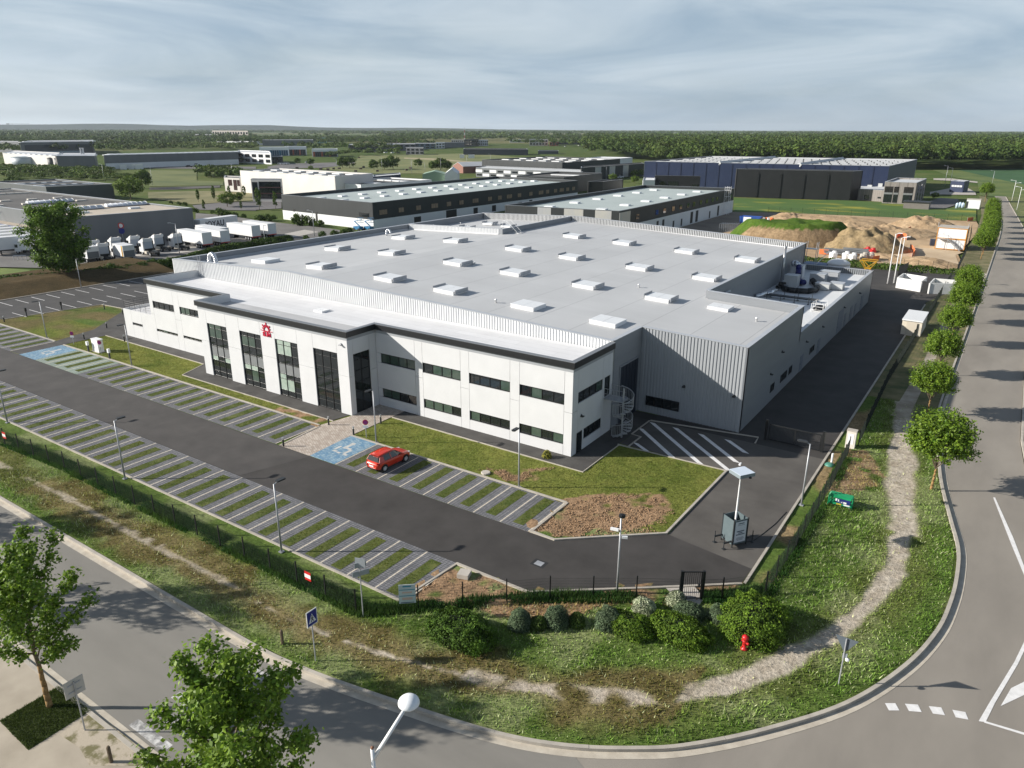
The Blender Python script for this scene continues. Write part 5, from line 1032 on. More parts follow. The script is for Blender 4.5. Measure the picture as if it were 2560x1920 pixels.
for i, (n, x, y, h) in enumerate((('A1',1318,628,9),('A1',903,598,9),('A1',2010,555,8),('A2',700,508,8),('A2',1090,515,9),('A2',1345,528,9),('A2',1598,518,9),('A2',1460,518,6),('A2',1822,480,9),('A2',2025,455,8),('A3',813,580,7),('A4',1525,640,10),('A4',1930,650,8),('A4',1570,640,9))):
    q = PT(n,x,y); mast('grey street lamp far out among the fields and estate roads',q[0],q[1],h,1.2,200,mt=M_GALV)['group'] = 'far street lamps'
# ================================================================ SIGNS, BOLLARDS, SMALL THINGS
def bollard(label, x, y, wood=False):
    t_ = thing('wooden_bollard' if wood else 'light_bollard', label, 'bollard', (x,y,.1))
    if wood: MB().lathe((x,y,.0),[(.09,0),(.09,.95),(.05,1.05),(.01,1.06)],8).build('post', M_WOOD, t_)
    else:
        MB().lathe((x,y,.1),[(.085,0),(.085,.72)],10).build('post', M_DARK, t_); MB().lathe((x,y,.1),[(.075,.722),(.075,.86)],10).build('lens', mat('bollard_lens', (.55,.55,.53), None, rough=.3), t_); MB().lathe((x,y,.1),[(.09,.862),(.09,.93)],10).build('cap', M_GALV, t_)
bollard('weathered wooden post on the verge left of the crossing sign',-29.8,21.1,True); bollard('weathered wooden post on the trodden dirt of the pavement',-29.7,11.3,True)
for n, x, y, lb_ in (('B2',630,1195,'light bollard at the lawn corner left of the entrance paving'),('B2',240,1380,'light bollard on the earth strip by the lane and entrance paving'),('B2',845,1285,'light bollard at the top of the blue bay'),('B2',1080,1180,'light bollard on the lawn right of the entrance paving'),
    ('B1',925,355,'light bollard beside the west steps'),('B1',1078,468,'light bollard on the lawn edge before the low slit windows'),('B1',730,450,'light bollard where the west footway meets the lawn'),('B1',905,190,'light bollard by the side car park corner'),('B1',1065,235,'light bollard behind the west steps'),('B1',40,300,'light bollard at the head of the far west bays')):
    q = PT(n,x,y); bollard(lb_,*q)
def pole_sign(name, label, x, y, h, z=.1, r=.035, cat='sign'):
    t_ = thing(name, label, cat, (x,y,z)); MB().tube((x,y,z-.05),(x,y,z+h),r,8).build('pole', M_GALV, t_); return t_
M_SBLUE = mat('sign_blue', (.010,.022,.20), None, rough=.4); M_SWHT = mat('sign_white', (.72,.72,.72), None, rough=.4); M_SGREY = mat('sign_back_grey', (.30,.33,.36), (.36,.39,.42), 3, .5, metal=.2); M_SRED = mat('sign_red', (.50,.02,.02), None, rough=.4)
# pedestrian crossing sign, plate across the road direction
t_ = pole_sign('crossing_sign','blue square pedestrian crossing sign on a slim post',-27.2,21.2,3.0); X = -27.15
MB().box(X-.02,X+.01,20.85,21.55,2.45,3.4).build('plate', M_SWHT, t_); MB().box(X+.011,X+.016,20.89,21.51,2.5,3.35).build('blue_field', M_SBLUE, t_)
MB().add([(X+.018,20.95,2.65),(X+.018,21.45,2.65),(X+.018,21.2,3.2)],[(0,1,2)]).build('white_triangle', M_SWHT, t_)
fg = MB()
for p, q, r in (((21.2,2.86),(21.2,3.02),.03),((21.2,2.88),(21.12,2.7),.02),((21.2,2.88),(21.28,2.7),.02),((21.2,3.0),(21.11,2.88),.015),((21.2,3.0),(21.29,2.88),.015)): fg.tube((X+.022,*p),(X+.022,*q),r,5)
fg.obox((X+.022,21.2,3.07),(.01,.06,.06)); fg.build('walking_figure', M_BLACK, t_)
t_ = pole_sign('sign_back','grey back of a square road sign beside the grass bed',-32.6,11.6,2.9)
MB().box(-32.68,-32.65,11.15,12.05,2.2,3.1).build('plate', mat('sign_back_pale', (.48,.46,.42), None, rough=.5), t_)
for z in (2.45,2.85): MB().box(-32.65,-32.62,11.3,11.9,z-.03,z+.03).build('bracket', M_GALV, t_)
t_ = pole_sign('direction_signs','pair of grey backed direction signs on one post at the fence corner',-27.8,25.4,3.6)
for z, dx, dy, w_ in ((3.55,.15,.35,.7),(3.0,.0,.0,1.0)):
    MB().obox((-27.8,25.47,z+.1),(w_,.03,.34),math.radians(62)).build('plate', M_SGREY, t_)
MB().obox((-27.72,25.4,3.85),(.62,.03,.6),math.radians(20)).build('square_plate', M_SGREY, t_)
t_ = pole_sign('give_way_sign','back of a give way triangle on a leaning post at the junction',-3.25,35.3,2.9)
MB().add([(-3.8,35.36,3.0),(-2.7,35.36,3.0),(-3.25,35.36,2.1),(-3.8,35.39,3.0),(-2.7,35.39,3.0),(-3.25,35.39,2.1)],[(0,1,2),(5,4,3),(0,3,4,1),(1,4,5,2),(2,5,3,0)]).build('triangle_plate', mat('sign_back_dark', (.10,.12,.14), None, rough=.5), t_)
MB().obox((-3.2,35.33,1.95),(.22,.03,.3),.2).build('small_plate', M_SGREY, t_); MB().lathe((-3.05,35.25,1.75),[(.02,0),(.1,.03),(.1,.12),(.02,.16)],8).build('cap', M_WHITE, t_)
M_PURP = mat('no_parking_purple', (.20,.02,.14), None, rough=.4)
def round_sign(label, x, y, ang):
    t_ = pole_sign('no_parking_sign',label,x,y,1.85); c_, s_ = math.cos(ang), math.sin(ang)
    d = MB(); k_ = 16; 
    for rr, off_, nm, mt in ((.27,.04,'red_rim',M_SRED),(.22,.055,'disc',M_PURP)):
        d = MB(); ctr = Vector((x+c_*off_,y+s_*off_,1.65)); vs = [ctr+Vector((-s_*math.cos(2*math.pi*i/k_)*rr,c_*math.cos(2*math.pi*i/k_)*rr,math.sin(2*math.pi*i/k_)*rr)) for i in range(k_)]; vs += [v-Vector((c_,s_,0))*.02 for v in vs]
        d.add(vs,[tuple(range(k_)),tuple(range(2*k_-1,k_-1,-1))]+[(i,(i+1)%k_,k_+(i+1)%k_,k_+i) for i in range(k_)]); d.build(nm, mt, t_)
    MB().obox((x+c_*.05,y+s_*.05,1.22),(.03,.5,.26),ang).build('white_plate', M_SWHT, t_)
q = PT('B2',955,1300); round_sign('round no parking sign with white plate near the blue bay',q[0],q[1],math.radians(-60)); q = PT('B1',640,495); round_sign('round no parking sign by the west blue bay footway',q[0],q[1],math.radians(-60)); q = PT('B1',878,578); round_sign('round no parking sign before the white charging cabinet',q[0],q[1],math.radians(-60))
# information board on the corner fence
ib = thing('information_board','white information board with blue bands hung on the fence','board',(-26.6,27.6,.4)); A_, B_ = FENCE_C[0], FENCE_C[1]; ang = math.atan2(B_[1]-A_[1],B_[0]-A_[0]); tq = .83
bxc = (A_[0]+(B_[0]-A_[0])*tq+math.sin(ang)*.07, A_[1]+(B_[1]-A_[1])*tq-math.cos(ang)*.07)
MB().obox((*bxc,1.25),(1.0,.03,1.3),ang).build('panel', mat('board_pale', (.50,.56,.58), (.58,.62,.63), 2, .5), ib)
for z, h, w_, mt, nm in ((1.55,.05,.96,'teal','blue_band'),(1.13,.05,.96,'teal','blue_band'),(.66,.05,.8,'navy','footer_band'),(1.78,.09,.5,'teal','title_line'),(1.36,.10,.6,'peach','text_block'),(.93,.16,.62,'peach','text_block')):
    cm = {'teal':(.05,.26,.36),'navy':(.03,.06,.14),'peach':(.62,.44,.37)}[mt]; MB().obox((bxc[0]+math.sin(ang)*.02,bxc[1]-math.cos(ang)*.02,z),(w_,.006,h),ang).build(nm, mat('board_'+mt, cm, None, rough=.5), ib)
for tt, lb_, zz in ((.945,'red and white warning plate on the fence beside the direction signs',.72),(.32,'red and white warning plate on the far west fence',.75)):
    a_, b_ = (FENCE_S[3],FENCE_S[4]) if tt > .9 else (FENCE_S[0],FENCE_S[1]); f_ = .48 if tt > .9 else .50
    if tt < .9: c_ = P(*T('B1',200,1330)); 
    else: c_ = (a_[0]+(b_[0]-a_[0])*f_, a_[1]+(b_[1]-a_[1])*f_)
    an = math.atan2(b_[1]-a_[1],b_[0]-a_[0])
    if tt < .9: c_ = (c_[0], FENCE_S[0][1]+(FENCE_S[1][1]-FENCE_S[0][1])*(c_[0]-FENCE_S[0][0])/(FENCE_S[1][0]-FENCE_S[0][0]))
    t_ = thing('warning_plate',lb_,'sign',(c_[0],c_[1],.3)); o_ = Vector((math.sin(an),-math.cos(an),0))*.05
    MB().obox((c_[0]+o_.x,c_[1]+o_.y,1.15),(.55,.02,.62),an).build('plate', M_SRED, t_); MB().obox((c_[0]+o_.x*1.35,c_[1]+o_.y*1.35,1.15),(.55,.01,.26),an).build('white_band', M_SWHT, t_)
# hydrant
hy = thing('fire_hydrant','red fire hydrant standing before the big rounded hedge','hydrant',(-8.2,35.3,.1))
M_HYD = mat('hydrant_red', (.50,.018,.02), None, rough=.35)
MB().lathe((-8.2,35.3,.1),[(.2,0),(.2,.08),(.13,.12),(.13,.52),(.16,.56),(.16,.62)],14).build('barrel', M_HYD, hy, True); MB().lathe((-8.2,35.3,.72),[(.14,0),(.19,.04),(.19,.2),(.12,.29),(.03,.32)],14).build('bonnet', M_HYD, hy, True)
for s in (-1,1): MB().tube((-8.2,35.3,.6),(-8.2+s*.24,35.3+s*-.12,.6),.07,10).build('outlet', M_HYD, hy)
# charging posts and cabinet
for n, x, y, lb_ in (('B1',768,555,'slim charging post left of the white cabinet'),('B1',952,622,'slim charging post right of the white cabinet'),('B1',232,252,'dark charging post in the side car park'),('B1',535,197,'second dark charging post in the side car park')):
    q = PT(n,x,y); t_ = thing('charging_post',lb_,'charger',(q[0],q[1],.12)); MB().box(q[0]-.1,q[0]+.1,q[1]-.08,q[1]+.08,.1,1.25).build('post', M_DARK, t_); MB().box(q[0]-.16,q[0]+.16,q[1]-.13,q[1]+.12,.95,1.45).build('charger_head', M_WHITE if y > 400 else M_BLACK, t_)
q = PT('B1',855,555); t_ = thing('charging_cabinet','white charging cabinet on the lawn beside the pale green bays','cabinet',(q[0],q[1],.1)); MB().box(q[0]-.75,q[0]+.75,q[1]-.35,q[1]+.35,.1,1.75).build('body', M_WHITE, t_); MB().box(q[0]-.8,q[0]+.8,q[1]-.4,q[1]+.4,1.752,1.82).build('lid', M_WHITE, t_); MB().box(q[0]-.95,q[0]+.95,q[1]-.5,q[1]+.5,.05,.16).build('plinth', M_CONC, t_)
# drain cover, hose cover
q = PT('C3',235,875); t_ = thing('drain_cover','pale square drain cover set in the dark lane','manhole',(q[0],q[1],.15)); MB().box(q[0]-.5,q[0]+.5,q[1]-.4,q[1]+.4,.146,.150).build('surround', mat('patch_asphalt', (.022,.023,.025), None, rough=.8), t_); MB().box(q[0]-.28,q[0]+.28,q[1]-.25,q[1]+.25,.150,.157).build('lid', M_GALV, t_)
for n, x, y, lb_ in (('C2',1800,985,'square concrete inspection slab on the earth behind the board'),('C2',1985,92,'round concrete inspection cover on the earth by the east bays')):
    q = PT(n,x,y); t_ = thing('inspection_cover',lb_,'manhole',(q[0],q[1],.1))
    (MB().obox((*q,.3),(.75,.75,.3),.3) if 'square' in lb_ else MB().lathe((*q,.1),[(.4,0),(.4,.12),(.36,.16)],14)).build('slab', M_CONC, t_)
# mobile camera tower
mt_ = thing('camera_tower','grey mobile camera tower box with white notice and telescopic mast','camera tower',(-12.3,46.0,.15)); M_TOW = mat('tower_grey_blue', (.085,.115,.125), (.10,.13,.14), 2, .5)
TC = (-12.35,46.0); TA = math.radians(57)
def tp(u, v, z): return (TC[0]+math.cos(TA)*u-math.sin(TA)*v, TC[1]+math.sin(TA)*u+math.cos(TA)*v, z)
for u, v, su, sv in ((0,-.56,1.2,.04),(0,.56,1.2,.04),(-.58,0,.04,1.08),(.58,0,.04,1.08)): MB().obox(tp(u,v,1.28),(su,sv,1.85),TA).build('side_panel', M_TOW, mt_)
MB().obox(tp(0,0,.42),(1.1,1.05,.12),TA).build('floor', M_DARK, mt_)
for u in (-.6,.6):
    for v in (-.58,.58): MB().obox(tp(u,v,1.22),(.07,.07,2.1),TA).build('corner_post', M_DARK, mt_)
MB().obox(tp(0.0,-.60,1.3),(.95,.02,1.6),TA).build('notice', mat('notice_white', (.55,.58,.62), None, rough=.5), mt_)
for z, w_, h in ((1.95,.5,.07),(1.82,.6,.025),(1.35,.62,.08),(1.22,.35,.07),(1.1,.74,.07),(.85,.6,.03),(.76,.66,.03),(.67,.5,.03)): MB().obox(tp(.0,-.612,z),(w_,.006,h),TA).build('notice_line', mat('notice_ink', (.07,.09,.13), None, rough=.6), mt_)
for u, v in ((-1.25,-.5),(-1.25,.5),(1.25,-.5),(1.25,.5)):
    s_ = 1 if u > 0 else -1; f = MB(); f.obox(tp(u*.74,v,.62),(.7,.1,.1),TA); f.tube(tp(u*.98,v,.16),tp(u*.98,v,1.05),.035,6); f.obox(tp(u*.98,v,.17),(.22,.22,.03),TA); f.build('outrigger', M_DARK, mt_)
for z0, z1, r in ((.5,2.6,.075),(2.5,3.6,.06),(3.5,4.6,.05),(4.5,5.35,.04)): MB().tube(tp(0,0,z0),tp(0,0,z1),r,9).build('mast_section', M_WHITE, mt_)
MB().obox(tp(.1,0,5.5),(1.25,1.15,.24),TA).build('mast_head', mat('tower_light_grey', (.20,.24,.26), None, rough=.5), mt_); MB().obox(tp(.1,0,5.632),(1.22,1.12,.02),TA).build('solar_top', mat('bright_top', (.55,.62,.70), None, rough=.15), mt_)
MB().obox(tp(.5,.75,5.75),(.28,.12,.12),TA+.6).build('camera', M_WHITE, mt_); MB().lathe(tp(.3,-.6,5.3),[(.03,0),(.1,.02),(.1,.1),(.05,.14)],8).build('dome_camera', M_DARK, mt_)
tag(MB().path([(-11.7,46.4,.2),(-11.2,47.0,.17),(-10.9,48.5,.165),(-10.6,50.2,.165),(-10.4,52.5,.165)],.02,5).build('power_cable', M_BLACK), 'thin black cable trailing from the camera tower to the fence', 'cable')
# stacked green barriers by the fence
gr = thing('barrier_stack','stack of green plastic barriers with blue and white lettering plates','barriers',(-7.2,55.9,.1)); M_GRN = mat('barrier_green', (.012,.24,.10), (.015,.30,.13), 3, .4)
for i in range(4):
    y = 55.6+i*.16; b_ = MB(); b_.path([(-8.1,y,.12),(-8.1,y,1.0),(-8.0,y,1.1),(-6.5,y,1.1),(-6.4,y,1.0),(-6.4,y,.12)],.03,6); b_.box(-8.0,-6.5,y-.025,y+.025,.86,1.06); b_.box(-8.05,-6.45,y-.025,y+.025,.30,.45); b_.tube((-8.1,y,.66),(-6.4,y,.66),.025,5); b_.build('barrier', M_GRN, gr)
MB().box(-7.55,-6.55,55.555,55.57,.50,.84).build('lettering_plate', mat('plate_blue', (.02,.03,.16), None, rough=.4), gr)
for i, (x0, x1, z0, z1) in enumerate(((-7.6,-7.48,.62,.82),(-7.42,-7.34,.60,.78),(-7.28,-7.24,.56,.60),(-7.16,-7.10,.55,.64),(-7.03,-6.8,.52,.66))): MB().box(x0,x1,55.545,55.556,z0,z1).build('white_letter', M_WHITE, gr)
MB().box(-7.5,-7.15,55.56,55.575,.33,.44).build('yellow_label', mat('label_yellow', (.5,.38,.03), None, rough=.5), gr); MB().box(-7.0,-6.55,55.56,55.575,.36,.46).build('white_label', M_WHITE, gr)
q = PT('B4',530,1545); t_ = thing('hose_reel_cover','green plastic ground cover with a white post beside the fence','cover',(q[0],q[1],.1)); MB().lathe((*q,.12),[(.42,0),(.42,.06),(.3,.2),(.05,.24)],12).build('lid', mat('teal_plastic', (.06,.20,.15), None, rough=.5), t_, True); MB().tube((q[0]+.05,q[1]+.45,.1),(q[0]+.05,q[1]+.45,1.1),.09,8).build('white_post', M_WHITE, t_)
# ================================================================ RED HATCHBACK
M_CARP = mat('red_car_paint', (.56,.035,.012), None, rough=.22, coat=.6, spec=.5); M_CGL = mat('car_glass', (.01,.014,.018), None, rough=.03, spec=.9); M_RIM = mat('alloy_rim', (.45,.46,.48), None, rough=.3, metal=.6); M_TAIL = mat('tail_lamp', (.20,.008,.01), None, rough=.15)
def red_car():
    t_ = thing('red_car','glossy red five door hatchback parked nose in beside the blue bay','car',(0,0,0))
    st_ = [(0.0,.56,.40,.60,.72),(.06,.70,.30,.70,.80),(.22,.80,.21,.80,.95),(.55,.86,.19,.84,.99),(1.1,.88,.18,.82,.97),(1.8,.88,.18,.80,.96),(2.5,.88,.18,.80,.95),(2.95,.87,.18,.79,.93),(3.35,.85,.19,.75,.87),(3.7,.80,.22,.68,.79),(3.92,.70,.28,.60,.70),(4.03,.52,.34,.52,.60)]
    V = []; prof = lambda w_, zs, zb, zt: [(w_*.80,zs),(w_*.97,zs+.10),(w_,zb*.72),(w_*.985,zb),(w_*.90,zt-.02),(w_*.5,zt+.015),(0,zt+.02)]
    for x, w_, zs, zb, zt in st_:
        h = prof(w_,zs,zb,zt); V += [(x-2.0,y,z) for y, z in h]+[(x-2.0,-y,z) for y, z in h[-2::-1]]
    k_ = 13; F_ = [(j*k_+i,j*k_+i+1,(j+1)*k_+i+1,(j+1)*k_+i) for j in range(len(st_)-1) for i in range(k_-1)]+[(j*k_+k_-1,j*k_,(j+1)*k_,(j+1)*k_+k_-1) for j in range(len(st_)-1)]+[tuple(range(k_)),tuple((len(st_)-1)*k_+i for i in range(k_-1,-1,-1))]
    mb = MB(); mb.add(V,F_); b = mb.build('body', M_CARP, t_, True); md = b.modifiers.new('s','SUBSURF'); md.levels = md.render_levels = 2
    def ring(x, w_, z): return [(x-2.0,w_,z),(x-2.0,-w_,z)]
    lo = [(.20,.74,.93),(.62,.80,.95),(1.5,.82,.95),(2.3,.82,.94),(3.02,.76,.91)]; hi = [(.50,.58,1.34),(.72,.60,1.41),(1.45,.615,1.44),(1.95,.61,1.43),(2.25,.59,1.38)]
    g = MB(); V = []
    for (a, b2) in zip(lo,hi): V += [(a[0]-2,a[1],a[2]),(a[0]-2,-a[1],a[2]),(b2[0]-2,b2[1],b2[2]),(b2[0]-2,-b2[1],b2[2])]
    F_ = []
    for j in range(4): o_ = 4*j; F_ += [(o_,o_+4,o_+6,o_+2),(o_+1,o_+3,o_+7,o_+5)]
    F_ += [(0,2,3,1),(16,17,19,18)]; g.add(V,F_); g.build('windows', M_CGL, t_)
    rf = MB(); V = []
    hi2 = [(.36,.54,1.36),(.50,.605,1.375),(.72,.63,1.425),(1.45,.645,1.458),(1.95,.635,1.445),(2.24,.61,1.392)]
    for x, w_, z in hi2: V += [(x-2,w_,z-.035),(x-2,w_*.6,z+.012),(x-2,0,z+.02),(x-2,-w_*.6,z+.012),(x-2,-w_,z-.035)]
    rf.add(V,[(5*j+i,5*j+i+1,5*j+i+6,5*j+i+5) for j in range(5) for i in range(4)]+[(5*j+4,5*j,5*j+5,5*j+9) for j in range(5)]+[(0,1,2,3,4)]); rf.build('roof', M_CARP, t_, True)
    for s in (1,-1):
        pl = MB(); 
        for q4 in (((.20,.76,.92),(.78,.822,.95),(.76,.66,1.36),(.44,.62,1.33)),((1.52,.835,.94),(1.60,.835,.94),(1.56,.63,1.42),(1.50,.63,1.42)),((2.88,.80,.91),(3.04,.78,.90),(2.30,.605,1.38),(2.20,.615,1.40))):
            a = [(x-2,s*w_*1.012,z) for x, w_, z in q4]; bq = [(x,y*.96,z) for x, y, z in a]; pl.add(a+bq,[(0,1,2,3),(7,6,5,4),(0,4,5,1),(1,5,6,2),(2,6,7,3),(3,7,4,0)])
        pl.build('pillars', M_CARP, t_)
        m2 = MB(); m2.obox((2.72-2,s*.95,.98),(.16,.2,.13)); m2.build('mirror', M_CARP, t_)
        tl = MB(); tl.obox((.20-2,s*.66,.80),(.14,.26,.12),s*-.55); tl.build('tail_lamp', M_TAIL, t_); hl = MB(); hl.obox((3.78-2,s*.60,.68),(.22,.26,.10),s*-.5); hl.build('headlamp', mat('lamp_glass', (.55,.57,.6), None, rough=.1), t_)
        for x in (.72,3.22):
            ar = MB(); ar.tube((x-2,s*.60,.33),(x-2,s*.872,.33),.37,20); ar.build('wheel_arch', M_BLACK, t_)
            wy = s*.80; tw = MB(); n_ = 20; tw.tube((x-2,s*.70,.31),(x-2,s*.885,.31),.31,n_); w_o = tw.build('wheel', M_RUBBER, t_); rm_ = MB(); rm_.tube((x-2,s*.886,.31),(x-2,s*.893,.31),.20,16); rm_.build('rim', M_RIM, w_o)
            for i in range(5): a = i*1.2566; MB().obox((x-2+.11*math.cos(a),s*.896,.31+.11*math.sin(a)),(.18,.008,.04),0,0,-a).build('spoke', M_WHITE, w_o)
    rw = MB(); V = [(.165-2,.62,.955),(.165-2,-.62,.955),(.40-2,-.50,1.33),(.40-2,.50,1.33)]; rw.add(V+[(x+.05,y,z) for x,y,z in V],[(0,1,2,3),(0,4,5,1),(1,5,6,2),(2,6,7,3),(3,7,4,0)]); rw.build('rear_window', M_CGL, t_)
    MB().obox((-.012-2+.0,0,.58),(.02,.52,.11)).build('number_plate', M_SWHT, t_); MB().obox((.1-2,0,.30),(.12,1.1,.12)).build('rear_bumper_insert', M_BLACK, t_); MB().tube((.6-2,0,1.42),(.45-2,0,1.56),.008,4).build('aerial', M_BLACK, t_)
    return t_
car = red_car(); car.location = (-41.05,41.75,.155); car.rotation_euler = (0,0,math.radians(63.5+24))
# ================================================================ OTHER BUILDINGS OF THE ESTATE
M_DKCL = mat('anthracite_cladding', (.022,.026,.028), (.030,.034,.036), .3, .5, stretch=(1,1,.1)); M_DKCL2 = mat('black_cladding', (.012,.013,.014), (.017,.018,.019), .3, .5)
M_BLCL = mat('navy_cladding', (.018,.028,.065), (.024,.036,.08), .2, .45); M_GRCL = mat('mid_grey_cladding', (.125,.135,.145), (.15,.16,.17), .2, .55, stretch=(1,1,.1)); M_GRCL2 = mat('slate_grey_cladding', (.07,.08,.085), (.085,.095,.10), .2, .55)
M_WHCL = mat('off_white_cladding', (.58,.55,.52), (.66,.63,.60), .15, .6); M_WHC2 = mat('white_cladding', (.66,.67,.68), (.72,.73,.74), .15, .6); M_BEIGE = mat('beige_roof', (.42,.36,.29), (.50,.44,.36), .1, .8, detail=7); M_MINT = mat('pale_mint_roof', (.36,.41,.40), (.41,.46,.45), .1, .7, detail=7)
M_DKRF = mat('dark_bitumen_roof', (.07,.068,.065), (.11,.105,.10), .08, .85, detail=7); M_LGRF = mat('light_grey_roof', (.50,.51,.52), (.58,.59,.60), .1, .7); M_SILV = mat('silver_panel', (.42,.43,.46), (.56,.53,.47), .25, .35, metal=.2, stretch=(1,1,.4)); M_PINKW = mat('window_evening_reflection', (.22,.16,.12), (.34,.26,.20), .9, .15); M_BRICK = gridmat('grey_brick', (.22,.20,.185), (.28,.255,.235), (.5,.22), (.17,.155,.14), .02, .9, False, .5, 0, .1)
def v2(a): return Vector((a[0],a[1]))
def para(FL, FR, BR): FL, FR, BR = v2(FL), v2(FR), v2(BR); return [FL, FR, BR, FL+BR-FR]
def wallslab(mb, a, b, z0, z1, t0, t1):
    d = (b-a).normalized(); n = Vector((d.y,-d.x)); mb.prism([tuple(a+n*t0),tuple(b+n*t0),tuple(b+n*t1),tuple(a+n*t1)][:4], z0, z1); return mb
def estate(name, label, C, h, wm, rm_, par=.7, z0=-.3, cat='building', band=None, sky_=None, smat=None, ssize=(2.2,1.6), wallmats=None):
    """flat roofed shed: C = four corners (ccw seen from above, first side faces the viewer)"""
    t_ = thing(name, label, cat, (C[0].x,C[0].y,0)); ar = sum(C[i].x*C[(i+1)%4].y-C[(i+1)%4].x*C[i].y for i in range(4)); cc = C if ar > 0 else C[::-1]; t_['_'] = 0; del t_['_']
    for i in range(4):
        a, b = cc[i], cc[(i+1)%4]; mb = MB(); wallslab(mb,a,b,z0,h,-.35,0); o = mb.build('wall', (wallmats or {}).get(i,wm), t_)
        if band: mb = MB(); wallslab(mb,a,b,z0,band[0],.004,.05); mb.build('plinth_cladding', band[1], t_)
        mb = MB(); wallslab(mb,a,b,h+.002,h+.09,-.4,.05); mb.build('coping', M_CAP if wm not in (M_DKCL,M_DKCL2) else M_FCAP, t_)
    zr_ = h-par; mb = MB(); ctr = sum(cc,Vector((0,0)))/4; q = [tuple(c+(ctr-c).normalized()*.3) for c in cc]; mb.poly(q, zr_); ro = mb.build('roof', rm_, t_)
    if sky_:
        U, V = cc[1]-cc[0], cc[3]-cc[0]; ang = math.atan2(U.y,U.x)
        for (u, v) in sky_:
            p = cc[0]+U*u+V*v; m2 = MB(); m2.obox((p.x,p.y,zr_+.22),(ssize[0],ssize[1],.44),ang); m2.build('rooflight', smat or M_LID, ro)
    return t_, cc
def openings(t_, a, b, spec, nm='window', mt=M_GLASS, fm=M_FRAME, out=.06, fr=.08):
    a, b = v2(a), v2(b); d = (b-a); L_ = d.length; d.normalize(); n = Vector((d.y,-d.x)); ang = math.atan2(d.y,d.x)
    for s, wd, z0, z1 in spec:
        c = a+d*(s*L_); f = MB(); f.obox((c.x+n.x*out*.5,c.y+n.y*out*.5,(z0+z1)/2),(wd,out,z1-z0),ang); o = f.build(nm, fm, t_)
        k_ = max(1,round(wd/1.1))
        for i in range(k_):
            cc_ = c+d*((i+.5)/k_-.5)*(wd-fr); g = MB(); g.obox((cc_.x+n.x*(out+.012),cc_.y+n.y*(out+.012),(z0+z1)/2),((wd-fr)/k_-fr,.02,z1-z0-2*fr),ang); g.build('pane', mt, o)
def grid_uv(nu, nv, u0=.1, u1=.9, v0=.2, v1=.8): return [(u0+(u1-u0)*i/max(1,nu-1), v0+(v1-v0)*j/max(1,nv-1)) for i in range(nu) for j in range(nv)]
# --- dark and silver unit just behind the factory
h = 8.0; C = para(PT('A3',930,858,h),PT('A3',1922,660,h),PT('A3',1145,632,h)); CG = [C[3],C[0],C[1],C[2]]
t_, cc = estate('trade_unit','dark trade unit with silver striped end and pale mint roof behind the factory',CG,h,M_DKCL,M_MINT,.9,sky_=grid_uv(2,6,.25,.72,.10,.88),ssize=(2.6,2.2))
FR, BR, FL = CG[1], CG[2], CG[0]
mb = MB(); wallslab(mb,FR,BR,-.3,4.0,.004,.06); mb.build('white_base', M_WHC2, t_)
openings(t_,FR,BR,[(s,2.0,5.0,6.4) for s in (.12,.26,.32,.39,.455,.52,.575,.64,.70,.76,.81,.965)]); openings(t_,FR,BR,[(.27,1.6,0,3.3),(.315,1.6,0,3.3),(.40,1.3,0,2.2),(.47,1.2,0,2.2),(.56,2.2,0,3.5),(.61,2.2,0,3.5),(.74,1.2,0,2.3),(.83,1.8,0,3.4)],'door',M_DKCL2,M_DKCL2)
for s0, s1, mt in ((.30,.42,M_SILV),(.535,.70,M_SILV),(.80,.935,M_SILV)): mb = MB(); wallslab(mb,FL.lerp(FR,s0*1.0),FL.lerp(FR,s1),-.3,h-.05,.004,.06); mb.build('silver_panel', mt, t_)
mb = MB(); wallslab(mb,FR,FR.lerp(BR,.07),4.0,h-.4,.004,.07); mb.build('silver_panel', M_SILV, t_); openings(t_,FL,FR,[(.965,1.8,2.6,3.4),(.74,2.2,2.6,3.4)])
# scaffold on its far end
sf = thing('scaffold_tower','white scaffold tower against the far end of the dark trade unit','scaffold',(BR.x,BR.y,0)); p = FR.lerp(BR,.875); d = (BR-FR).normalized(); n_ = Vector((d.y,-d.x)); mb = MB()
for u in (0,2.2):
    for v in (.4,1.8):
        q = p+d*u+n_*v; mb.tube((q.x,q.y,-.3),(q.x,q.y,9.3),.05,5)
    for z in (2,4,6,8,9): q, r = p+d*u+n_*.4, p+d*u+n_*1.8; mb.tube((q.x,q.y,z),(r.x,r.y,z),.04,5)
for v in (.4,1.8):
    q, r = p+n_*v, p+d*2.2+n_*v
    for z in (2,4,6,8,9): mb.tube((q.x,q.y,z),(r.x,r.y,z),.04,5)
    for z in (0,2,4,6): mb.tube((q.x,q.y,z),(r.x,r.y,z+2),.04,5)
mb.build('frame', M_WHITE, sf)
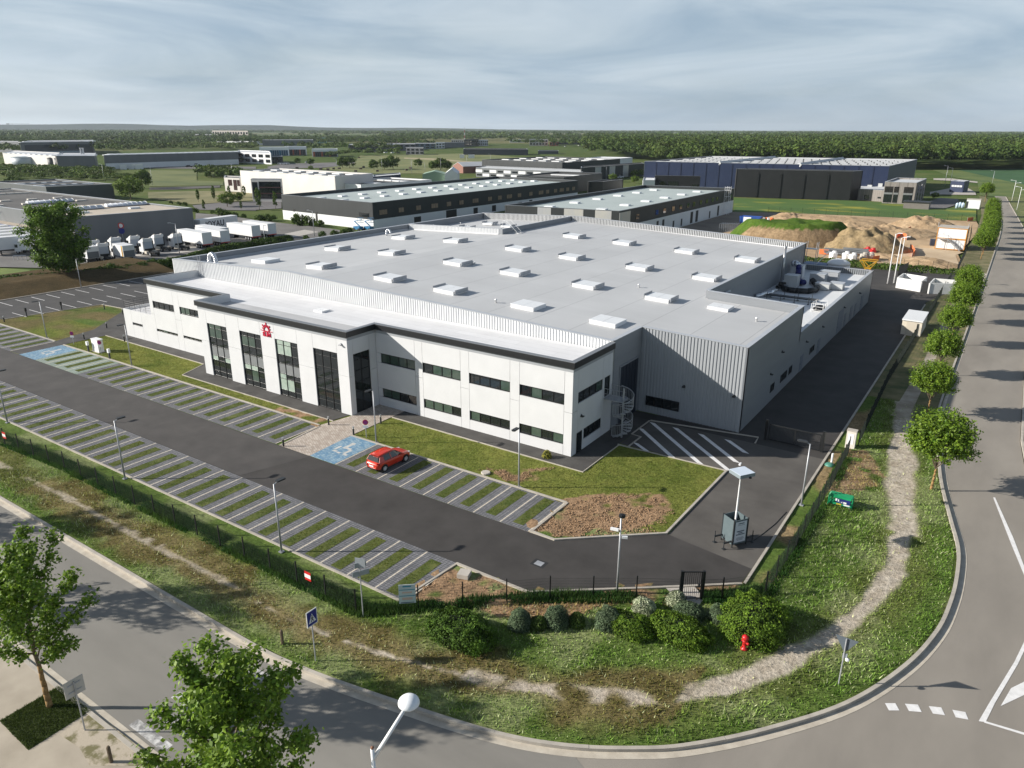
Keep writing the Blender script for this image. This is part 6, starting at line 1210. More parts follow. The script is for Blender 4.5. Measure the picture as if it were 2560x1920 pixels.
# --- long black unit with white base
h = 7.4; a, b, c = PT('A2',218,715,h),PT('A2',1005,785,h),PT('A3',570,592,h); CF_ = para(a,b,c)
t_, cc = estate('long_unit','long black trade unit with white base and pale mint roof',CF_,h,M_DKCL,M_MINT,.9,band=(2.6,M_WHC2),sky_=[(v,u) for u, v in grid_uv(13,2,.05,.96,.30,.55)],ssize=(2.0,2.4))
openings(t_,CF_[1],CF_[2],[(s,2.4 if k_ % 3 else 3.4,3.7,5.2) for k_, s in enumerate((.035,.10,.165,.23,.29,.345,.41,.48,.53,.58,.635,.70,.76,.80,.85,.89,.93,.97))],'window',M_PINKW)
openings(t_,CF_[1],CF_[2],[(.16,3.2,0,1.8),(.30,5.5,0,2.5),(.41,2.4,0,2.1),(.50,2.4,0,2.1),(.64,2.6,0,1.9),(.70,2.2,0,2.2)],'door',M_DKCL2,M_DKCL2); openings(t_,CF_[0],CF_[1],[(.91,4.4,3.2,4.4)]); openings(t_,CF_[0],CF_[1],[(.40,1.0,.2,3.2),(.14,1.0,2.5,3.4)],'door',M_DKCL2,M_DKCL2)
# --- grey haulage depot on the left
h = 7.2; A_, B_, C_ = PT('A1',625,910,h),PT('A1',1660,830,h),PT('A1',100,660,h); CA = para(A_,B_,C_)
t_, cc = estate('haulage_depot','grey haulage depot with sandy roof and white vaulted rooflights',CA,h,M_GRCL,M_BEIGE,.35,sky_=[(.25,.10),(.55,.2),(.3,.3),(.72,.12)],ssize=(2.6,1.6))
U, V = CA[1]-CA[0], CA[3]-CA[0]
for u0, u1, v in ((.10,.55,.18),(.30,.70,.42),(.62,.98,.20)):
    a, b = CA[0]+U*u0+V*v, CA[0]+U*u1+V*v; d = (b-a).normalized(); n_ = Vector((-d.y,d.x)); k_ = 8; mb = MB(); L_ = (b-a).length
    for i in range(k_+1):
        t = math.pi*i/k_; 
    vs = []
    for e in (a,b): vs += [(e.x+n_.x*1.4*math.cos(math.pi*i/k_), e.y+n_.y*1.4*math.cos(math.pi*i/k_), h-.35+.2+.75*math.sin(math.pi*i/k_)) for i in range(k_+1)]
    mb.add(vs,[(i,i+1,k_+2+i,k_+1+i) for i in range(k_)]+[tuple(range(k_,-1,-1)),tuple(range(k_+1,2*k_+2))]); mb.build('vault_rooflight', mat('vault_white', (.55,.58,.64), None, rough=.3), t_, True)
    for j in range(9):
        p = a.lerp(b,j/8); m2 = MB(); m2.path([(p.x+n_.x*1.42*math.cos(math.pi*i/6),p.y+n_.y*1.42*math.cos(math.pi*i/6),h-.12+.77*math.sin(math.pi*i/6)) for i in range(7)],.06,4); m2.build('vault_rib', M_WHITE, t_)
mb = MB(); P4 = [CA[0]+V*.30+U*.02,CA[0]+V*.30+U*.98,CA[0]+V*.985+U*.98,CA[0]+V*.985+U*.02]; mb.poly([tuple(p) for p in P4],h-.35+.02); mb.build('dark_roof', M_DKRF, t_)
for i in range(11):
    for v, w_ in ((.93,1),(.80,.6),(.55,0),(.42,0)):
        if w_ == 0 and i % 3: continue
        p = CA[0]+U*(.06+.08*i)+V*v; m2 = MB(); m2.obox((p.x,p.y,h-.33+.2),(2.6,1.4,.4),math.atan2(U.y,U.x)); m2.build('rooflight', mat('cream_rooflight', (.60,.56,.50), None, rough=.5), t_)
# dock canopy and white loading bays on its left face
d = -V.normalized(); nL = -U.normalized(); mb = MB(); wallslab(mb,CA[3],CA[0],3.0,3.5,.02,3.2) if False else None
q0, q1 = CA[0]+nL*.05, CA[0]+V*.9+nL*.05; r0, r1 = CA[0]+nL*3.0, CA[0]+V*.9+nL*3.0; mb = MB(); mb.prism([tuple(q0),tuple(q1),tuple(r1),tuple(r0)],3.1,3.45); mb.build('dock_canopy', mat('canopy_buff', (.40,.34,.27), None, rough=.7), t_); mb = MB(); mb.prism([tuple(r0),tuple(r1),tuple(r1+nL*.06),tuple(r0+nL*.06)],2.7,3.5); mb.build('canopy_edge', mat('canopy_blue', (.10,.12,.22), None, rough=.5), t_)
for i in range(5): p = CA[0]+V*(.08+.14*i); MB().tube((p.x+nL.x*2.7,p.y+nL.y*2.7,3.4),(p.x+nL.x*.1,p.y+nL.y*.1,6.0),.07,5).build('canopy_stay', M_GALV, t_)
# --- slate grey shed behind it
h = 5.6; CB = para(PT('A1',395,648,h),PT('A1',975,622,h),PT('A1',480,580,h)); t_, cc = estate('slate_shed','slate grey shed with dark roof behind the haulage depot',CB,h,M_GRCL2,M_DKRF,.4,sky_=grid_uv(5,2,.15,.8,.25,.6),ssize=(6,2))
# --- big factory in the distance, left
h = 9.2; t_, cc = estate('distant_factory','very long grey factory with white plinth in the distance',para(PT('A1',895,374,h),PT('A1',2052,346,h),PT('A1',2052,336,h)),h,M_GRCL,M_LGRF,.3,band=(3.6,M_WHC2),sky_=grid_uv(22,3,.02,.98,.2,.8),ssize=(6,5))
h = 9.0; t_, cc = estate('distant_wing','grey and cream wing of the far factory with rooftop units',para(PT('A1',485,380,h),PT('A1',815,380,h),PT('A1',830,352,h)),h,M_GRCL,M_LGRF,.3,sky_=grid_uv(7,2,.05,.95,.2,.5),ssize=(4,5),wallmats={3:M_WHCL})
h = 8.6; t_, cc = estate('cream_shed','cream sided shed behind the round storage tanks',para(PT('A1',22,356,h),PT('A1',480,380,h),PT('A1',520,352,h)),h,M_WHCL,M_LGRF,.3,sky_=grid_uv(10,1,.05,.95,.2,.2),ssize=(5,5))
h = 13; farb0 = None; a, b, c = PT('A1',170,264,h),PT('A1',808,256,h),PT('A1',800,240,h); CD = para(a,b,c); t_, cc = estate('exhibition_hangar','grey framed hangar with a deep dark glazed front on the skyline',CD,h,M_GRCL,M_LGRF,.3,sky_=grid_uv(16,2,.03,.97,.15,.5),ssize=(8,6))
mb = MB(); wallslab(mb,CD[0].lerp(CD[1],.05),CD[0].lerp(CD[1],.97),0,h-2.5,.05,.4); mb.build('dark_front', mat('dark_front', (.02,.03,.045), None, rough=.3), t_); mb = MB(); wallslab(mb,CD[0].lerp(CD[1],.18),CD[0].lerp(CD[1],.78),0,4.0,.5,6); mb.build('glass_annex', mat('pale_annex', (.22,.28,.34), None, rough=.4), t_)
for i in range(12): openings(t_,CD[0]+(CD[0]-CD[3]).normalized()*6,CD[1]+(CD[1]-CD[2]).normalized()*6,[(.30+.037*i,3.0,.5,3.2)])
# storage tanks
for (n, x, y, r, top, lb_, mt) in (('A1',235,470,0,388,'wide pale steel storage tank by the cream shed',mat('steel_tank', (.34,.39,.42), (.44,.49,.52), .3, .5, stretch=(1,1,3))),('A1',465,485,0,398,'dark upright tank left of its twin',mat('dark_tank', (.05,.055,.055), (.075,.08,.08), .3, .6, stretch=(1,1,3))),('A1',525,487,0,398,'dark upright tank right of its twin',MATS['dark_tank'])):
    q = PT(n,x,y); hh = ZAT(q,T(n,x,top)[1]); dist = math.hypot(q[0],q[1]); r = (175 if 'wide' in lb_ else 62)*.2893/2*dist/FPX*1.0
    t_ = thing('storage_tank',lb_,'tank',(q[0],q[1],0)); MB().lathe((q[0],q[1],-.2),[(r,0),(r,hh)],28).build('shell', mt, t_, True); MB().lathe((q[0],q[1],hh-.2),[(r*1.01,0),(r*1.01,.3),(r*.2,.9)],28).build('roof', mt, t_)
for i, (x, y, top) in enumerate(((722,470,318),(742,470,318),(885,490,385),(905,600,400))):
    if i > 1: continue
    q = PT('A1',x,y); hh = ZAT(q,T('A1',x,top)[1]); t_ = thing('steel_chimney','slim steel chimney of a pair before the far factory','chimney',(q[0],q[1],0),'twin chimneys'); MB().tube((q[0],q[1],0),(q[0],q[1],hh),.8,8,.6).build('stack', M_GALV, t_); MB().lathe((q[0],q[1],hh),[(.8,0),(.8,.6),(.5,.7)],8).build('cap', M_GALV, t_)
# --- white building with dark glazing
h = 9.5; CE = para(PT('A1',2072,505,h),PT('A2',680,556,h),PT('A2',1010,532,h)); t_, cc = estate('white_works','large off white works with brown bitumen roof',CE,h,M_WHCL,M_DKRF,.5,sky_=grid_uv(7,2,.1,.9,.25,.7),ssize=(5,2.5))
d_ = (CE[1]-CE[0]).normalized(); n_ = Vector((d_.y,-d_.x)); Q = [CE[0]+n_*.1,CE[0]+d_*9+n_*.1,CE[0]+d_*9+n_*8,CE[0]+n_*8]
Q = para(PT('A1',2165,580,8.5),PT('A2',215,582,8.5),PT('A2',225,576,8.5)); t_, cc = estate('glazed_pavilion_wing','white framed dark glazed front of the off white works',Q,8.5,M_WHCL,M_LGRF,.3)
openings(t_,Q[0],Q[1],[(.12,2.2,1,7.4),(.62,9,1.0,7.6)],'window',M_GLASS); 
for z in (2.9,5.2): openings(t_,Q[0],Q[1],[(.62,9.2,z,z+.35)],'floor_band',M_SRED if False else mat('wine_band', (.08,.03,.03), None, rough=.6),mat('wine_band2', (.08,.03,.03), None, rough=.6),.12)
Q = para(PT('A1',1935,566,6),PT('A1',2075,572,6),PT('A1',2080,556,6)); t_, cc = estate('cream_annex','small cream annex with maroon windows left of the white works',Q,6,M_WHCL,M_DKRF,.3); openings(t_,Q[0],Q[1],[(.35,2.5,2.5,5.2),(.65,2.2,.6,5.2),(.88,2.0,2.5,5.2)],'window',mat('maroon_glass', (.06,.035,.035), None, rough=.2))
h = 6.4; CE2 = para(PT('A2',540,604,h),PT('A2',905,628,h),PT('A2',1518,585,h)); t_, cc = estate('low_white_works','low white workshop with grey end behind the long black unit',CE2,h,M_WHC2,M_DKRF,.5,sky_=grid_uv(4,2,.3,.85,.3,.7),ssize=(4,2.4))
h = 6; t_, cc = estate('navy_roofed_shed','navy edged shed right of the off white works',para(PT('A2',1010,560,h),PT('A2',1250,540,h),PT('A2',1240,524,h)),h,mat('deep_navy', (.014,.02,.06), None, rough=.5),M_LGRF,.3)
# --- navy blue giant with black front hall
h = 12.5; CH = para(PT('A3',1145,427,h),PT('A4',1050,468,h),PT('A4',1290,410,h)); t_, cc = estate('navy_warehouse','huge navy blue warehouse with white edged skylit roof before the forest',CH,h,M_BLCL,M_DKRF,.6,sky_=grid_uv(26,5,.03,.97,.12,.88),ssize=(3.4,5.0),smat=M_LGRF,wallmats={2:M_WHC2})
for i in range(1,18): p = CH[0].lerp(CH[1],i/18); dd = (CH[1]-CH[0]).normalized(); n_ = Vector((dd.y,-dd.x)); MB().obox((p.x+n_.x*.08,p.y+n_.y*.08,h/2),(.25,.12,h-1),math.atan2(dd.y,dd.x)).build('panel_joint', mat('navy_joint', (.012,.018,.045), None, rough=.5), t_)
for u in (.33,.66): p = [CH[0].lerp(CH[1],u),CH[3].lerp(CH[2],u)]; mb = MB(); a, b = p; mb.tube((a.x,a.y,h-.2),(b.x,b.y,h-.2),1.0,5); mb.build('roof_ridge', M_LGRF, t_)
h = 11.4; CK = para(PT('A3',1938,492,h),PT('A4',738,514,h),PT('A4',822,508,h)); t_, cc = estate('black_hall','tall black hall standing before the navy warehouse',CK,h,M_DKCL2,M_DKRF,.4)
for s in (.20,.40,.60,.80): p = CK[0].lerp(CK[1],s); dd = (CK[1]-CK[0]).normalized(); n_ = Vector((dd.y,-dd.x)); MB().obox((p.x+n_.x*.15,p.y+n_.y*.15,5.0),(.9,.3,9.8),math.atan2(dd.y,dd.x)).build('downpipe_fin', M_BLACK, t_)
h = 6.2; CK2 = para(PT('A3',1235,548,h),PT('A3',1925,560,h),PT('A3',1925,548,h)); t_, cc = estate('low_black_hall','low black hall left of the tall black hall',CK2,h,M_DKCL2,M_DKRF,.3); openings(t_,CK2[0],CK2[1],[(.08,5,1,3.6),(.24,5,1,3.6),(.52,3,1,2.4)])
h = 5; t_, cc = estate('white_porch','white canopied porch at the left end of the low black hall',para(PT('A3',1130,590,h),PT('A3',1235,590,h),PT('A3',1240,548,h)),h,M_WHC2,M_WHC2,.2)
# --- grey brick office
h = 8.1; CO = para(PT('A4',1012,603,h),PT('A4',1288,612,h),PT('A4',1372,576,h)); t_, cc = estate('brick_office','two storey grey brick office with tall dark windows by the meadow',CO,h,M_BRICK,M_LGRF,.5); openings(t_,CO[0],CO[1],[(.16,3.0,.3,6.4),(.40,1.7,.3,6.4),(.78,3.3,.3,6.4)]); openings(t_,CO[1],CO[2],[(.25,2.0,.3,6.8),(.55,2.6,.3,6.8),(.82,2.0,.3,6.8)])
for z in (3.4,): openings(t_,CO[0],CO[1],[(.16,3.0,z,z+.7),(.40,1.7,z,z+.7),(.78,3.3,z,z+.7)],'spandrel',M_SPAN,M_SPAN,.09)
h = 4.2; CO2 = para(PT('A4',712,660,h),PT('A4',1008,678,h),PT('A4',1040,600,h)); t_, cc = estate('brick_annex','low grey brick annex joined to the black hall',CO2,h,M_BRICK,M_LGRF,.4); openings(t_,CO2[0],CO2[1],[(.15,1.6,.2,2.0),(.52,2.0,.2,2.0),(.88,1.4,.9,1.6)])
for i, (x, y) in enumerate(((780,650),(880,640),(970,640))): q = PT('A4',x,y,4.0); unit_ = MB(); unit_.box(q[0]-.9,q[0]+.9,q[1]-.7,q[1]+.7,3.8,5.2 if i == 2 else 4.5); unit_.build('roof_unit', M_UNIT, t_)
q = PT('A4',1275,835); t_ = thing('bin_shelter','grey brick bin shelter with dark flat roof on the meadow edge','shelter',(q[0],q[1],0)); MB().box(q[0]-4.2,q[0]+4.2,q[1],q[1]+5,-.2,2.2).build('wall', M_BRICK, t_); MB().box(q[0]-4.6,q[0]+4.6,q[1]-.4,q[1]+5.4,2.2,2.5).build('roof', M_DARK, t_)
Q = para(PT('A4',1565,612,6),PT('A4',1690,598,6),PT('A4',1700,588,6)); q0, q1 = PT('A4',1565,688), PT('A4',1680,695); t_, cc = estate('navy_gatehouse','small navy gatehouse with a white roof edge beyond the brick office',para(q0,q1,(q1[0]+1.5,q1[1]+8)),ZAT(q0,T('A4',1570,595)[1]),M_BLCL,M_WHC2,.1); openings(t_,q0,q1,[(.2,1.2,2.2,3.2),(.4,1.2,2.2,3.2),(.6,1.2,2.2,3.2),(.8,1.2,2.2,3.2)],'window',M_LGRF)
sheet('office_forecourt', PZ([('A4',1340,790),('A4',1480,740),('A4',1640,750),('A4',1660,790),('A4',1540,828),('A4',1380,835)]), -.05, MATS['grey_asphalt']); sheet('gatehouse_apron', PZ([('A4',1400,690),('A4',1560,660),('A4',1700,640),('A4',1790,690),('A4',1800,715),('A4',1400,710)]), -.06, M_CONC); sheet('gatehouse_road', PZ([('A4',1430,572),('A4',1580,572),('A4',1810,600),('A4',1810,612),('A4',1700,600),('A4',1430,585)]), -.055, M_CONC)
q = PT('A4',1765,832); t_ = thing('meter_house','small white meter house by the mesh fence','hut',(q[0],q[1],0)); MB().box(q[0]-2.2,q[0]+2.2,q[1],q[1]+3,-.2,3.1).build('wall', M_WHC2, t_); MB().box(q[0]-2.3,q[0]+2.3,q[1]-.1,q[1]+3.1,3.1,3.3).build('roof', M_CONC, t_); MB().box(q[0]-2.25,q[0]-1.6,q[1]-.05,q[1]-.01,.0,2.4).build('door', M_DARK, t_)
for i, (x, y) in enumerate(((1655,822),(1680,825),(1630,828))): q = PT('A4',x,y); t_ = thing('gas_bottle','pale blue standing cylinder near the white meter house','cylinder',(q[0],q[1],0),'standing cylinders'); MB().lathe((q[0],q[1],-.1),[(.5,0),(.5,1.5),(.35,1.8),(.1,1.9)],10).build('bottle', mat('pale_blue_paint', (.45,.56,.66), None, rough=.4), t_, True); MB().lathe((q[0],q[1],1.8),[(.1,0),(.1,.2)],6).build('valve', M_GALV, t_)
# --- black and dark units in the middle
h = 7; t_, cc = estate('black_unit','black unit with hidden roof behind the long black unit',para(PT('A3',40,550,h),PT('A3',450,564,h),PT('A3',780,527,h)),h,M_DKCL,M_DKRF,.5,sky_=grid_uv(3,1,.4,.8,.5,.5),ssize=(5,2))
h = 5.2; Q = para(PT('A3',655,602,h),PT('A3',785,603,h),PT('A3',962,582,h)); t_, cc = estate('small_black_unit','small black unit with two warm wall lamps',Q,h,M_DKCL2,M_DKRF,.3)
h = 8.5; t_, cc = estate('dark_grey_hall','broad dark grey hall with scattered white rooflights',para(PT('A3',-260,412,h),PT('A3',435,438,h),PT('A3',935,404,h)),h,M_DKCL,M_DKRF,.5,sky_=grid_uv(6,3,.1,.9,.25,.8),ssize=(6,2.4))
h = 8.5; t_, cc = estate('white_hall','white sided hall at the forest edge',para(PT('A3',640,398,h),PT('A3',935,404,h),PT('A3',1042,392,h)),h,M_WHC2,M_LGRF,.4)
h = 7; Q = para(PT('A3',600,482,h),PT('A3',1142,446,h),PT('A3',1120,436,h)); t_, cc = estate('striped_unit','unit with alternating dark and silver panels beside the navy warehouse',Q,h,M_DKCL,M_DKRF,.3)
for s0, s1 in ((.20,.29),(.42,.51),(.64,.73)): mb = MB(); wallslab(mb,Q[0].lerp(Q[1],s0),Q[0].lerp(Q[1],s1),0,h-.2,.01,.1); mb.build('silver_panel', M_SILV, t_)
openings(t_,Q[0],Q[1],[(.85,5,1,4),(.95,4,1,4)])
h = 5.0; Q = para(PT('A2',1900,482,h),PT('A3',600,520,h),PT('A3',640,500,h)); t_, cc = estate('chequered_offices','low white and grey chequered offices in front of the dark grey hall',Q,h,M_GRCL,M_LGRF,.2)
for i in range(14):
    for j, (z0, z1) in enumerate(((.2,1.8),(2.5,4.1))):
        if (i+j) % 2: mb = MB(); wallslab(mb,Q[0].lerp(Q[1],i/14),Q[0].lerp(Q[1],(i+.95)/14),z0,z1,.02,.15); mb.build('white_panel', M_WHC2, t_)
        else: openings(t_,Q[0],Q[1],[((i+.5)/14,4,z0+.3,z1-.3)])
# tent hall, green sheds, brick house
def gable(name, label, a, b, depth, eave, ridge, wm, rm_, cat='building'):
    a, b = v2(a), v2(b); d = (b-a).normalized(); n_ = Vector((-d.y,d.x)); m_ = (a+b)/2; t_ = thing(name,label,cat,(a.x,a.y,0)); c, e = b+n_*depth, a+n_*depth; mm = m_+n_*depth
    mb = MB(); V = [(a.x,a.y,-.3),(b.x,b.y,-.3),(b.x,b.y,eave),(m_.x,m_.y,ridge),(a.x,a.y,eave),(e.x,e.y,-.3),(c.x,c.y,-.3),(c.x,c.y,eave),(mm.x,mm.y,ridge),(e.x,e.y,eave)]
    mb.add(V,[(0,1,2,3,4),(9,8,7,6,5),(1,6,7,2),(5,0,4,9)]); mb.build('wall', wm, t_)
    for p, q, r, s in ((2,7,8,3),(3,8,9,4)):
        o = MB(); k_ = [Vector(V[i])+Vector((0,0,.05)) for i in (p,q,r,s)]; o.add(k_+[v+Vector((0,0,.15)) for v in k_],[(0,1,2,3),(7,6,5,4),(0,4,5,1),(1,5,6,2),(2,6,7,3),(3,7,4,0)]); o.build('roof_slope', rm_, t_)
    return t_
gable('tent_hall','white tent hall with a pitched roof beyond the black unit',PT('A2',1632,603),PT('A2',1745,603),26,4,6.6,M_WHC2,M_WHC2); gable('green_shed','pale green sheds before the white tent hall',PT('A2',1440,600),PT('A2',1640,600),16,3.6,5.2,mat('pale_green_sheet', (.24,.34,.25), None, rough=.6),MATS['pale_green_sheet'])
gable('brick_house','red brick gabled house with grey roof among the sheds',PT('A2',1700,520),PT('A2',1790,528),24,4,6.5,mat('red_brick', (.24,.12,.095), None, rough=.8),M_LGRF)
# --- small far buildings
def farb(name, label, n, l, r, top, depth, wm, rm_=M_LGRF, win=0, group=None, wl=M_GLASS):
    a, b = v2(PT(n,*l)), v2(PT(n,*r)); hh = max(3.0,ZAT((a.x,a.y),T(n,l[0],top)[1])); nn_ = (a+b).normalized()
    t_, cc = estate(name,label,[a,b,b+nn_*depth,a+nn_*depth],hh,wm,rm_,.4)
    if group: t_['group'] = group
    if win: openings(t_,a,b,[((i+.5)/win,(b-a).length/win*.6,hh*f0,hh*f1) for i in range(win) for f0, f1 in (((.12,.4),(.58,.85)) if hh > 7 else ((.25,.75),))],'window',wl,M_FRAME,.3,.2)
    return t_
for k_, (lb_, l, r, top, dep) in enumerate((('white framed pavilion with blue glazed front across the fields',(35,378),(290,376),306,30),('white framed pavilion with dark recess beside the blue glazed one',(255,372),(440,372),300,25),('white framed pavilion with orange recess beyond the hay bales',(487,386),(710,384),322,30))):
    t_ = farb('white_pavilion',lb_,'A2',l,r,top,dep,mat('bright_white', (.74,.75,.77), None, rough=.5)); a, b = v2(PT('A2',*l)), v2(PT('A2',*r)); hh = ZAT((a.x,a.y),T('A2',l[0],top)[1]); mb = MB(); d = (b-a).normalized(); n_ = Vector((d.y,-d.x)); n_ = n_ if n_.dot(a) < 0 else -n_
    for i in range(12):
        p, q = a.lerp(b,.04+.92*i/12), a.lerp(b,.04+.92*(i+.9)/12); mb = MB(); mb.prism([tuple(p+n_*.1),tuple(q+n_*.1),tuple(q+n_*.5),tuple(p+n_*.5)],0,hh*.66); mb.build('recess_panel', (mat('pav_blue', (.04,.09,.15), None, rough=.3) if k_ == 0 else M_DKCL) if i % 4 else (mat('pav_orange', (.36,.10,.05), None, rough=.6) if k_ else mat('pav_teal', (.03,.12,.2), None, rough=.4)), t_)
FB = [('dark_screen_wall','long black hall standing alone in the hay meadow','A2',(1792,368),(2350,372),320,40,M_BLCL if False else mat('blue_black', (.012,.018,.026), None, rough=.5),M_DKRF,0),('grey_cube','pale grey cube building past the hay meadow','A2',(1297,366),(1450,368),308,25,M_GRCL,M_LGRF,4),
 ('grey_works','grey blue works with white end gable far off','A2',(800,340),(1200,336),283,60,M_GRCL,M_LGRF,6),('grey_works','grey works in the middle of the distant estate','A2',(1130,332),(1380,330),278,60,M_GRCL,M_LGRF,5),('blue_grey_works','blue grey works with sky blue corner','A2',(1370,318),(1550,318),272,50,mat('bluegrey', (.14,.18,.23), None, rough=.6),M_LGRF,4),
 ('white_works_far','white works front at the edge of the distant estate','A2',(1555,315),(1630,312),266,40,M_WHC2,M_LGRF,3),('grey_store','long grey store before the radio mast','A2',(1630,308),(1800,304),264,40,M_GRCL,M_LGRF,0),('cream_block','cream block with two upper storeys near the radio mast','A2',(1688,266),(1795,266),240,30,M_WHCL,M_LGRF,6),
 ('dark_block','dark office block right of the cream one','A2',(1800,298),(1925,292),238,30,M_DKCL,M_LGRF,6),('white_block','white office block with red panel right of the dark one','A2',(1925,290),(2005,290),242,30,M_WHC2,M_LGRF,5),('tan_block','tan flat block against the woods','A2',(1130,272),(1262,272),243,30,mat('tan_wall', (.50,.36,.24), None, rough=.7),M_LGRF,6),('white_tower_block','small white block above the tan one','A2',(1266,252),(1338,252),223,20,M_WHCL,M_LGRF,4),
 ('teal_cube','teal glass cube half hidden in trees','A2',(532,268),(610,268),223,25,mat('teal_wall', (.16,.40,.35), None, rough=.5),M_LGRF,4),('dark_teal_block','dark teal office beside the teal cube','A2',(612,256),(800,254),224,30,mat('dark_teal', (.03,.06,.065), None, rough=.4),M_LGRF,8),('cream_low_block','cream low block right of the dark teal office','A2',(805,250),(935,250),226,25,M_WHCL,M_LGRF,5),
 ('grey_long_shed','long grey blue shed left of the teal cube','A2',(60,292),(500,290),242,60,M_GRCL,M_LGRF,0),('pale_low_shed','pale low shed before the long grey blue one','A2',(-60,285),(185,285),258,30,M_WHC2,M_LGRF,0),('far_long_roof','far long roof above the tree line','A1',(790,182),(1780,184),165,80,M_GRCL,M_WHC2,0),('school_block','flat grey office with ribbon windows among trees','A1',(1640,232),(1865,236),192,30,M_GRCL,M_LGRF,9),
 ('apartment_block','broad tan apartment block on the skyline','A1',(1840,228),(2150,236),160,40,mat('tan_grey', (.27,.25,.23), None, rough=.8),M_GRCL,14),('hangar_side','pale grey side hall left of the framed hangar','A1',(-150,340),(180,350),252,60,M_GRCL,M_LGRF,0),('white_low_shed','bright white low shed past the green belt','A1',(1870,262),(2200,266),238,40,M_WHC2,M_LGRF,0),('white_wing','white two storey wing at the end of the far factory','A1',(2060,436),(2350,450),345,60,M_WHC2,M_LGRF,5),
 ('glazed_pavilion','dark glazed pavilion with pale roof before the car park','A2',(-5,440),(235,435),388,25,M_DKCL,M_LGRF,7),('pale_cube','pale grey cube behind the dark glazed pavilion','A2',(-10,400),(90,400),345,20,M_WHC2,M_LGRF,2),('estate_white_1','long white low works on the right of the distant estate','A3',(-20,262),(150,262),238,40,M_WHC2,M_LGRF,6),('estate_tan','tan and white low works behind the meadow','A3',(150,290),(310,290),236,40,M_WHCL,M_LGRF,6),
 ('estate_red','red and grey low works near the wood','A3',(325,292),(400,292),260,30,mat('brick_red', (.34,.11,.07), None, rough=.7),M_LGRF,3),('estate_white_2','white low works with open front near the wood','A3',(478,262),(625,262),232,40,M_WHC2,M_LGRF,5),('estate_dark','dark low works in front of the white ones','A3',(390,280),(650,280),252,30,M_DKCL,M_LGRF,0),('red_roofed_block','white block with red roof at the edge of the wood','A3',(652,272),(735,272),228,30,M_WHC2,mat('red_roof', (.30,.05,.04), None, rough=.7),3),
 ('brown_block','brown low block touching the wood','A3',(735,268),(838,262),230,30,mat('brown_wall', (.17,.11,.09), None, rough=.7),M_DKRF,3),('carport_roof','grey open carport roof in the meadow','A3',(225,362),(400,362),336,30,M_GRCL2,M_GRCL,0),('white_marquee','small white marquee in the hay meadow','A2',(1835,398),(1888,398),375,8,M_WHC2,M_WHC2,0),('twin_tents','two white tents in the hay meadow','A2',(1760,398),(1800,398),376,8,M_WHC2,M_WHC2,0),
 ('white_box','white container standing alone before the far factory','A1',(1040,494),(1095,494),466,6,M_WHC2,M_WHC2,0),('white_box_b','white container beside two others before the far factory','A1',(1112,492),(1160,492),464,6,M_WHC2,M_WHC2,0),('white_box_c','largest white container before the far factory','A1',(1170,492),(1240,490),460,6,M_WHC2,M_WHC2,0)]
for (nm, lb_, n, l, r, top, dep, wm, rm_, wn_) in FB: farb({'estate_white_1':'white_estate_works','estate_white_2':'open_fronted_works','estate_tan':'tan_estate_works','estate_red':'red_estate_works','estate_dark':'dark_estate_works','white_box_b':'white_container','white_box_c':'white_container','white_box':'white_container'}.get(nm,nm),lb_,n,l,r,top,dep,wm,rm_,wn_)
# radio mast and crane on the skyline
q = PT('A2',1804,270); t_ = thing('radio_mast','red and white lattice radio mast on the skyline','mast',(q[0],q[1],0)); H_ = ZAT(q,T('A2',1804,132)[1])
for i in range(6): MB().tube((q[0],q[1],H_*i/6),(q[0],q[1],H_*(i+1)/6),1.8-.22*i,4,1.58-.22*i).build('mast_section', mat('mast_red', (.30,.10,.10), None, rough=.7) if i % 2 == 0 else M_LGRF, t_)
q = PT('A1',118,165); t_ = thing('tower_crane','far tower crane with level jib above the woods','crane',(q[0],q[1],0)); H_ = ZAT(q,T('A1',118,80)[1]); w_ = 3.0; dd = Vector((CR.x,CR.y)).normalized(); sc_ = math.hypot(q[0],q[1])/FPX*.2893
MB().tube((q[0],q[1],0),(q[0],q[1],H_),w_*.4,4).build('tower', M_GRCL, t_); MB().tube((q[0]-dd.x*38*sc_,q[1]-dd.y*38*sc_,H_),(q[0]+dd.x*118*sc_,q[1]+dd.y*118*sc_,H_),w_*.3,4).build('jib', M_GRCL, t_); MB().obox((q[0]-dd.x*30*sc_,q[1]-dd.y*30*sc_,H_-3),(18*sc_,4,8),math.atan2(dd.y,dd.x)).build('counterweight', M_GRCL2, t_)
# ================================================================ FAR WOODS AND TREES
def wood(name, label, pts, H_, R_, ncard, size, dark, light, mt=M_LEAFD):
    """many crowns as one mass: cards on the upper shells of each crown"""
    n = len(pts); i = np.repeat(np.arange(n),ncard); d = unitv(n*ncard); d[:,2] = np.abs(d[:,2])*1.05-.18; lump = RNG.integers(0,5,size=n*ncard)
    la = lump*1.2566+i*.7; lo = np.stack([np.cos(la)*.42,np.sin(la)*.42,np.where(lump == 0,.35,0)],1); p = (lo+d*.62)*np.stack([R_[i],R_[i],H_[i]*.36],1); p[:,2] += H_[i]*.62
    p[:,0] += pts[i,0]; p[:,1] += pts[i,1]; tc = RNG.uniform(.6,1.3,n)[i][:,None]*(.8+.4*RNG.uniform(0,1,(n,5))[i,lump][:,None]); warm = RNG.uniform(0,1,n)[i][:,None]**2; c = (np.array(dark)*.45+np.array(light)*.55)*RNG.uniform(.82,1.18,(n*ncard,1))*tc+np.array((.018,.008,.0))*warm
    V, F_, Cc = cards(p,d*.9,size,np.clip(c,.004,1),.38,.9); o = fastmesh(name, V, F_, mt, Cc); tag(o, label, 'wood', None, 'stuff'); return o
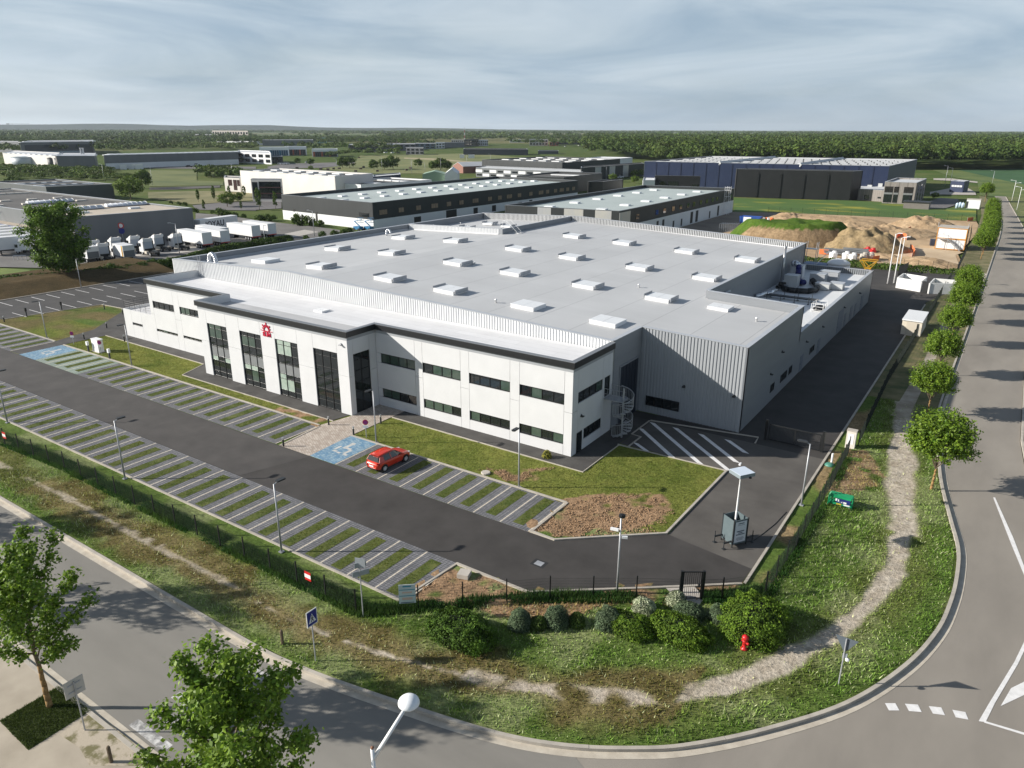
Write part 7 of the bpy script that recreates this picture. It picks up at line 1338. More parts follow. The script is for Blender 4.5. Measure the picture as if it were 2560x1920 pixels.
def polar(n, px0, px1, d0, d1, pw_=1.0):
    px = RNG.uniform(px0,px1,n); t = RNG.uniform(0,1,n)**pw_; out = np.empty((n,2))
    d = d0(px)+(d1-d0(px))*t if callable(d0) else d0+(d1-d0)*t
    for k_ in range(n):
        r = ray(px[k_],960); a = math.atan2(r.y,r.x); out[k_] = (math.cos(a)*d[k_], math.sin(a)*d[k_])
    return out, px, d
FEDGE = [(1470,392),(1490,394),(1580,398),(1700,420),(1920,421),(2150,421),(2300,422),(2400,421),(2560,419),(2900,419)]
def fedge_d(px): return np.interp(px,[e[0] for e in FEDGE],[math.hypot(*P(*e)) for e in FEDGE])
WD, WL = (.024,.052,.012), (.090,.140,.026)
pts, px, d = polar(2600,1478,2750,fedge_d,1000,1.3); d0 = fedge_d(px); near = (d-d0) < 400; pts = pts[near]; d = d[near]; n = len(pts)
wood('forest','dense green oak forest behind the navy warehouse',pts,RNG.uniform(13,19,n),RNG.uniform(4.5,7.5,n),150,1.8,WD,WL)
edge = []                                                             # a closed front row of trees along the wood's edge
for (a, b) in zip(FEDGE[:-1],FEDGE[1:]):
    pa, pb = np.array(P(*a)), np.array(P(*b)); k_ = max(2,int(np.linalg.norm(pb-pa)/6.0))
    for i in range(k_): edge.append(pa+(pb-pa)*i/k_+RNG.normal(size=2)*2+np.array(pa)/np.linalg.norm(pa)*4)
edge = np.array(edge); wood('forest_edge','front row of leafy trees along the edge of the forest',edge,RNG.uniform(10,16,len(edge)),RNG.uniform(4,6.5,len(edge)),240,1.4,WD,(.075,.122,.024))
pts, px, d = polar(4200,1440,2750,900,2300); n = len(pts); wood('forest_interior','receding canopy of the large forest',pts,RNG.uniform(14,20,n),RNG.uniform(6,10,n),50,2.8,WD,WL)
pts, px, d = polar(6500,-150,2700,1900,6500,.8); keep = (vnoise(pts[:,0],pts[:,1],420,3) > .40)|(d > 3800); pts = pts[keep]; n = len(pts); wood('distant_woods','distant woods reaching the horizon',pts,RNG.uniform(12,20,n),RNG.uniform(8,15,n),26,5.0,WD,WL)
pts, px, d = polar(4200,-150,1520,950,2000,.9); keep = (vnoise(pts[:,0],pts[:,1],160,8) > .50)|(d > 1500)&(vnoise(pts[:,0],pts[:,1],160,8) > .34); keep &= ~((px > 640)&(px < 1480)&(d < 1350)&(vnoise(pts[:,0],pts[:,1],160,8) < .62)); pts = pts[keep]; n = len(pts)
wood('middle_woods','belts of trees between the distant buildings',pts,RNG.uniform(8,14,n),RNG.uniform(4,7,n),60,2.0,WD,WL)
# green belt left of centre (scrub and hedgerows), by photo strips
def belt(label, x0, y0, x1, y1, thick, n, H0, H1, R0, R1, nc, sz, dk=WD, lt=WL, name='tree_belt'):
    t = RNG.uniform(0,1,n); x = x0+(x1-x0)*t; y = y0+(y1-y0)*t+RNG.uniform(-thick,thick,n); pts = np.array([P(a,b) for a, b in zip(x,y)]); wood(name,label,pts,RNG.uniform(H0,H1,n),RNG.uniform(R0,R1,n),nc,sz,dk,lt)
belt('tree belt behind the far left hangar',0,345,240,345,5,170,10,15,5,8,60,3.0); belt('lighter scrub belt behind the far long factory',235,368,640,368,6,420,4,7,4,6,40,2.4,(.04,.075,.012),(.12,.17,.03),'scrub_belt'); belt('hedgerow trees above the scrub belt',235,357,640,362,3,260,10,15,5,7,60,2.8); belt('dark trees among the apartment blocks',240,340,640,346,5,280,11,16,6,9,50,3.2)
belt('trees behind the white pavilions',640,362,960,352,4,90,7,10,4,6,60,2.2); belt('trees in front of the distant estate',820,392,1000,384,4,40,5,8,3,5,70,1.6); belt('tree row behind the distant estate works',960,350,1500,348,3,220,10,15,6,9,50,3.2)
belt('scrub in front of the cream shed and tanks',0,425,280,432,7,230,1.5,3.2,2,3.4,60,1.1,(.035,.07,.012),(.11,.165,.03),'scrub_belt'); belt('lower scrub strip before the slate shed',0,440,330,448,6,150,1.5,3.0,1.6,2.8,60,.9,(.035,.07,.012),(.12,.17,.035),'scrub_belt'); belt('bushes before the white works',500,438,600,440,5,40,4,6,3,4.5,90,1.2)
belt('young trees before the distant factory',300,414,620,404,3,34,4,6.5,2,3,80,1.0)
# --- single trees one can tell apart
def crown_tree(name, H_, R_, zc, n, leaf, dark, light, lumps, lr, trunk=.16, poplar=False):
    t_ = thing(name,'x','tree'); MB().tube((0,0,-.3),(0,0,zc),trunk,7,trunk*.6).build('trunk', M_BARK, t_)
    p, nr, c = ball_crown(R_,H_,n,leaf,dark,light,lumps,lr,-.9); V, F_, Cc = cards(p+np.array((0,0,zc)),nr,leaf,c,.5); o = fastmesh('crown', V, F_, M_LEAFD, Cc, t_); o['kind'] = 'stuff'; return t_
br_ = crown_tree('broad_tree',3.4,3.2,4.2,2600,.55,(.028,.062,.010),(.12,.18,.026),40,.36); ub = []
bl_ = crown_tree('light_tree',3.4,3.4,4.4,2600,.5,(.055,.10,.012),(.17,.24,.035),46,.34); ul = []
pp_ = crown_tree('poplar',3.3,.95,3.9,1300,.36,(.035,.075,.012),(.12,.18,.03),40,.5,.09); up_ = []
bu_ = crown_tree('bush',1.3,1.7,1.0,1200,.34,(.026,.058,.010),(.10,.155,.024),26,.4,.08); uu = []
def at(proto, used, n, x, y, top, label, group=None, href=7.6):
    q = PT(n,x,y); hh = ZAT(q,T(n,x,top)[1]); s = max(.35,hh/href); o = place(proto,used,(q[0],q[1],-.1),random.random()*6,label,group,(s*random.uniform(.9,1.1)*(1.35 if proto in (br_,bl_) else 1),)*2+(s,)); o['category'] = 'bush' if proto is bu_ else 'tree'; return o
for n, x, y, top, lb_ in (('A1',1235,655,490,'dark broad tree behind the light green one'),('A1',130,690,545,'dark broad tree at the corner of the depot roof'),('A1',270,695,575,'second dark broad tree behind the depot roof'),('A2',1020,498,405,'dark round tree on the left of the hay meadow clump'),('A2',1185,493,368,'largest round tree of the hay meadow clump'),('A2',1110,495,395,'middle round tree of the hay meadow clump'),('A2',1595,500,392,'broad tree standing right of the hay meadow clump'),('A2',1530,500,420,'smaller tree attached to the right hand broad one'),('A2',1650,500,415,'low tree right of the broad one'),('A2',750,482,380,'left tree of the pair by the orange earthworks'),('A2',812,482,385,'right tree of the pair by the orange earthworks'),('A2',1400,474,400,'lone small tree in the hay meadow'),
    ('A1',1800,565,505,'dark tree left in the clump by the cream annex'),('A1',1900,570,495,'dark tree in the middle of the clump by the cream annex'),('A1',2000,565,490,'dark tree right in the clump by the cream annex'),('A2',360,448,395,'dark tree on the car park edge'),('A2',475,458,395,'dark tree right of the car park edge one'),('A1',200,698,560,'dark tree between the two behind the depot roof')): at(br_,ub,n,x,y,top,lb_)
at(bl_,ul,'A1',1130,752,560,'big light green tree right of the slate shed'); at(bl_,ul,'A4',1440,748,700,'small round tree before the brick office'); at(bl_,ul,'A3',870,600,530,'young tree left in the estate car park'); at(bl_,ul,'A3',1060,612,550,'young tree right in the estate car park')
for x, y, t in ((935,560,505),(980,550,500),(1050,560,505),(1105,555,500)): at(bl_,ul,'A3',x,y,t,'young street tree before the striped unit','young street trees before the striped unit')
q = at(bl_,ul,'A2',475,505,462,'small pale tree beyond the white works')
for n, x, y, top in (('A1',1715,775,650),('A1',1850,768,615),('A1',1765,852,740),('A1',1985,735,620),('A1',2115,738,620),('A1',2085,842,755),('A2',30,842,625),('A2',170,832,660),('A2',150,690,590),('A2',300,712,645)): at(pp_,up_,n,x,y,top,'slim young poplar beside the estate road','poplars along the estate road')
at(bl_,ul,'A1',1965,815,690,'thin light tree between the poplars'); at(br_,ub,'A1',2065,775,690,'dark tree between the poplars and the cream annex')
for n, x, y, top in (('A1',1915,895,815),('A1',1975,900,845),('A1',2030,902,855),('A1',2110,910,870),('A1',1690,868,820),('A1',1840,875,840),('A2',30,935,875),('A2',90,932,870),('A2',140,935,880),('A1',1480,790,760),('A1',1600,805,770),('A1',1550,800,765)): at(bu_,uu,n,x,y,top,'dark clipped bush beside the lorry yard road','clipped bushes by the lorry yard road',2.5)
for n, x, y, top, lb_ in (('A2',380,975,860,'tall bush against the white base of the long black unit'),('A2',545,985,920,'small bush by the dark door of the long black unit'),('A2',460,975,880,'thin bush between lamp and long black unit')): at(bu_,uu,n,x,y,top,lb_,None,2.5)
for n, x, y, top in (('A2',800,1045,985),('A2',760,1055,1000),('A2',570,1075,1020),('A2',430,1100,1055),('A2',300,1130,1085),('A2',170,1140,1090),('A2',50,1150,1100),('A2',680,1065,1010)): at(bu_,uu,n,x,y,top,'rounded bush along the back boundary of the factory','rounded boundary bushes',2.5)
for n, x, y, top in (('A1',1300,1350,1260),('A1',1400,1345,1255),('A1',1350,1340,1250),('A1',1450,1335,1240),('A1',950,1405,1290),('A1',1040,1400,1310),('A1',880,1415,1320),('A1',1120,1395,1320),('A1',1200,1375,1325),('A1',820,1425,1350),('A1',300,1465,1380),('A1',220,1475,1395),('A1',100,1490,1400),('A1',20,1500,1410),('A1',740,1440,1360)): at(bu_,uu,n,x,y,top,'bush in the overgrown hedge before the lorry yard','overgrown hedge bushes',2.5)
# long low hedge between lorry yard and factory
def hedge_run(label, line, hh, wd, n, name='hedge', zb=.0):
    L_ = densify(line,1.0); t = RNG.uniform(0,len(L_)-1.001,n); i = t.astype(int); A = np.array(L_); p2 = A[i]+(A[i+1]-A[i])*(t-i)[:,None]; th = RNG.uniform(0,np.pi,n); dd = A[i+1]-A[i]; dd /= np.linalg.norm(dd,axis=1)[:,None]+1e-9; nr = np.stack([-dd[:,1],dd[:,0]],1)
    k_ = .8+.4*vnoise(p2[:,0],p2[:,1],1.3,14); P3 = np.concatenate([p2+nr*(np.cos(th)*wd*k_)[:,None],(zb+np.sin(th)*hh*k_*RNG.uniform(.7,1,n))[:,None]],1); nn = np.concatenate([nr*np.cos(th)[:,None],np.sin(th)[:,None]],1)
    V, F_, Cc = cards(P3,nn,.42,leafcol(n,(.022,.05,.008),(.09,.14,.022))*k_[:,None],.5); o = fastmesh(name, V, F_, M_LEAFD, Cc); tag(o, label, 'hedge'); o['kind'] = 'stuff'; return o
hedge_run('long green hedge between the lorry yard and the factory', PZ([('A1',1260,1350),('A1',1480,1320),('A1',1920,1195),('A1',2212,1150),('A2',300,1100)]), 1.3, 1.3, 7000); hedge_run('overgrown dark hedge at the foot of the big roadside tree', PZ([('A1',-100,1500),('A1',400,1460),('A1',900,1410),('A1',1260,1365)]), 1.6, 2.0, 8000); hedge_run('green scrub bank at the back of the service yard', [(-62,168),(-40,170),(-24,169.5),(-8,171.5)], 1.3, 1.6, 7000)
# big feathery tree at the lorry yard
bt2 = thing('big_tree','large feathery green tree overhanging the side car park bank','tree',(0,0,0)); a, b, V, F_, Cc = open_tree('x',21,12.3,1.2,5.4,34,.42,24,(.055,.12,.014),(.17,.26,.035)); a.build('trunk', M_BARK, bt2, True); b.build('limbs', M_BARK, bt2); o = fastmesh('crown', V, F_, M_LEAFD, Cc, bt2); o['kind'] = 'stuff'
bt2.location = (-149,67.3,.2)
p, nr, c = ball_crown(4.4,3.4,7000,.4,(.035,.08,.010),(.11,.18,.026),80,.28); V, F_, Cc = cards(p+np.array((0,0,4.4)),nr,.42,c,.6); o = fastmesh('inner_crown', V, F_, M_LEAFD, Cc, bt2); o.matrix_parent_inverse = Matrix.Identity(4); o['kind'] = 'stuff'
# hay bales
for i, (x, y) in enumerate(((560,496),(622,500),(672,494),(720,492),(862,516),(905,494),(930,480),(1050,514),(1300,505),(890,398),(1335,488),(355,488))):
    q = PT('A2',x,y); t_ = tag(MB().obox((q[0],q[1],.4),(1.6,2.0,1.3),random.random()).build('hay_bale', mat('wrapped_bale', (.05,.04,.035), (.12,.09,.07), .6, .8)), 'dark wrapped hay bale lying on the meadow', 'hay bale', 'hay bales on the meadow')
# hills on the left skyline
hx = []
mb = MB()
for k_ in range(3):
    pts_ = []; D = 9000+k_*3500
    for i in range(60):
        px_ = -400+i*60; r = ray(px_,960); a = math.atan2(r.y,r.x); hgt = (60-8*k_)*max(0,1-((px_-200-k_*150)/(1300-k_*200))**2)*(.75+.5*float(vnoise(px_,k_*50.,170,9)))+6*float(vnoise(px_,k_*9.,60,2)); pts_.append((math.cos(a)*D,math.sin(a)*D,max(hgt,1)))
    n = len(pts_); base = len(mb.v); V = [(x,y,-2) for x,y,z in pts_]+pts_+[(x*1.12,y*1.12,-2) for x,y,z in pts_]; mb.add(V,[(i,i+1,n+i+1,n+i) for i in range(n-1)]+[(n+i,n+i+1,2*n+i+1,2*n+i) for i in range(n-1)])
struct(mb,'hills',mat('hill_woods', (.03,.055,.02), (.08,.11,.04), .004, 1.0, detail=8),None,True)
# ================================================================ LORRIES
M_TRW = mat('lorry_white', (.66,.66,.66), (.72,.72,.72), .5, .4); M_TRB = mat('lorry_back_panel', (.42,.46,.52), None, rough=.5); M_TRC = mat('lorry_cream', (.60,.55,.47), None, rough=.45)
def wheels(mb, t_, xs_, w_=1.05, r=.5):
    for x in xs_:
        for s in (-1,1):
            k_ = MB(); k_.tube((x,s*(w_-.28),r),(x,s*w_,r),r,12); o = k_.build('wheel', M_RUBBER, t_); MB().tube((x,s*(w_+.001),r),(x,s*(w_+.012),r),r*.5,10).build('rim', M_GALV, o)
def tractor():
    t_ = thing('lorry_tractor','x','lorry',(0,0,0)); MB().box(-1.6,4.2,-.45,.45,.55,.95).build('chassis', M_BLACK, t_); c = MB()
    c.prism([(2.1,-1.22),(4.2,-1.22),(4.4,-1.0),(4.4,1.0),(4.2,1.22),(2.1,1.22)],.75,3.1); c.build('cab', M_TRW, t_); f = MB(); f.add([(2.0,-1.15,3.1),(3.9,-1.1,3.1),(3.9,1.1,3.1),(2.0,1.15,3.1),(2.0,-1.1,3.75),(2.9,-1.0,3.7),(2.9,1.0,3.7),(2.0,1.1,3.75)],[(4,5,6,7),(0,1,5,4),(1,2,6,5),(2,3,7,6),(3,0,4,7)]); f.build('roof_fairing', M_TRW, t_)
    MB().box(2.02,2.09,-.95,.95,1.5,3.0).build('back_panel', M_TRB, t_); MB().box(1.96,2.09,-1.15,-.97,.9,3.2).build('side_deflector', M_BLACK, t_); MB().box(1.96,2.09,-.9,.9,.8,1.48).build('lower_back', M_BLACK, t_)
    MB().box(4.405,4.43,-1.0,1.0,1.9,2.85).build('windscreen', M_GLASS, t_)
    for s in (-1,1): MB().box(3.1,4.1,s*1.222,s*1.24,1.9,2.7).build('side_window', M_GLASS, t_); MB().box(4.3,4.5,s*1.3,s*1.5,1.9,2.6).build('mirror', M_BLACK, t_); MB().box(.9,2.0,s*.6,s*1.15,.5,1.05).build('fuel_tank', M_TRC, t_); MB().lathe((2.5,s*.8,3.45),[(.2,0),(.26,.2),(.2,.45)],8).build('air_horn_pod', M_TRC, t_)
    wheels(None,t_,(-.4,3.4)); MB().lathe((-.3,0,.95),[(.5,0),(.5,.14)],10).build('fifth_wheel', M_DARK, t_); return t_
def trailer(L_=13.4):
    t_ = thing('semi_trailer','x','trailer',(0,0,0)); MB().box(-L_/2,L_/2,-1.27,1.27,1.15,3.95).build('box_body', M_TRW, t_); MB().box(-L_/2-.03,-L_/2-.002,-1.2,-.02,1.25,3.85).build('rear_door', M_WHC2, t_); MB().box(-L_/2-.03,-L_/2-.002,.02,1.2,1.25,3.85).build('rear_door', M_WHC2, t_)
    MB().box(-L_/2-.06,-L_/2,-1.27,1.27,.95,1.14).build('rear_bumper', M_SRED, t_); MB().box(-L_/2,L_/2-.4,-.5,.5,.85,1.149).build('chassis', M_BLACK, t_); wheels(None,t_,(-L_/2+1.4,-L_/2+2.7,-L_/2+4.0)); MB().box(L_/2-2.4,L_/2-2.2,-.7,.7,.05,.85).build('landing_leg', M_DARK, t_); return t_
def rigid():
    t_ = thing('box_lorry','x','lorry',(0,0,0)); MB().box(-3.6,1.9,-1.22,1.22,1.0,3.5).build('box_body', M_TRW, t_); c = MB(); c.prism([(2.0,-1.1),(3.5,-1.1),(3.75,-.9),(3.75,.9),(3.5,1.1),(2.0,1.1)],.6,2.45); c.build('cab', M_TRW, t_); f = MB(); f.add([(2.0,-1.0,2.45),(3.2,-.95,2.45),(3.2,.95,2.45),(2.0,1.0,2.45),(1.95,-1.0,3.5),(1.95,1.0,3.5)],[(0,1,4),(1,2,5,4),(2,3,5),(3,0,4,5)]); f.build('roof_fairing', M_TRW, t_)
    MB().box(3.755,3.775,-.85,.85,1.5,2.3).build('windscreen', M_GLASS, t_)
    for s in (-1,1): MB().box(2.6,3.4,s*1.102,s*1.115,1.5,2.2).build('side_window', M_GLASS, t_)
    MB().box(-3.64,-3.602,-1.15,1.15,1.05,2.4).build('tail_lift', M_GRCL, t_); MB().box(-3.5,2.0,-.45,.45,.6,.99).build('chassis', M_BLACK, t_); wheels(None,t_,(-2.2,2.9),1.05,.45); return t_
tc_ = tractor(); ut = []; tl_ = trailer(); utl = []; rg = rigid(); ur = []
for i, (x, y, lb_) in enumerate(((-163.9,102.1,'white lorry tractor parked farthest right under the lamp'),(-165.9,98.5,'white lorry tractor second from the lamp'),(-161.8,93.2,'white lorry tractor in the front row beside the small box lorry'),(-168.1,93.8,'white lorry tractor with red rear lamps in the back row'),(-169.4,89.9,'white lorry tractor behind the yellow striped box lorry'),(-162.6,83.2,'white lorry tractor behind the hedge bushes'),(-168.7,84.4,'white lorry tractor in the back row with a plain rear wall'),(-168.5,80.0,'white lorry tractor half hidden by the big tree'))):
    place(tc_,ut,(x,y,-.1),math.radians(178-i*2),lb_,'lorry tractors parked in the yard')
for x, y, a, lb_ in ((-166.8,107.2,176,'white semi trailer with its rear doors towards the hedge'),(-166.4,111.9,176,'white semi trailer with square rear sign'),(-170.6,114.8,176,'white semi trailer half hidden behind the other two'),(-168.4,122.6,176,'greyish semi trailer at the east yard edge'),(-168.6,127.8,176,'white semi trailer at the corner of the east yard')): place(tl_,utl,(x,y,-.1),math.radians(a),lb_,'semi trailers backed onto the yard',(.85,1,.98))
jx = place(tl_,utl,(-186.6,127.2,-.1),math.radians(98),'long white semi trailer with dark JOYAU lettering'); jx['group'] = ''; del jx['group']
fc = bpy.data.curves.new('t','FONT'); fc.body = 'JOYAU'; fc.size = 2.2; fc.extrude = .01; fc.offset = .03; tmp = bpy.data.objects.new('tmp',fc); COL.objects.link(tmp); bpy.context.view_layer.update(); me = bpy.data.meshes.new_from_object(tmp.evaluated_get(bpy.context.evaluated_depsgraph_get())); bpy.data.objects.remove(tmp)
me.transform(Matrix.Translation((-5.0,-1.30,1.75)) @ Matrix.Rotation(math.pi/2,4,'X')); me.materials.clear(); me.materials.append(mat('letter_navy', (.012,.012,.03), None, rough=.5)); lo_ = link('trailer_lettering', me, None); lo_.parent = jx; lo_.matrix_parent_inverse = Matrix.Identity(4)
for i in range(5):
    p = CA[0]+V_*(.10+.075*i)-U_.normalized()*11.5 if False else None
V_, U_ = CA[3]-CA[0], CA[1]-CA[0]
for i in range(5):
    p = CA[0]+V_*(.02+.055*i)-U_.normalized()*11.0; place(tl_,utl,(p.x,p.y,-.1),math.atan2(U_.y,U_.x)+math.pi,'white semi trailer docked under the depot canopy','semi trailers at the depot canopy')
place(rg,ur,(-187.6,79.0,-.1),math.radians(205),'white box lorry turning past the big tree'); r2 = place(rg,ur,(-162.6,86.6,-.1),math.radians(172),'small white box lorry with a yellow and black stripe','box lorries in the yard'); r3 = place(rg,ur,(-167.2,81.2,-.1),math.radians(172),'white box lorry beside the big tree with its back to the hedge')
st_ = MB().box(-3.4,-2.7,1.225,1.235,1.1,3.4).build('yellow_stripe', mat('lorry_yellow', (.50,.28,.03), None, rough=.5)); st_.parent = r2; st_.matrix_parent_inverse = Matrix.Identity(4)
st_ = MB().box(-3.2,-3.0,1.236,1.24,1.3,2.8).build('black_mark', M_BLACK); st_.parent = r2; st_.matrix_parent_inverse = Matrix.Identity(4)
q = PT('A1',1070,1130); t_ = pole_sign('round_road_signs','round red ringed sign above a blue arrow disc by the depot wall',q[0],q[1],4.2,-.1,.06)
for z, r, mt in ((4.3,.75,M_SRED),(3.0,.75,M_SBLUE)): MB().tube((q[0]+.1,q[1]-.1,z),(q[0]+.17,q[1]-.16,z),r,16).build('disc', mt, t_)
MB().tube((q[0]+.18,q[1]-.17,4.3),(q[0]+.19,q[1]-.18,4.3),.5,16).build('white_disc', M_SWHT, t_)
for x0, y0, x1, y1 in ((1650,1092,1900,1080),(120,1275,230,1270)):
    a, b = PT('A1',x0,y0), PT('A1',x1,y1); t_ = thing('guard_rail','grey steel guard rail at the depot wall' if x0 > 500 else 'grey steel guard rail before the docked trailers','barrier',(a[0],a[1],0)); mb = MB(); mb.tube((*a,.75),(*b,.75),.14,6); mb.build('rail', M_GALV, t_)
    for f_ in (0,.33,.66,1): MB().tube((a[0]+(b[0]-a[0])*f_,a[1]+(b[1]-a[1])*f_,-.1),(a[0]+(b[0]-a[0])*f_,a[1]+(b[1]-a[1])*f_,.8),.07,5).build('post', M_GALV, t_)
# blue boom lifts behind the boundary
M_LIFT = mat('lift_blue', (.03,.17,.34), None, rough=.45)
for x, lb_ in ((885,'blue boom lift left of its twin behind the factory'),(975,'blue boom lift right of its twin behind the factory')):
    q = PT('A2',x,1025); t_ = thing('boom_lift',lb_,'lift',(q[0],q[1],0)); MB().box(q[0]-1.2,q[0]+1.2,q[1]-.8,q[1]+.8,.4,1.2).build('base', M_LIFT, t_); wheels_ = [(q[0]+dx,q[1]+dy) for dx in (-.9,.9) for dy in (-.8,.8)]
    for wx, wy in wheels_: MB().tube((wx,wy-.12,.4),(wx,wy+.12,.4),.4,10).build('wheel', M_RUBBER, t_)
    MB().tube((q[0]+.8,q[1],1.2),(q[0]-1.4,q[1],2.6),.16,6).build('lower_boom', M_LIFT, t_); MB().tube((q[0]-1.4,q[1],2.6),(q[0]+1.6,q[1],3.2),.13,6).build('upper_boom', M_LIFT, t_); c = MB()
    for dx in (0,1.4):
        for dy in (-.5,.5): c.tube((q[0]+1.4+dx-1.0,q[1]+dy,2.4),(q[0]+1.4+dx-1.0,q[1]+dy,3.6),.04,4)
    for z in (2.4,3.0,3.6): c.path([(q[0]+.4,q[1]-.5,z),(q[0]+1.8,q[1]-.5,z),(q[0]+1.8,q[1]+.5,z),(q[0]+.4,q[1]+.5,z),(q[0]+.4,q[1]-.5,z)],.04,4)
    c.build('basket', M_LIFT, t_)
# ================================================================ BUILDING PLOT
M_MOUND = vcmat('mound_earth', .95, .05, .35, 1.6, 0, .25)
def mound(label, cx, cy, rx, ry, hh, rz, front, seed, green=0.0, n=46, sand=((.30,.20,.115),(.50,.37,.235)), name='earth_mound', rough=.5):
    u = np.linspace(-1,1,n); U, V = np.meshgrid(u,u); r = np.sqrt(U**2+V**2); nz = vnoise(U*3+seed,V*3,.5,seed)-.5; n2 = vnoise(U*9+seed,V*9,.5,seed+3)-.5
    prof = np.clip(1-r,0,1); Z = np.where(V < 0, np.clip(prof*front,0,1)**.8, np.clip(prof*1.5,0,1)**.9); Z = Z*(1+nz*rough)+n2*.10*rough*2*(prof > .02); Z = np.where(r > .99,-.05,Z)*hh
    x = U*rx; y = V*ry; c, s = math.cos(rz), math.sin(rz); X = cx+x*c-y*s; Y = cy+x*s+y*c; f = vnoise(X,Y,1.5,seed)*.6+vnoise(X,Y,.5,seed+1)*.4; col = np.outer(1-f.ravel(),sand[0])+np.outer(f.ravel(),sand[1])
    if green: 
        gm = ((Z/hh > .78)|(V > .1)|((np.abs(U) > .62)&(V > -.5)))&(f > .12); col = np.where(gm.ravel()[:,None],np.outer(1-f.ravel(),(.035,.085,.012))+np.outer(f.ravel(),(.11,.16,.03)),col)
    ii = (np.arange(n-1)[:,None]*n+np.arange(n-1)[None,:]); F_ = np.stack([ii,ii+1,ii+n+1,ii+n],-1).reshape(-1,4); o = fastmesh(name, np.stack([X,Y,Z-.05],-1).reshape(-1,3), F_, M_MOUND, col, None, True); tag(o,label,'mound'); return o
a, b = PT('A3',1880,1115), PT('A4',640,1160); m_ = ((a[0]+b[0])/2,(a[1]+b[1])/2+7); mound('tall grass topped earth mound with a dug brown face',m_[0],m_[1],math.hypot(b[0]-a[0],b[1]-a[1])/2+3,13,5.3,math.atan2(b[1]-a[1],b[0]-a[0]),3.4,3,1.0,64,((.17,.115,.065),(.36,.26,.155)),rough=.2)
q = PT('A4',790,1200); mound('rounded brown spoil heap in front of the grass topped mound',q[0],q[1]+5,10.5,8.5,4.3,.1,1.6,7,0,46,((.22,.165,.09),(.34,.255,.15)))
for i, (x, y, r, hh, lb_) in enumerate(((670,1015,7,1.9,'pointed sand heap left of the trench'),(1330,985,10,2.6,'sand ridge behind the site cabins'),(900,1050,9,1.8,'uneven sand heap in the middle of the plot'),(1200,1055,11,1.3,'low churned sand bank by the cabins'),(180,915,9,1.6,'dark sand heap at the back of the plot'),(700,950,16,1.0,'long low sand bank behind the trench'),(1370,1310,9,1.1,'low grassy sand bank inside the plot fence'),(1000,1255,5,.8,'small sand heap beside the spoil heap'),(450,930,14,1.2,'long sand bank near the flower meadow'),(1010,1020,6,1.5,'clodded sand heap right of the trench'))):
    q = PT('A4',x,y); mound(lb_,q[0],q[1],r,r*.7,hh,i*.4,1.4,11+i,0,34)
sheet('water_trench', PZ([('A4',330,950),('A4',500,958),('A4',690,972),('A4',960,985),('A4',950,1000),('A4',700,995),('A4',450,985)]), -.03, mat('muddy_water', (.22,.23,.23), (.28,.28,.27), .1, .2))
# stacked site cabins
sc2 = thing('site_cabins','two stacked white site cabins with orange frames and an outside stair','cabin',(-12.5,208,0)); M_ORG = mat('cabin_orange', (.55,.24,.03), None, rough=.5)
x0, x1, y0 = -15.7, -9.4, 207.8
for k_ in range(2):
    z = .05+k_*2.55; MB().box(x0+.15,x1-.15,y0,y0+6,z+.15,z+2.4).build('cabin_wall', M_WHC2, sc2); fr_ = MB()
    for zz in (z,z+2.38): fr_.box(x0,x1,y0-.06,y0+6.06,zz,zz+.15)
    for xx in (x0,x1-.16): 
        for yy in (y0-.05,y0+5.9): fr_.box(xx,xx+.16,yy,yy+.16,z+.15,z+2.38)
    fr_.build('cabin_frame', M_ORG, sc2); d = MB().box(x0+.5,x0+1.5,y0-.03,y0-.005,z+.2,z+2.2).build('door', M_WHITE, sc2); MB().box(x0+1.35,x0+1.45,y0-.06,y0-.031,z+1.1,z+1.2).build('handle', M_DARK, d)
mb = MB(); mb.box(x0,x1,y0-.05,y0+6.05,5.16,5.24); mb.build('roof', M_CONC, sc2); s_ = MB(); 
for i in range(10): s_.box(x0+2.6+i*.28,x0+2.95+i*.28,y0-1.2,y0-.15,2.5-i*.25,2.55-i*.25)
s_.box(x0+.4,x0+2.7,y0-1.2,y0-.1,2.55,2.62); s_.build('stair_treads', M_GALV, sc2); s_ = MB(); s_.tube((x0+2.6,y0-1.2,2.5),(x0+5.5,y0-1.2,.0),.08,5); s_.tube((x0+2.6,y0-1.2,3.55),(x0+5.5,y0-1.2,1.0),.04,5); s_.tube((x0+.4,y0-1.2,3.6),(x0+2.6,y0-1.2,3.55),.04,5)
for i in range(6): s_.tube((x0+2.6+i*.55,y0-1.2,2.5-i*.48),(x0+2.6+i*.55,y0-1.2,3.5-i*.48),.03,4)
for xx in (x0+.45,x0+2.6): s_.tube((xx,y0-1.15,0),(xx,y0-1.15,3.6),.05,5)
s_.build('stair_frame', M_GALV, sc2)
rl_ = MB()
for xx in (x0,x1): rl_.tube((xx,y0,5.2),(xx,y0+.3,6.4),.05,4)
rl_.build('lifting_posts', M_GALV, sc2); q = PT('A4',1425,1150); tag(MB().obox((q[0],q[1],.7),(1.4,2.0,1.5),.2).build('site_toilet', mat('navy_plastic', (.02,.025,.045), None, rough=.5)), 'dark portable toilet beside the site cabins', 'toilet')
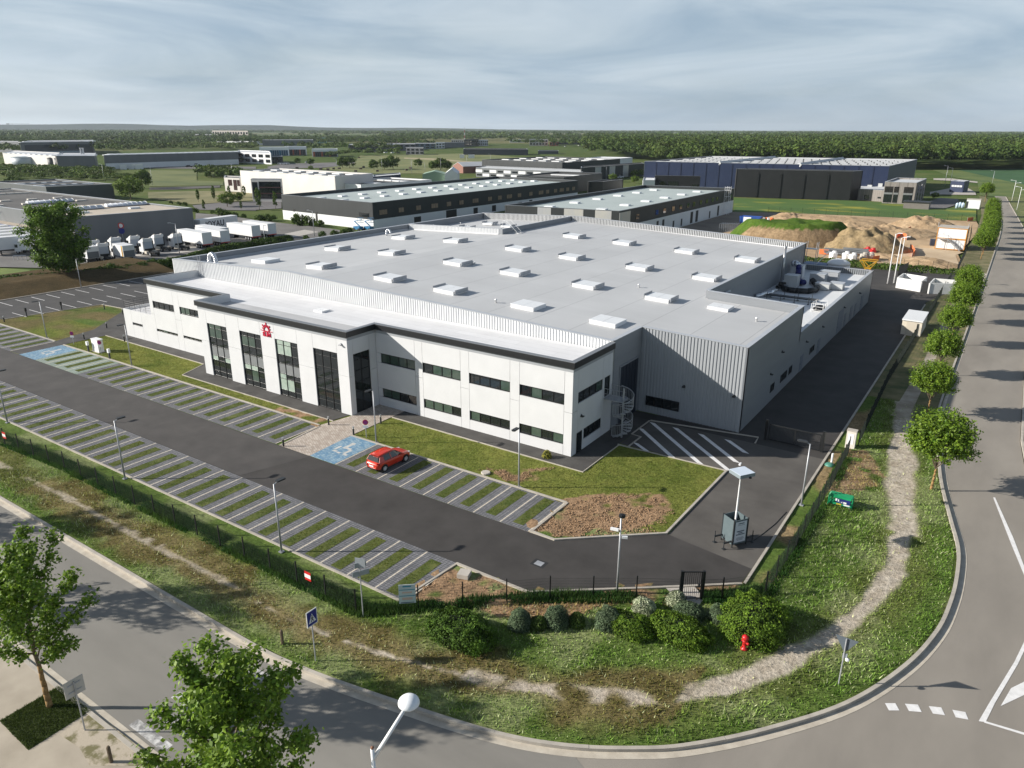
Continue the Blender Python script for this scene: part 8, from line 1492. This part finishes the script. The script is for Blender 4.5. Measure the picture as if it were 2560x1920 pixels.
# skip, formwork frames, pipes, drums, orange netting
q = PT('A3',2060,975); sk_ = thing('blue_skip','blue roll off skip with a white panel on the gravel','skip',(q[0],q[1],0)); M_SKB = mat('skip_blue', (.015,.06,.26), (.02,.075,.30), .5, .5); mb = MB(); V4 = [(-3.1,-1.2),(3.1,-1.2),(3.3,1.2),(-3.3,1.2)]
mb.add([(q[0]-2.9,q[1]-1.1,.25),(q[0]+2.9,q[1]-1.1,.25),(q[0]+2.9,q[1]+1.1,.25),(q[0]-2.9,q[1]+1.1,.25),(q[0]-3.2,q[1]-1.3,2.6),(q[0]+3.2,q[1]-1.3,2.6),(q[0]+3.2,q[1]+1.3,2.6),(q[0]-3.2,q[1]+1.3,2.6)],[(3,2,1,0),(0,1,5,4),(1,2,6,5),(2,3,7,6),(3,0,4,7)]); mb.build('hopper', M_SKB, sk_); MB().box(q[0]-1.9,q[0]+.4,q[1]-1.36,q[1]-1.32,.9,2.4).build('white_panel', M_WHITE, sk_); MB().box(q[0]-2.9,q[0]+2.9,q[1]-.6,q[1]+.6,.0,.24).build('skids', M_BLACK, sk_)
for i in range(5): MB().box(q[0]-2.9+i*1.4,q[0]-2.7+i*1.4,q[1]-1.33,q[1]-1.2,.3,2.55).build('rib', M_SKB, sk_)
q = PT('A3',1870,1030); fw_ = thing('fence_frame_stack','stack of grey steel site fence frames behind the factory','frames',(q[0],q[1],0))
for i in range(9):
    f = MB(); x = q[0]-2.2+i*.55; y = q[1]+i*.3; f.path([(x,y-1.6,0),(x,y-1.6,2.1),(x,y+1.6,2.1),(x,y+1.6,0)],.05,4); f.tube((x,y-1.6,1.0),(x,y+1.6,1.0),.03,4); f.build('frame', M_GALV, fw_)
ppj = random.Random(9)
for i, (x, y, lb_) in enumerate(((600,1235,'grey steel beams stacked by the spoil heap'),(755,1230,'second stack of grey steel beams by the spoil heap'))):
    q = PT('A4',x,y); t_ = thing('beam_stack',lb_,'beams',(q[0],q[1],0))
    for j in range(6): MB().obox((q[0]+ppj.uniform(-.3,.3),q[1]+j*.35-1,.5+(j%3)*.35),(5.5,.25,.25),ppj.uniform(-.12,.12)).build('beam', M_GRCL, t_)
for i, (x, y, mt, lb_) in enumerate(((560,1262,M_WHITE,'white wrapped pallet left of the beams'),(670,1268,M_WHITE,'white wrapped pallet between the beam stacks'),(730,1280,M_WHITE,'low white bundle in front of the beams'),(825,1275,M_CONC,'pale concrete rings right of the beams'),(880,1275,M_CONC,'second pale concrete rings right of the beams'),(850,1225,M_SRED,'red capped drum on the pale rings'),(895,1235,M_SRED,'red topped bin behind the pale rings'))):
    q = PT('A4',x,y); t_ = thing('site_material',lb_,'material',(q[0],q[1],0)); MB().lathe((q[0],q[1],0),[(.85,0),(.9,.5),(.85,1.2),(.7,1.3)],9).build('bundle', mt, t_); MB().lathe((q[0]+.2,q[1],1.3),[(.5,0),(.45,.35),(.1,.4)],8).build('cover', mt, t_)
M_NET = mat('orange_netting', (.62,.14,.04), (.70,.20,.07), 2, .8)
for i, (pts_, lb_) in enumerate(([[(1225,1180),(1250,1200),(1265,1230),(1240,1265)],'orange safety netting standing along the sand path'],[[(1110,1090),(1150,1078),(1190,1090),(1195,1105)],'orange safety netting round a pit in the plot'],[[(1195,1035),(1230,1022)],'short orange netting near the cabins'],[[(990,1200),(1040,1195)],'orange netting in the shade of the spoil heap'],[[(900,1290),(960,1282)],'orange netting beside the concrete rings'],[[(440,1225),(520,1232)],'orange netting left of the steel beams'],[[(1720,945),(1770,938)],'orange netting at the far plot corner'],[[(2080,925),(2150,915)],'x'])):
    if lb_ == 'x': continue
    L_ = [PT('A4',*p) for p in pts_]; mb = MB(); mb.wallstrip(L_,0,0,1.1); mb.wallstrip(L_,.06,0,1.1); mb.ribbon(L_,0,.06,1.1); t_ = thing('safety_netting',lb_,'netting',(L_[0][0],L_[0][1],0)); mb.build('net', M_NET, t_)
    for p in L_: MB().tube((p[0],p[1]+.03,0),(p[0],p[1]+.03,1.25),.04,4).build('stake', M_GALV, t_)
q = PT('A3',2180,935); t_ = thing('orange_cones','heap of orange and white plastic barriers behind the blue skip','barriers',(q[0],q[1],0))
for j in range(6): MB().obox((q[0]-2+j*.8,q[1]+(j%2)*1.2,.4),(1.1,.5,.9),j*.5).build('barrier', M_NET if j % 2 else M_WHITE, t_)
# tall black site gates by the twin masts
for (a, b, lb_) in (((1120,1420),(1205,1320),'open black yard gate leaf beside the white enclosure'),((1625,1400),(1650,1310),'open black gate leaf at the plot entrance')):
    p, q = PT('A4',*a), PT('A4',*b) if False else PT('A4',b[0],b[1]+60); t_ = thing('gate_leaf',lb_,'gate',(p[0],p[1],0)); d = math.hypot(q[0]-p[0],q[1]-p[1]); an = math.atan2(q[1]-p[1],q[0]-p[0])
    for z in (.2,1.9): MB().obox(((p[0]+q[0])/2,(p[1]+q[1])/2,z),(d,.08,.1),an).build('rail', M_BLACK, t_)
    for i in range(int(d/.14)): f_ = i/int(d/.14); MB().obox((p[0]+(q[0]-p[0])*f_,p[1]+(q[1]-p[1])*f_,1.05),(.05,.03,1.65),an).build('bar', M_BLACK, t_)
# white bin enclosure, cream shelter
be = thing('bin_enclosure','white walled bin enclosure with a dark gate in the service yard','enclosure',(-14,148,0)); M_ENC = mat('white_render', (.66,.66,.65), (.72,.72,.71), .8, .7)
def encl(pts, hh=2.05):
    for a, b in zip(pts, pts[1:]+pts[:1]):
        mb = MB(); wallslab(mb,v2(a),v2(b),-.1,hh,-.2,0) ; mb.build('wall', M_ENC, be)
e0, e1, e2 = PT('A4',1100,1525), PT('A4',1312,1563), PT('A4',1268,1398,2.05); L1 = [e0,e1,(e2[0]+2.0,e2[1]-1.0),(e2[0]-.6,e2[1])]; L1 = [e0,e1,(e1[0]+.3,e1[1]+5.5),(e0[0]+.3,e0[1]+5.5)]; encl(L1)
f0, f1, f2 = PT('A4',1375,1577), PT('A4',1395,1576), PT('A4',1555,1520); L2 = [f0,(f0[0]+4.3,f0[1]+2.2),(f0[0]+4.3,f0[1]+6.0),(f0[0]+.2,f0[1]+5.6)]; encl(L2)
g0 = MB(); wallslab(g0,v2(e1)+Vector((.15,0)),v2(f0)-Vector((.15,0)),.05,2.2,-.08,0); g0.build('gate', M_BLACK, be)
hx0 = PT('B4',1160,270,2.3); hx1 = PT('B4',1340,295,2.3); hx2 = PT('B4',1390,210,2.3); hut = thing('cream_shelter','small cream block shelter with a flat white roof by the kerb','shelter',(hx0[0],hx0[1],.1)); hp = para(hx0,hx1,hx2)
mb = MB(); c_ = sum(hp,Vector((0,0)))/4; mb.prism([tuple(c_+(p-c_)*.95) for p in hp],.0,2.2); mb.build('wall', mat('cream_block', (.55,.50,.41), (.62,.57,.48), 1, .8), hut); mb = MB(); mb.prism([tuple(p) for p in hp],2.2,2.36); mb.build('roof', M_WHC2, hut)
MB().obox(((hx0[0]+hx1[0])/2,(hx0[1]+hx1[1])/2-.02,1.05),(1.3,.06,2.0),math.atan2(hx1[1]-hx0[1],hx1[0]-hx0[0])).build('door', mat('cream_door', (.50,.45,.37), None, rough=.6), hut)
# tank and container behind the low roof
q = (-24.6,138.5); t_ = thing('dome_tank','white domed tank rising behind the low roof','tank',(*q,0)); MB().lathe((*q,0),[(1.9,0),(1.9,5.2)],20).build('shell', M_WHITE, t_, True); MB().lathe((*q,5.2),[(1.95,0),(1.8,.4),(1.2,.75),(.4,.95),(.05,1.0)],20).build('dome', M_WHITE, t_, True)
q = (-28.2,137.8); t_ = thing('blue_container','blue container behind the low roof beside the domed tank','container',(*q,0)); MB().box(q[0]-1.9,q[0]+1.9,q[1]-1.2,q[1]+1.2,.1,5.0).build('body', M_SKB, t_); MB().box(q[0]-2,q[0]+2,q[1]-1.3,q[1]+1.3,5.0,5.15).build('roof', mat('dusty_blue', (.12,.17,.30), None, rough=.6), t_)
q = (-19.6,137.0); t_ = thing('lifting_frame','yellow lattice lifting frame behind the low parapet','frame',(*q,0)); mb = MB(); M_YEL = mat('crane_yellow', (.55,.30,.02), None, rough=.5)
B0 = [(q[0]+dx,q[1]+dy,5.2) for dx, dy in ((-.4,-.4),(.4,-.4),(.4,.4),(-.4,.4))]; B1 = [(q[0]+dx,q[1]+dy,6.6) for dx, dy in ((-1.3,-.9),(1.3,-.9),(1.3,.9),(-1.3,.9))]
for i in range(4): mb.tube(B0[i],B0[(i+1)%4],.06,4); mb.tube(B1[i],B1[(i+1)%4],.07,4); mb.tube(B0[i],B1[i],.06,4); mb.tube(B0[i],B1[(i+1)%4],.05,4); mb.tube((*B0[i][:2],0),B0[i],.08,4)
mb.build('lattice', M_YEL, t_)
# little cars in the distance
def small_car(mt, nm):
    t_ = thing('parked_car','x','car',(0,0,0)); mb = MB(); mb.prism([(-2.1,-.85),(2.1,-.85),(2.2,0),(2.1,.85),(-2.1,.85),(-2.2,0)],.3,.85); mb.build('body', mt, t_); c = MB(); c.add([(-1.7,-.8,.85),(1.1,-.8,.85),(1.1,.8,.85),(-1.7,.8,.85),(-1.3,-.65,1.45),(.4,-.65,1.45),(.4,.65,1.45),(-1.3,.65,1.45)],[(0,1,5,4),(1,2,6,5),(2,3,7,6),(3,0,4,7),(4,5,6,7)]); c.build('cabin', M_CGL, t_)
    for x in (-1.3,1.3):
        for s in (-1,1): k_ = MB(); k_.tube((x,s*.65,.32),(x,s*.87,.32),.32,10); k_.build('wheel', M_RUBBER, t_)
    return t_
cw = small_car(M_WHITE,'w'); uw = []; cd = small_car(mat('car_dark', (.05,.03,.035), None, rough=.3),'d'); ud = []
for i, (n, x, y) in enumerate((('A2',215,450),('A2',240,452),('A2',262,450),('A2',450,440),('A1',1500,466),('A1',1440,464),('A1',1700,462),('A3',930,570),('A3',580,292),('A2',1120,354),('A2',1180,356),('A3',460,300))): q = PT(n,x,y); place(cw,uw,(q[0],q[1],-.1),.6+i*.1,'small white car parked far off on the estate','white cars far off on the estate',1.15)
for i, (n, x, y) in enumerate((('A1',1635,476),('A2',1040,352),('A2',1230,358),('A3',895,572))): q = PT(n,x,y); place(cd,ud,(q[0],q[1],-.1),.9+i*.3,'small dark car parked far off on the estate','dark cars far off on the estate',1.15)
# ================================================================ AIR
mb = MB(); mb.box(-20600,14600,-700,20600,-1.4,160); hz_m = bpy.data.materials.new('haze_air'); hz_m.use_nodes = True; nt = hz_m.node_tree; nt.nodes.clear(); o_ = nt.nodes.new('ShaderNodeOutputMaterial'); pv = nt.nodes.new('ShaderNodeVolumePrincipled'); pv.inputs['Color'].default_value = (.80,.90,1.0,1); pv.inputs['Density'].default_value = 4.5e-5; pv.inputs['Anisotropy'].default_value = 0.2
nt.links.new(pv.outputs[0], o_.inputs['Volume']); hz_o = mb.build('haze', hz_m); hz_o['kind'] = 'stuff'; hz_o['label'] = 'thin pale air haze over the whole plain'
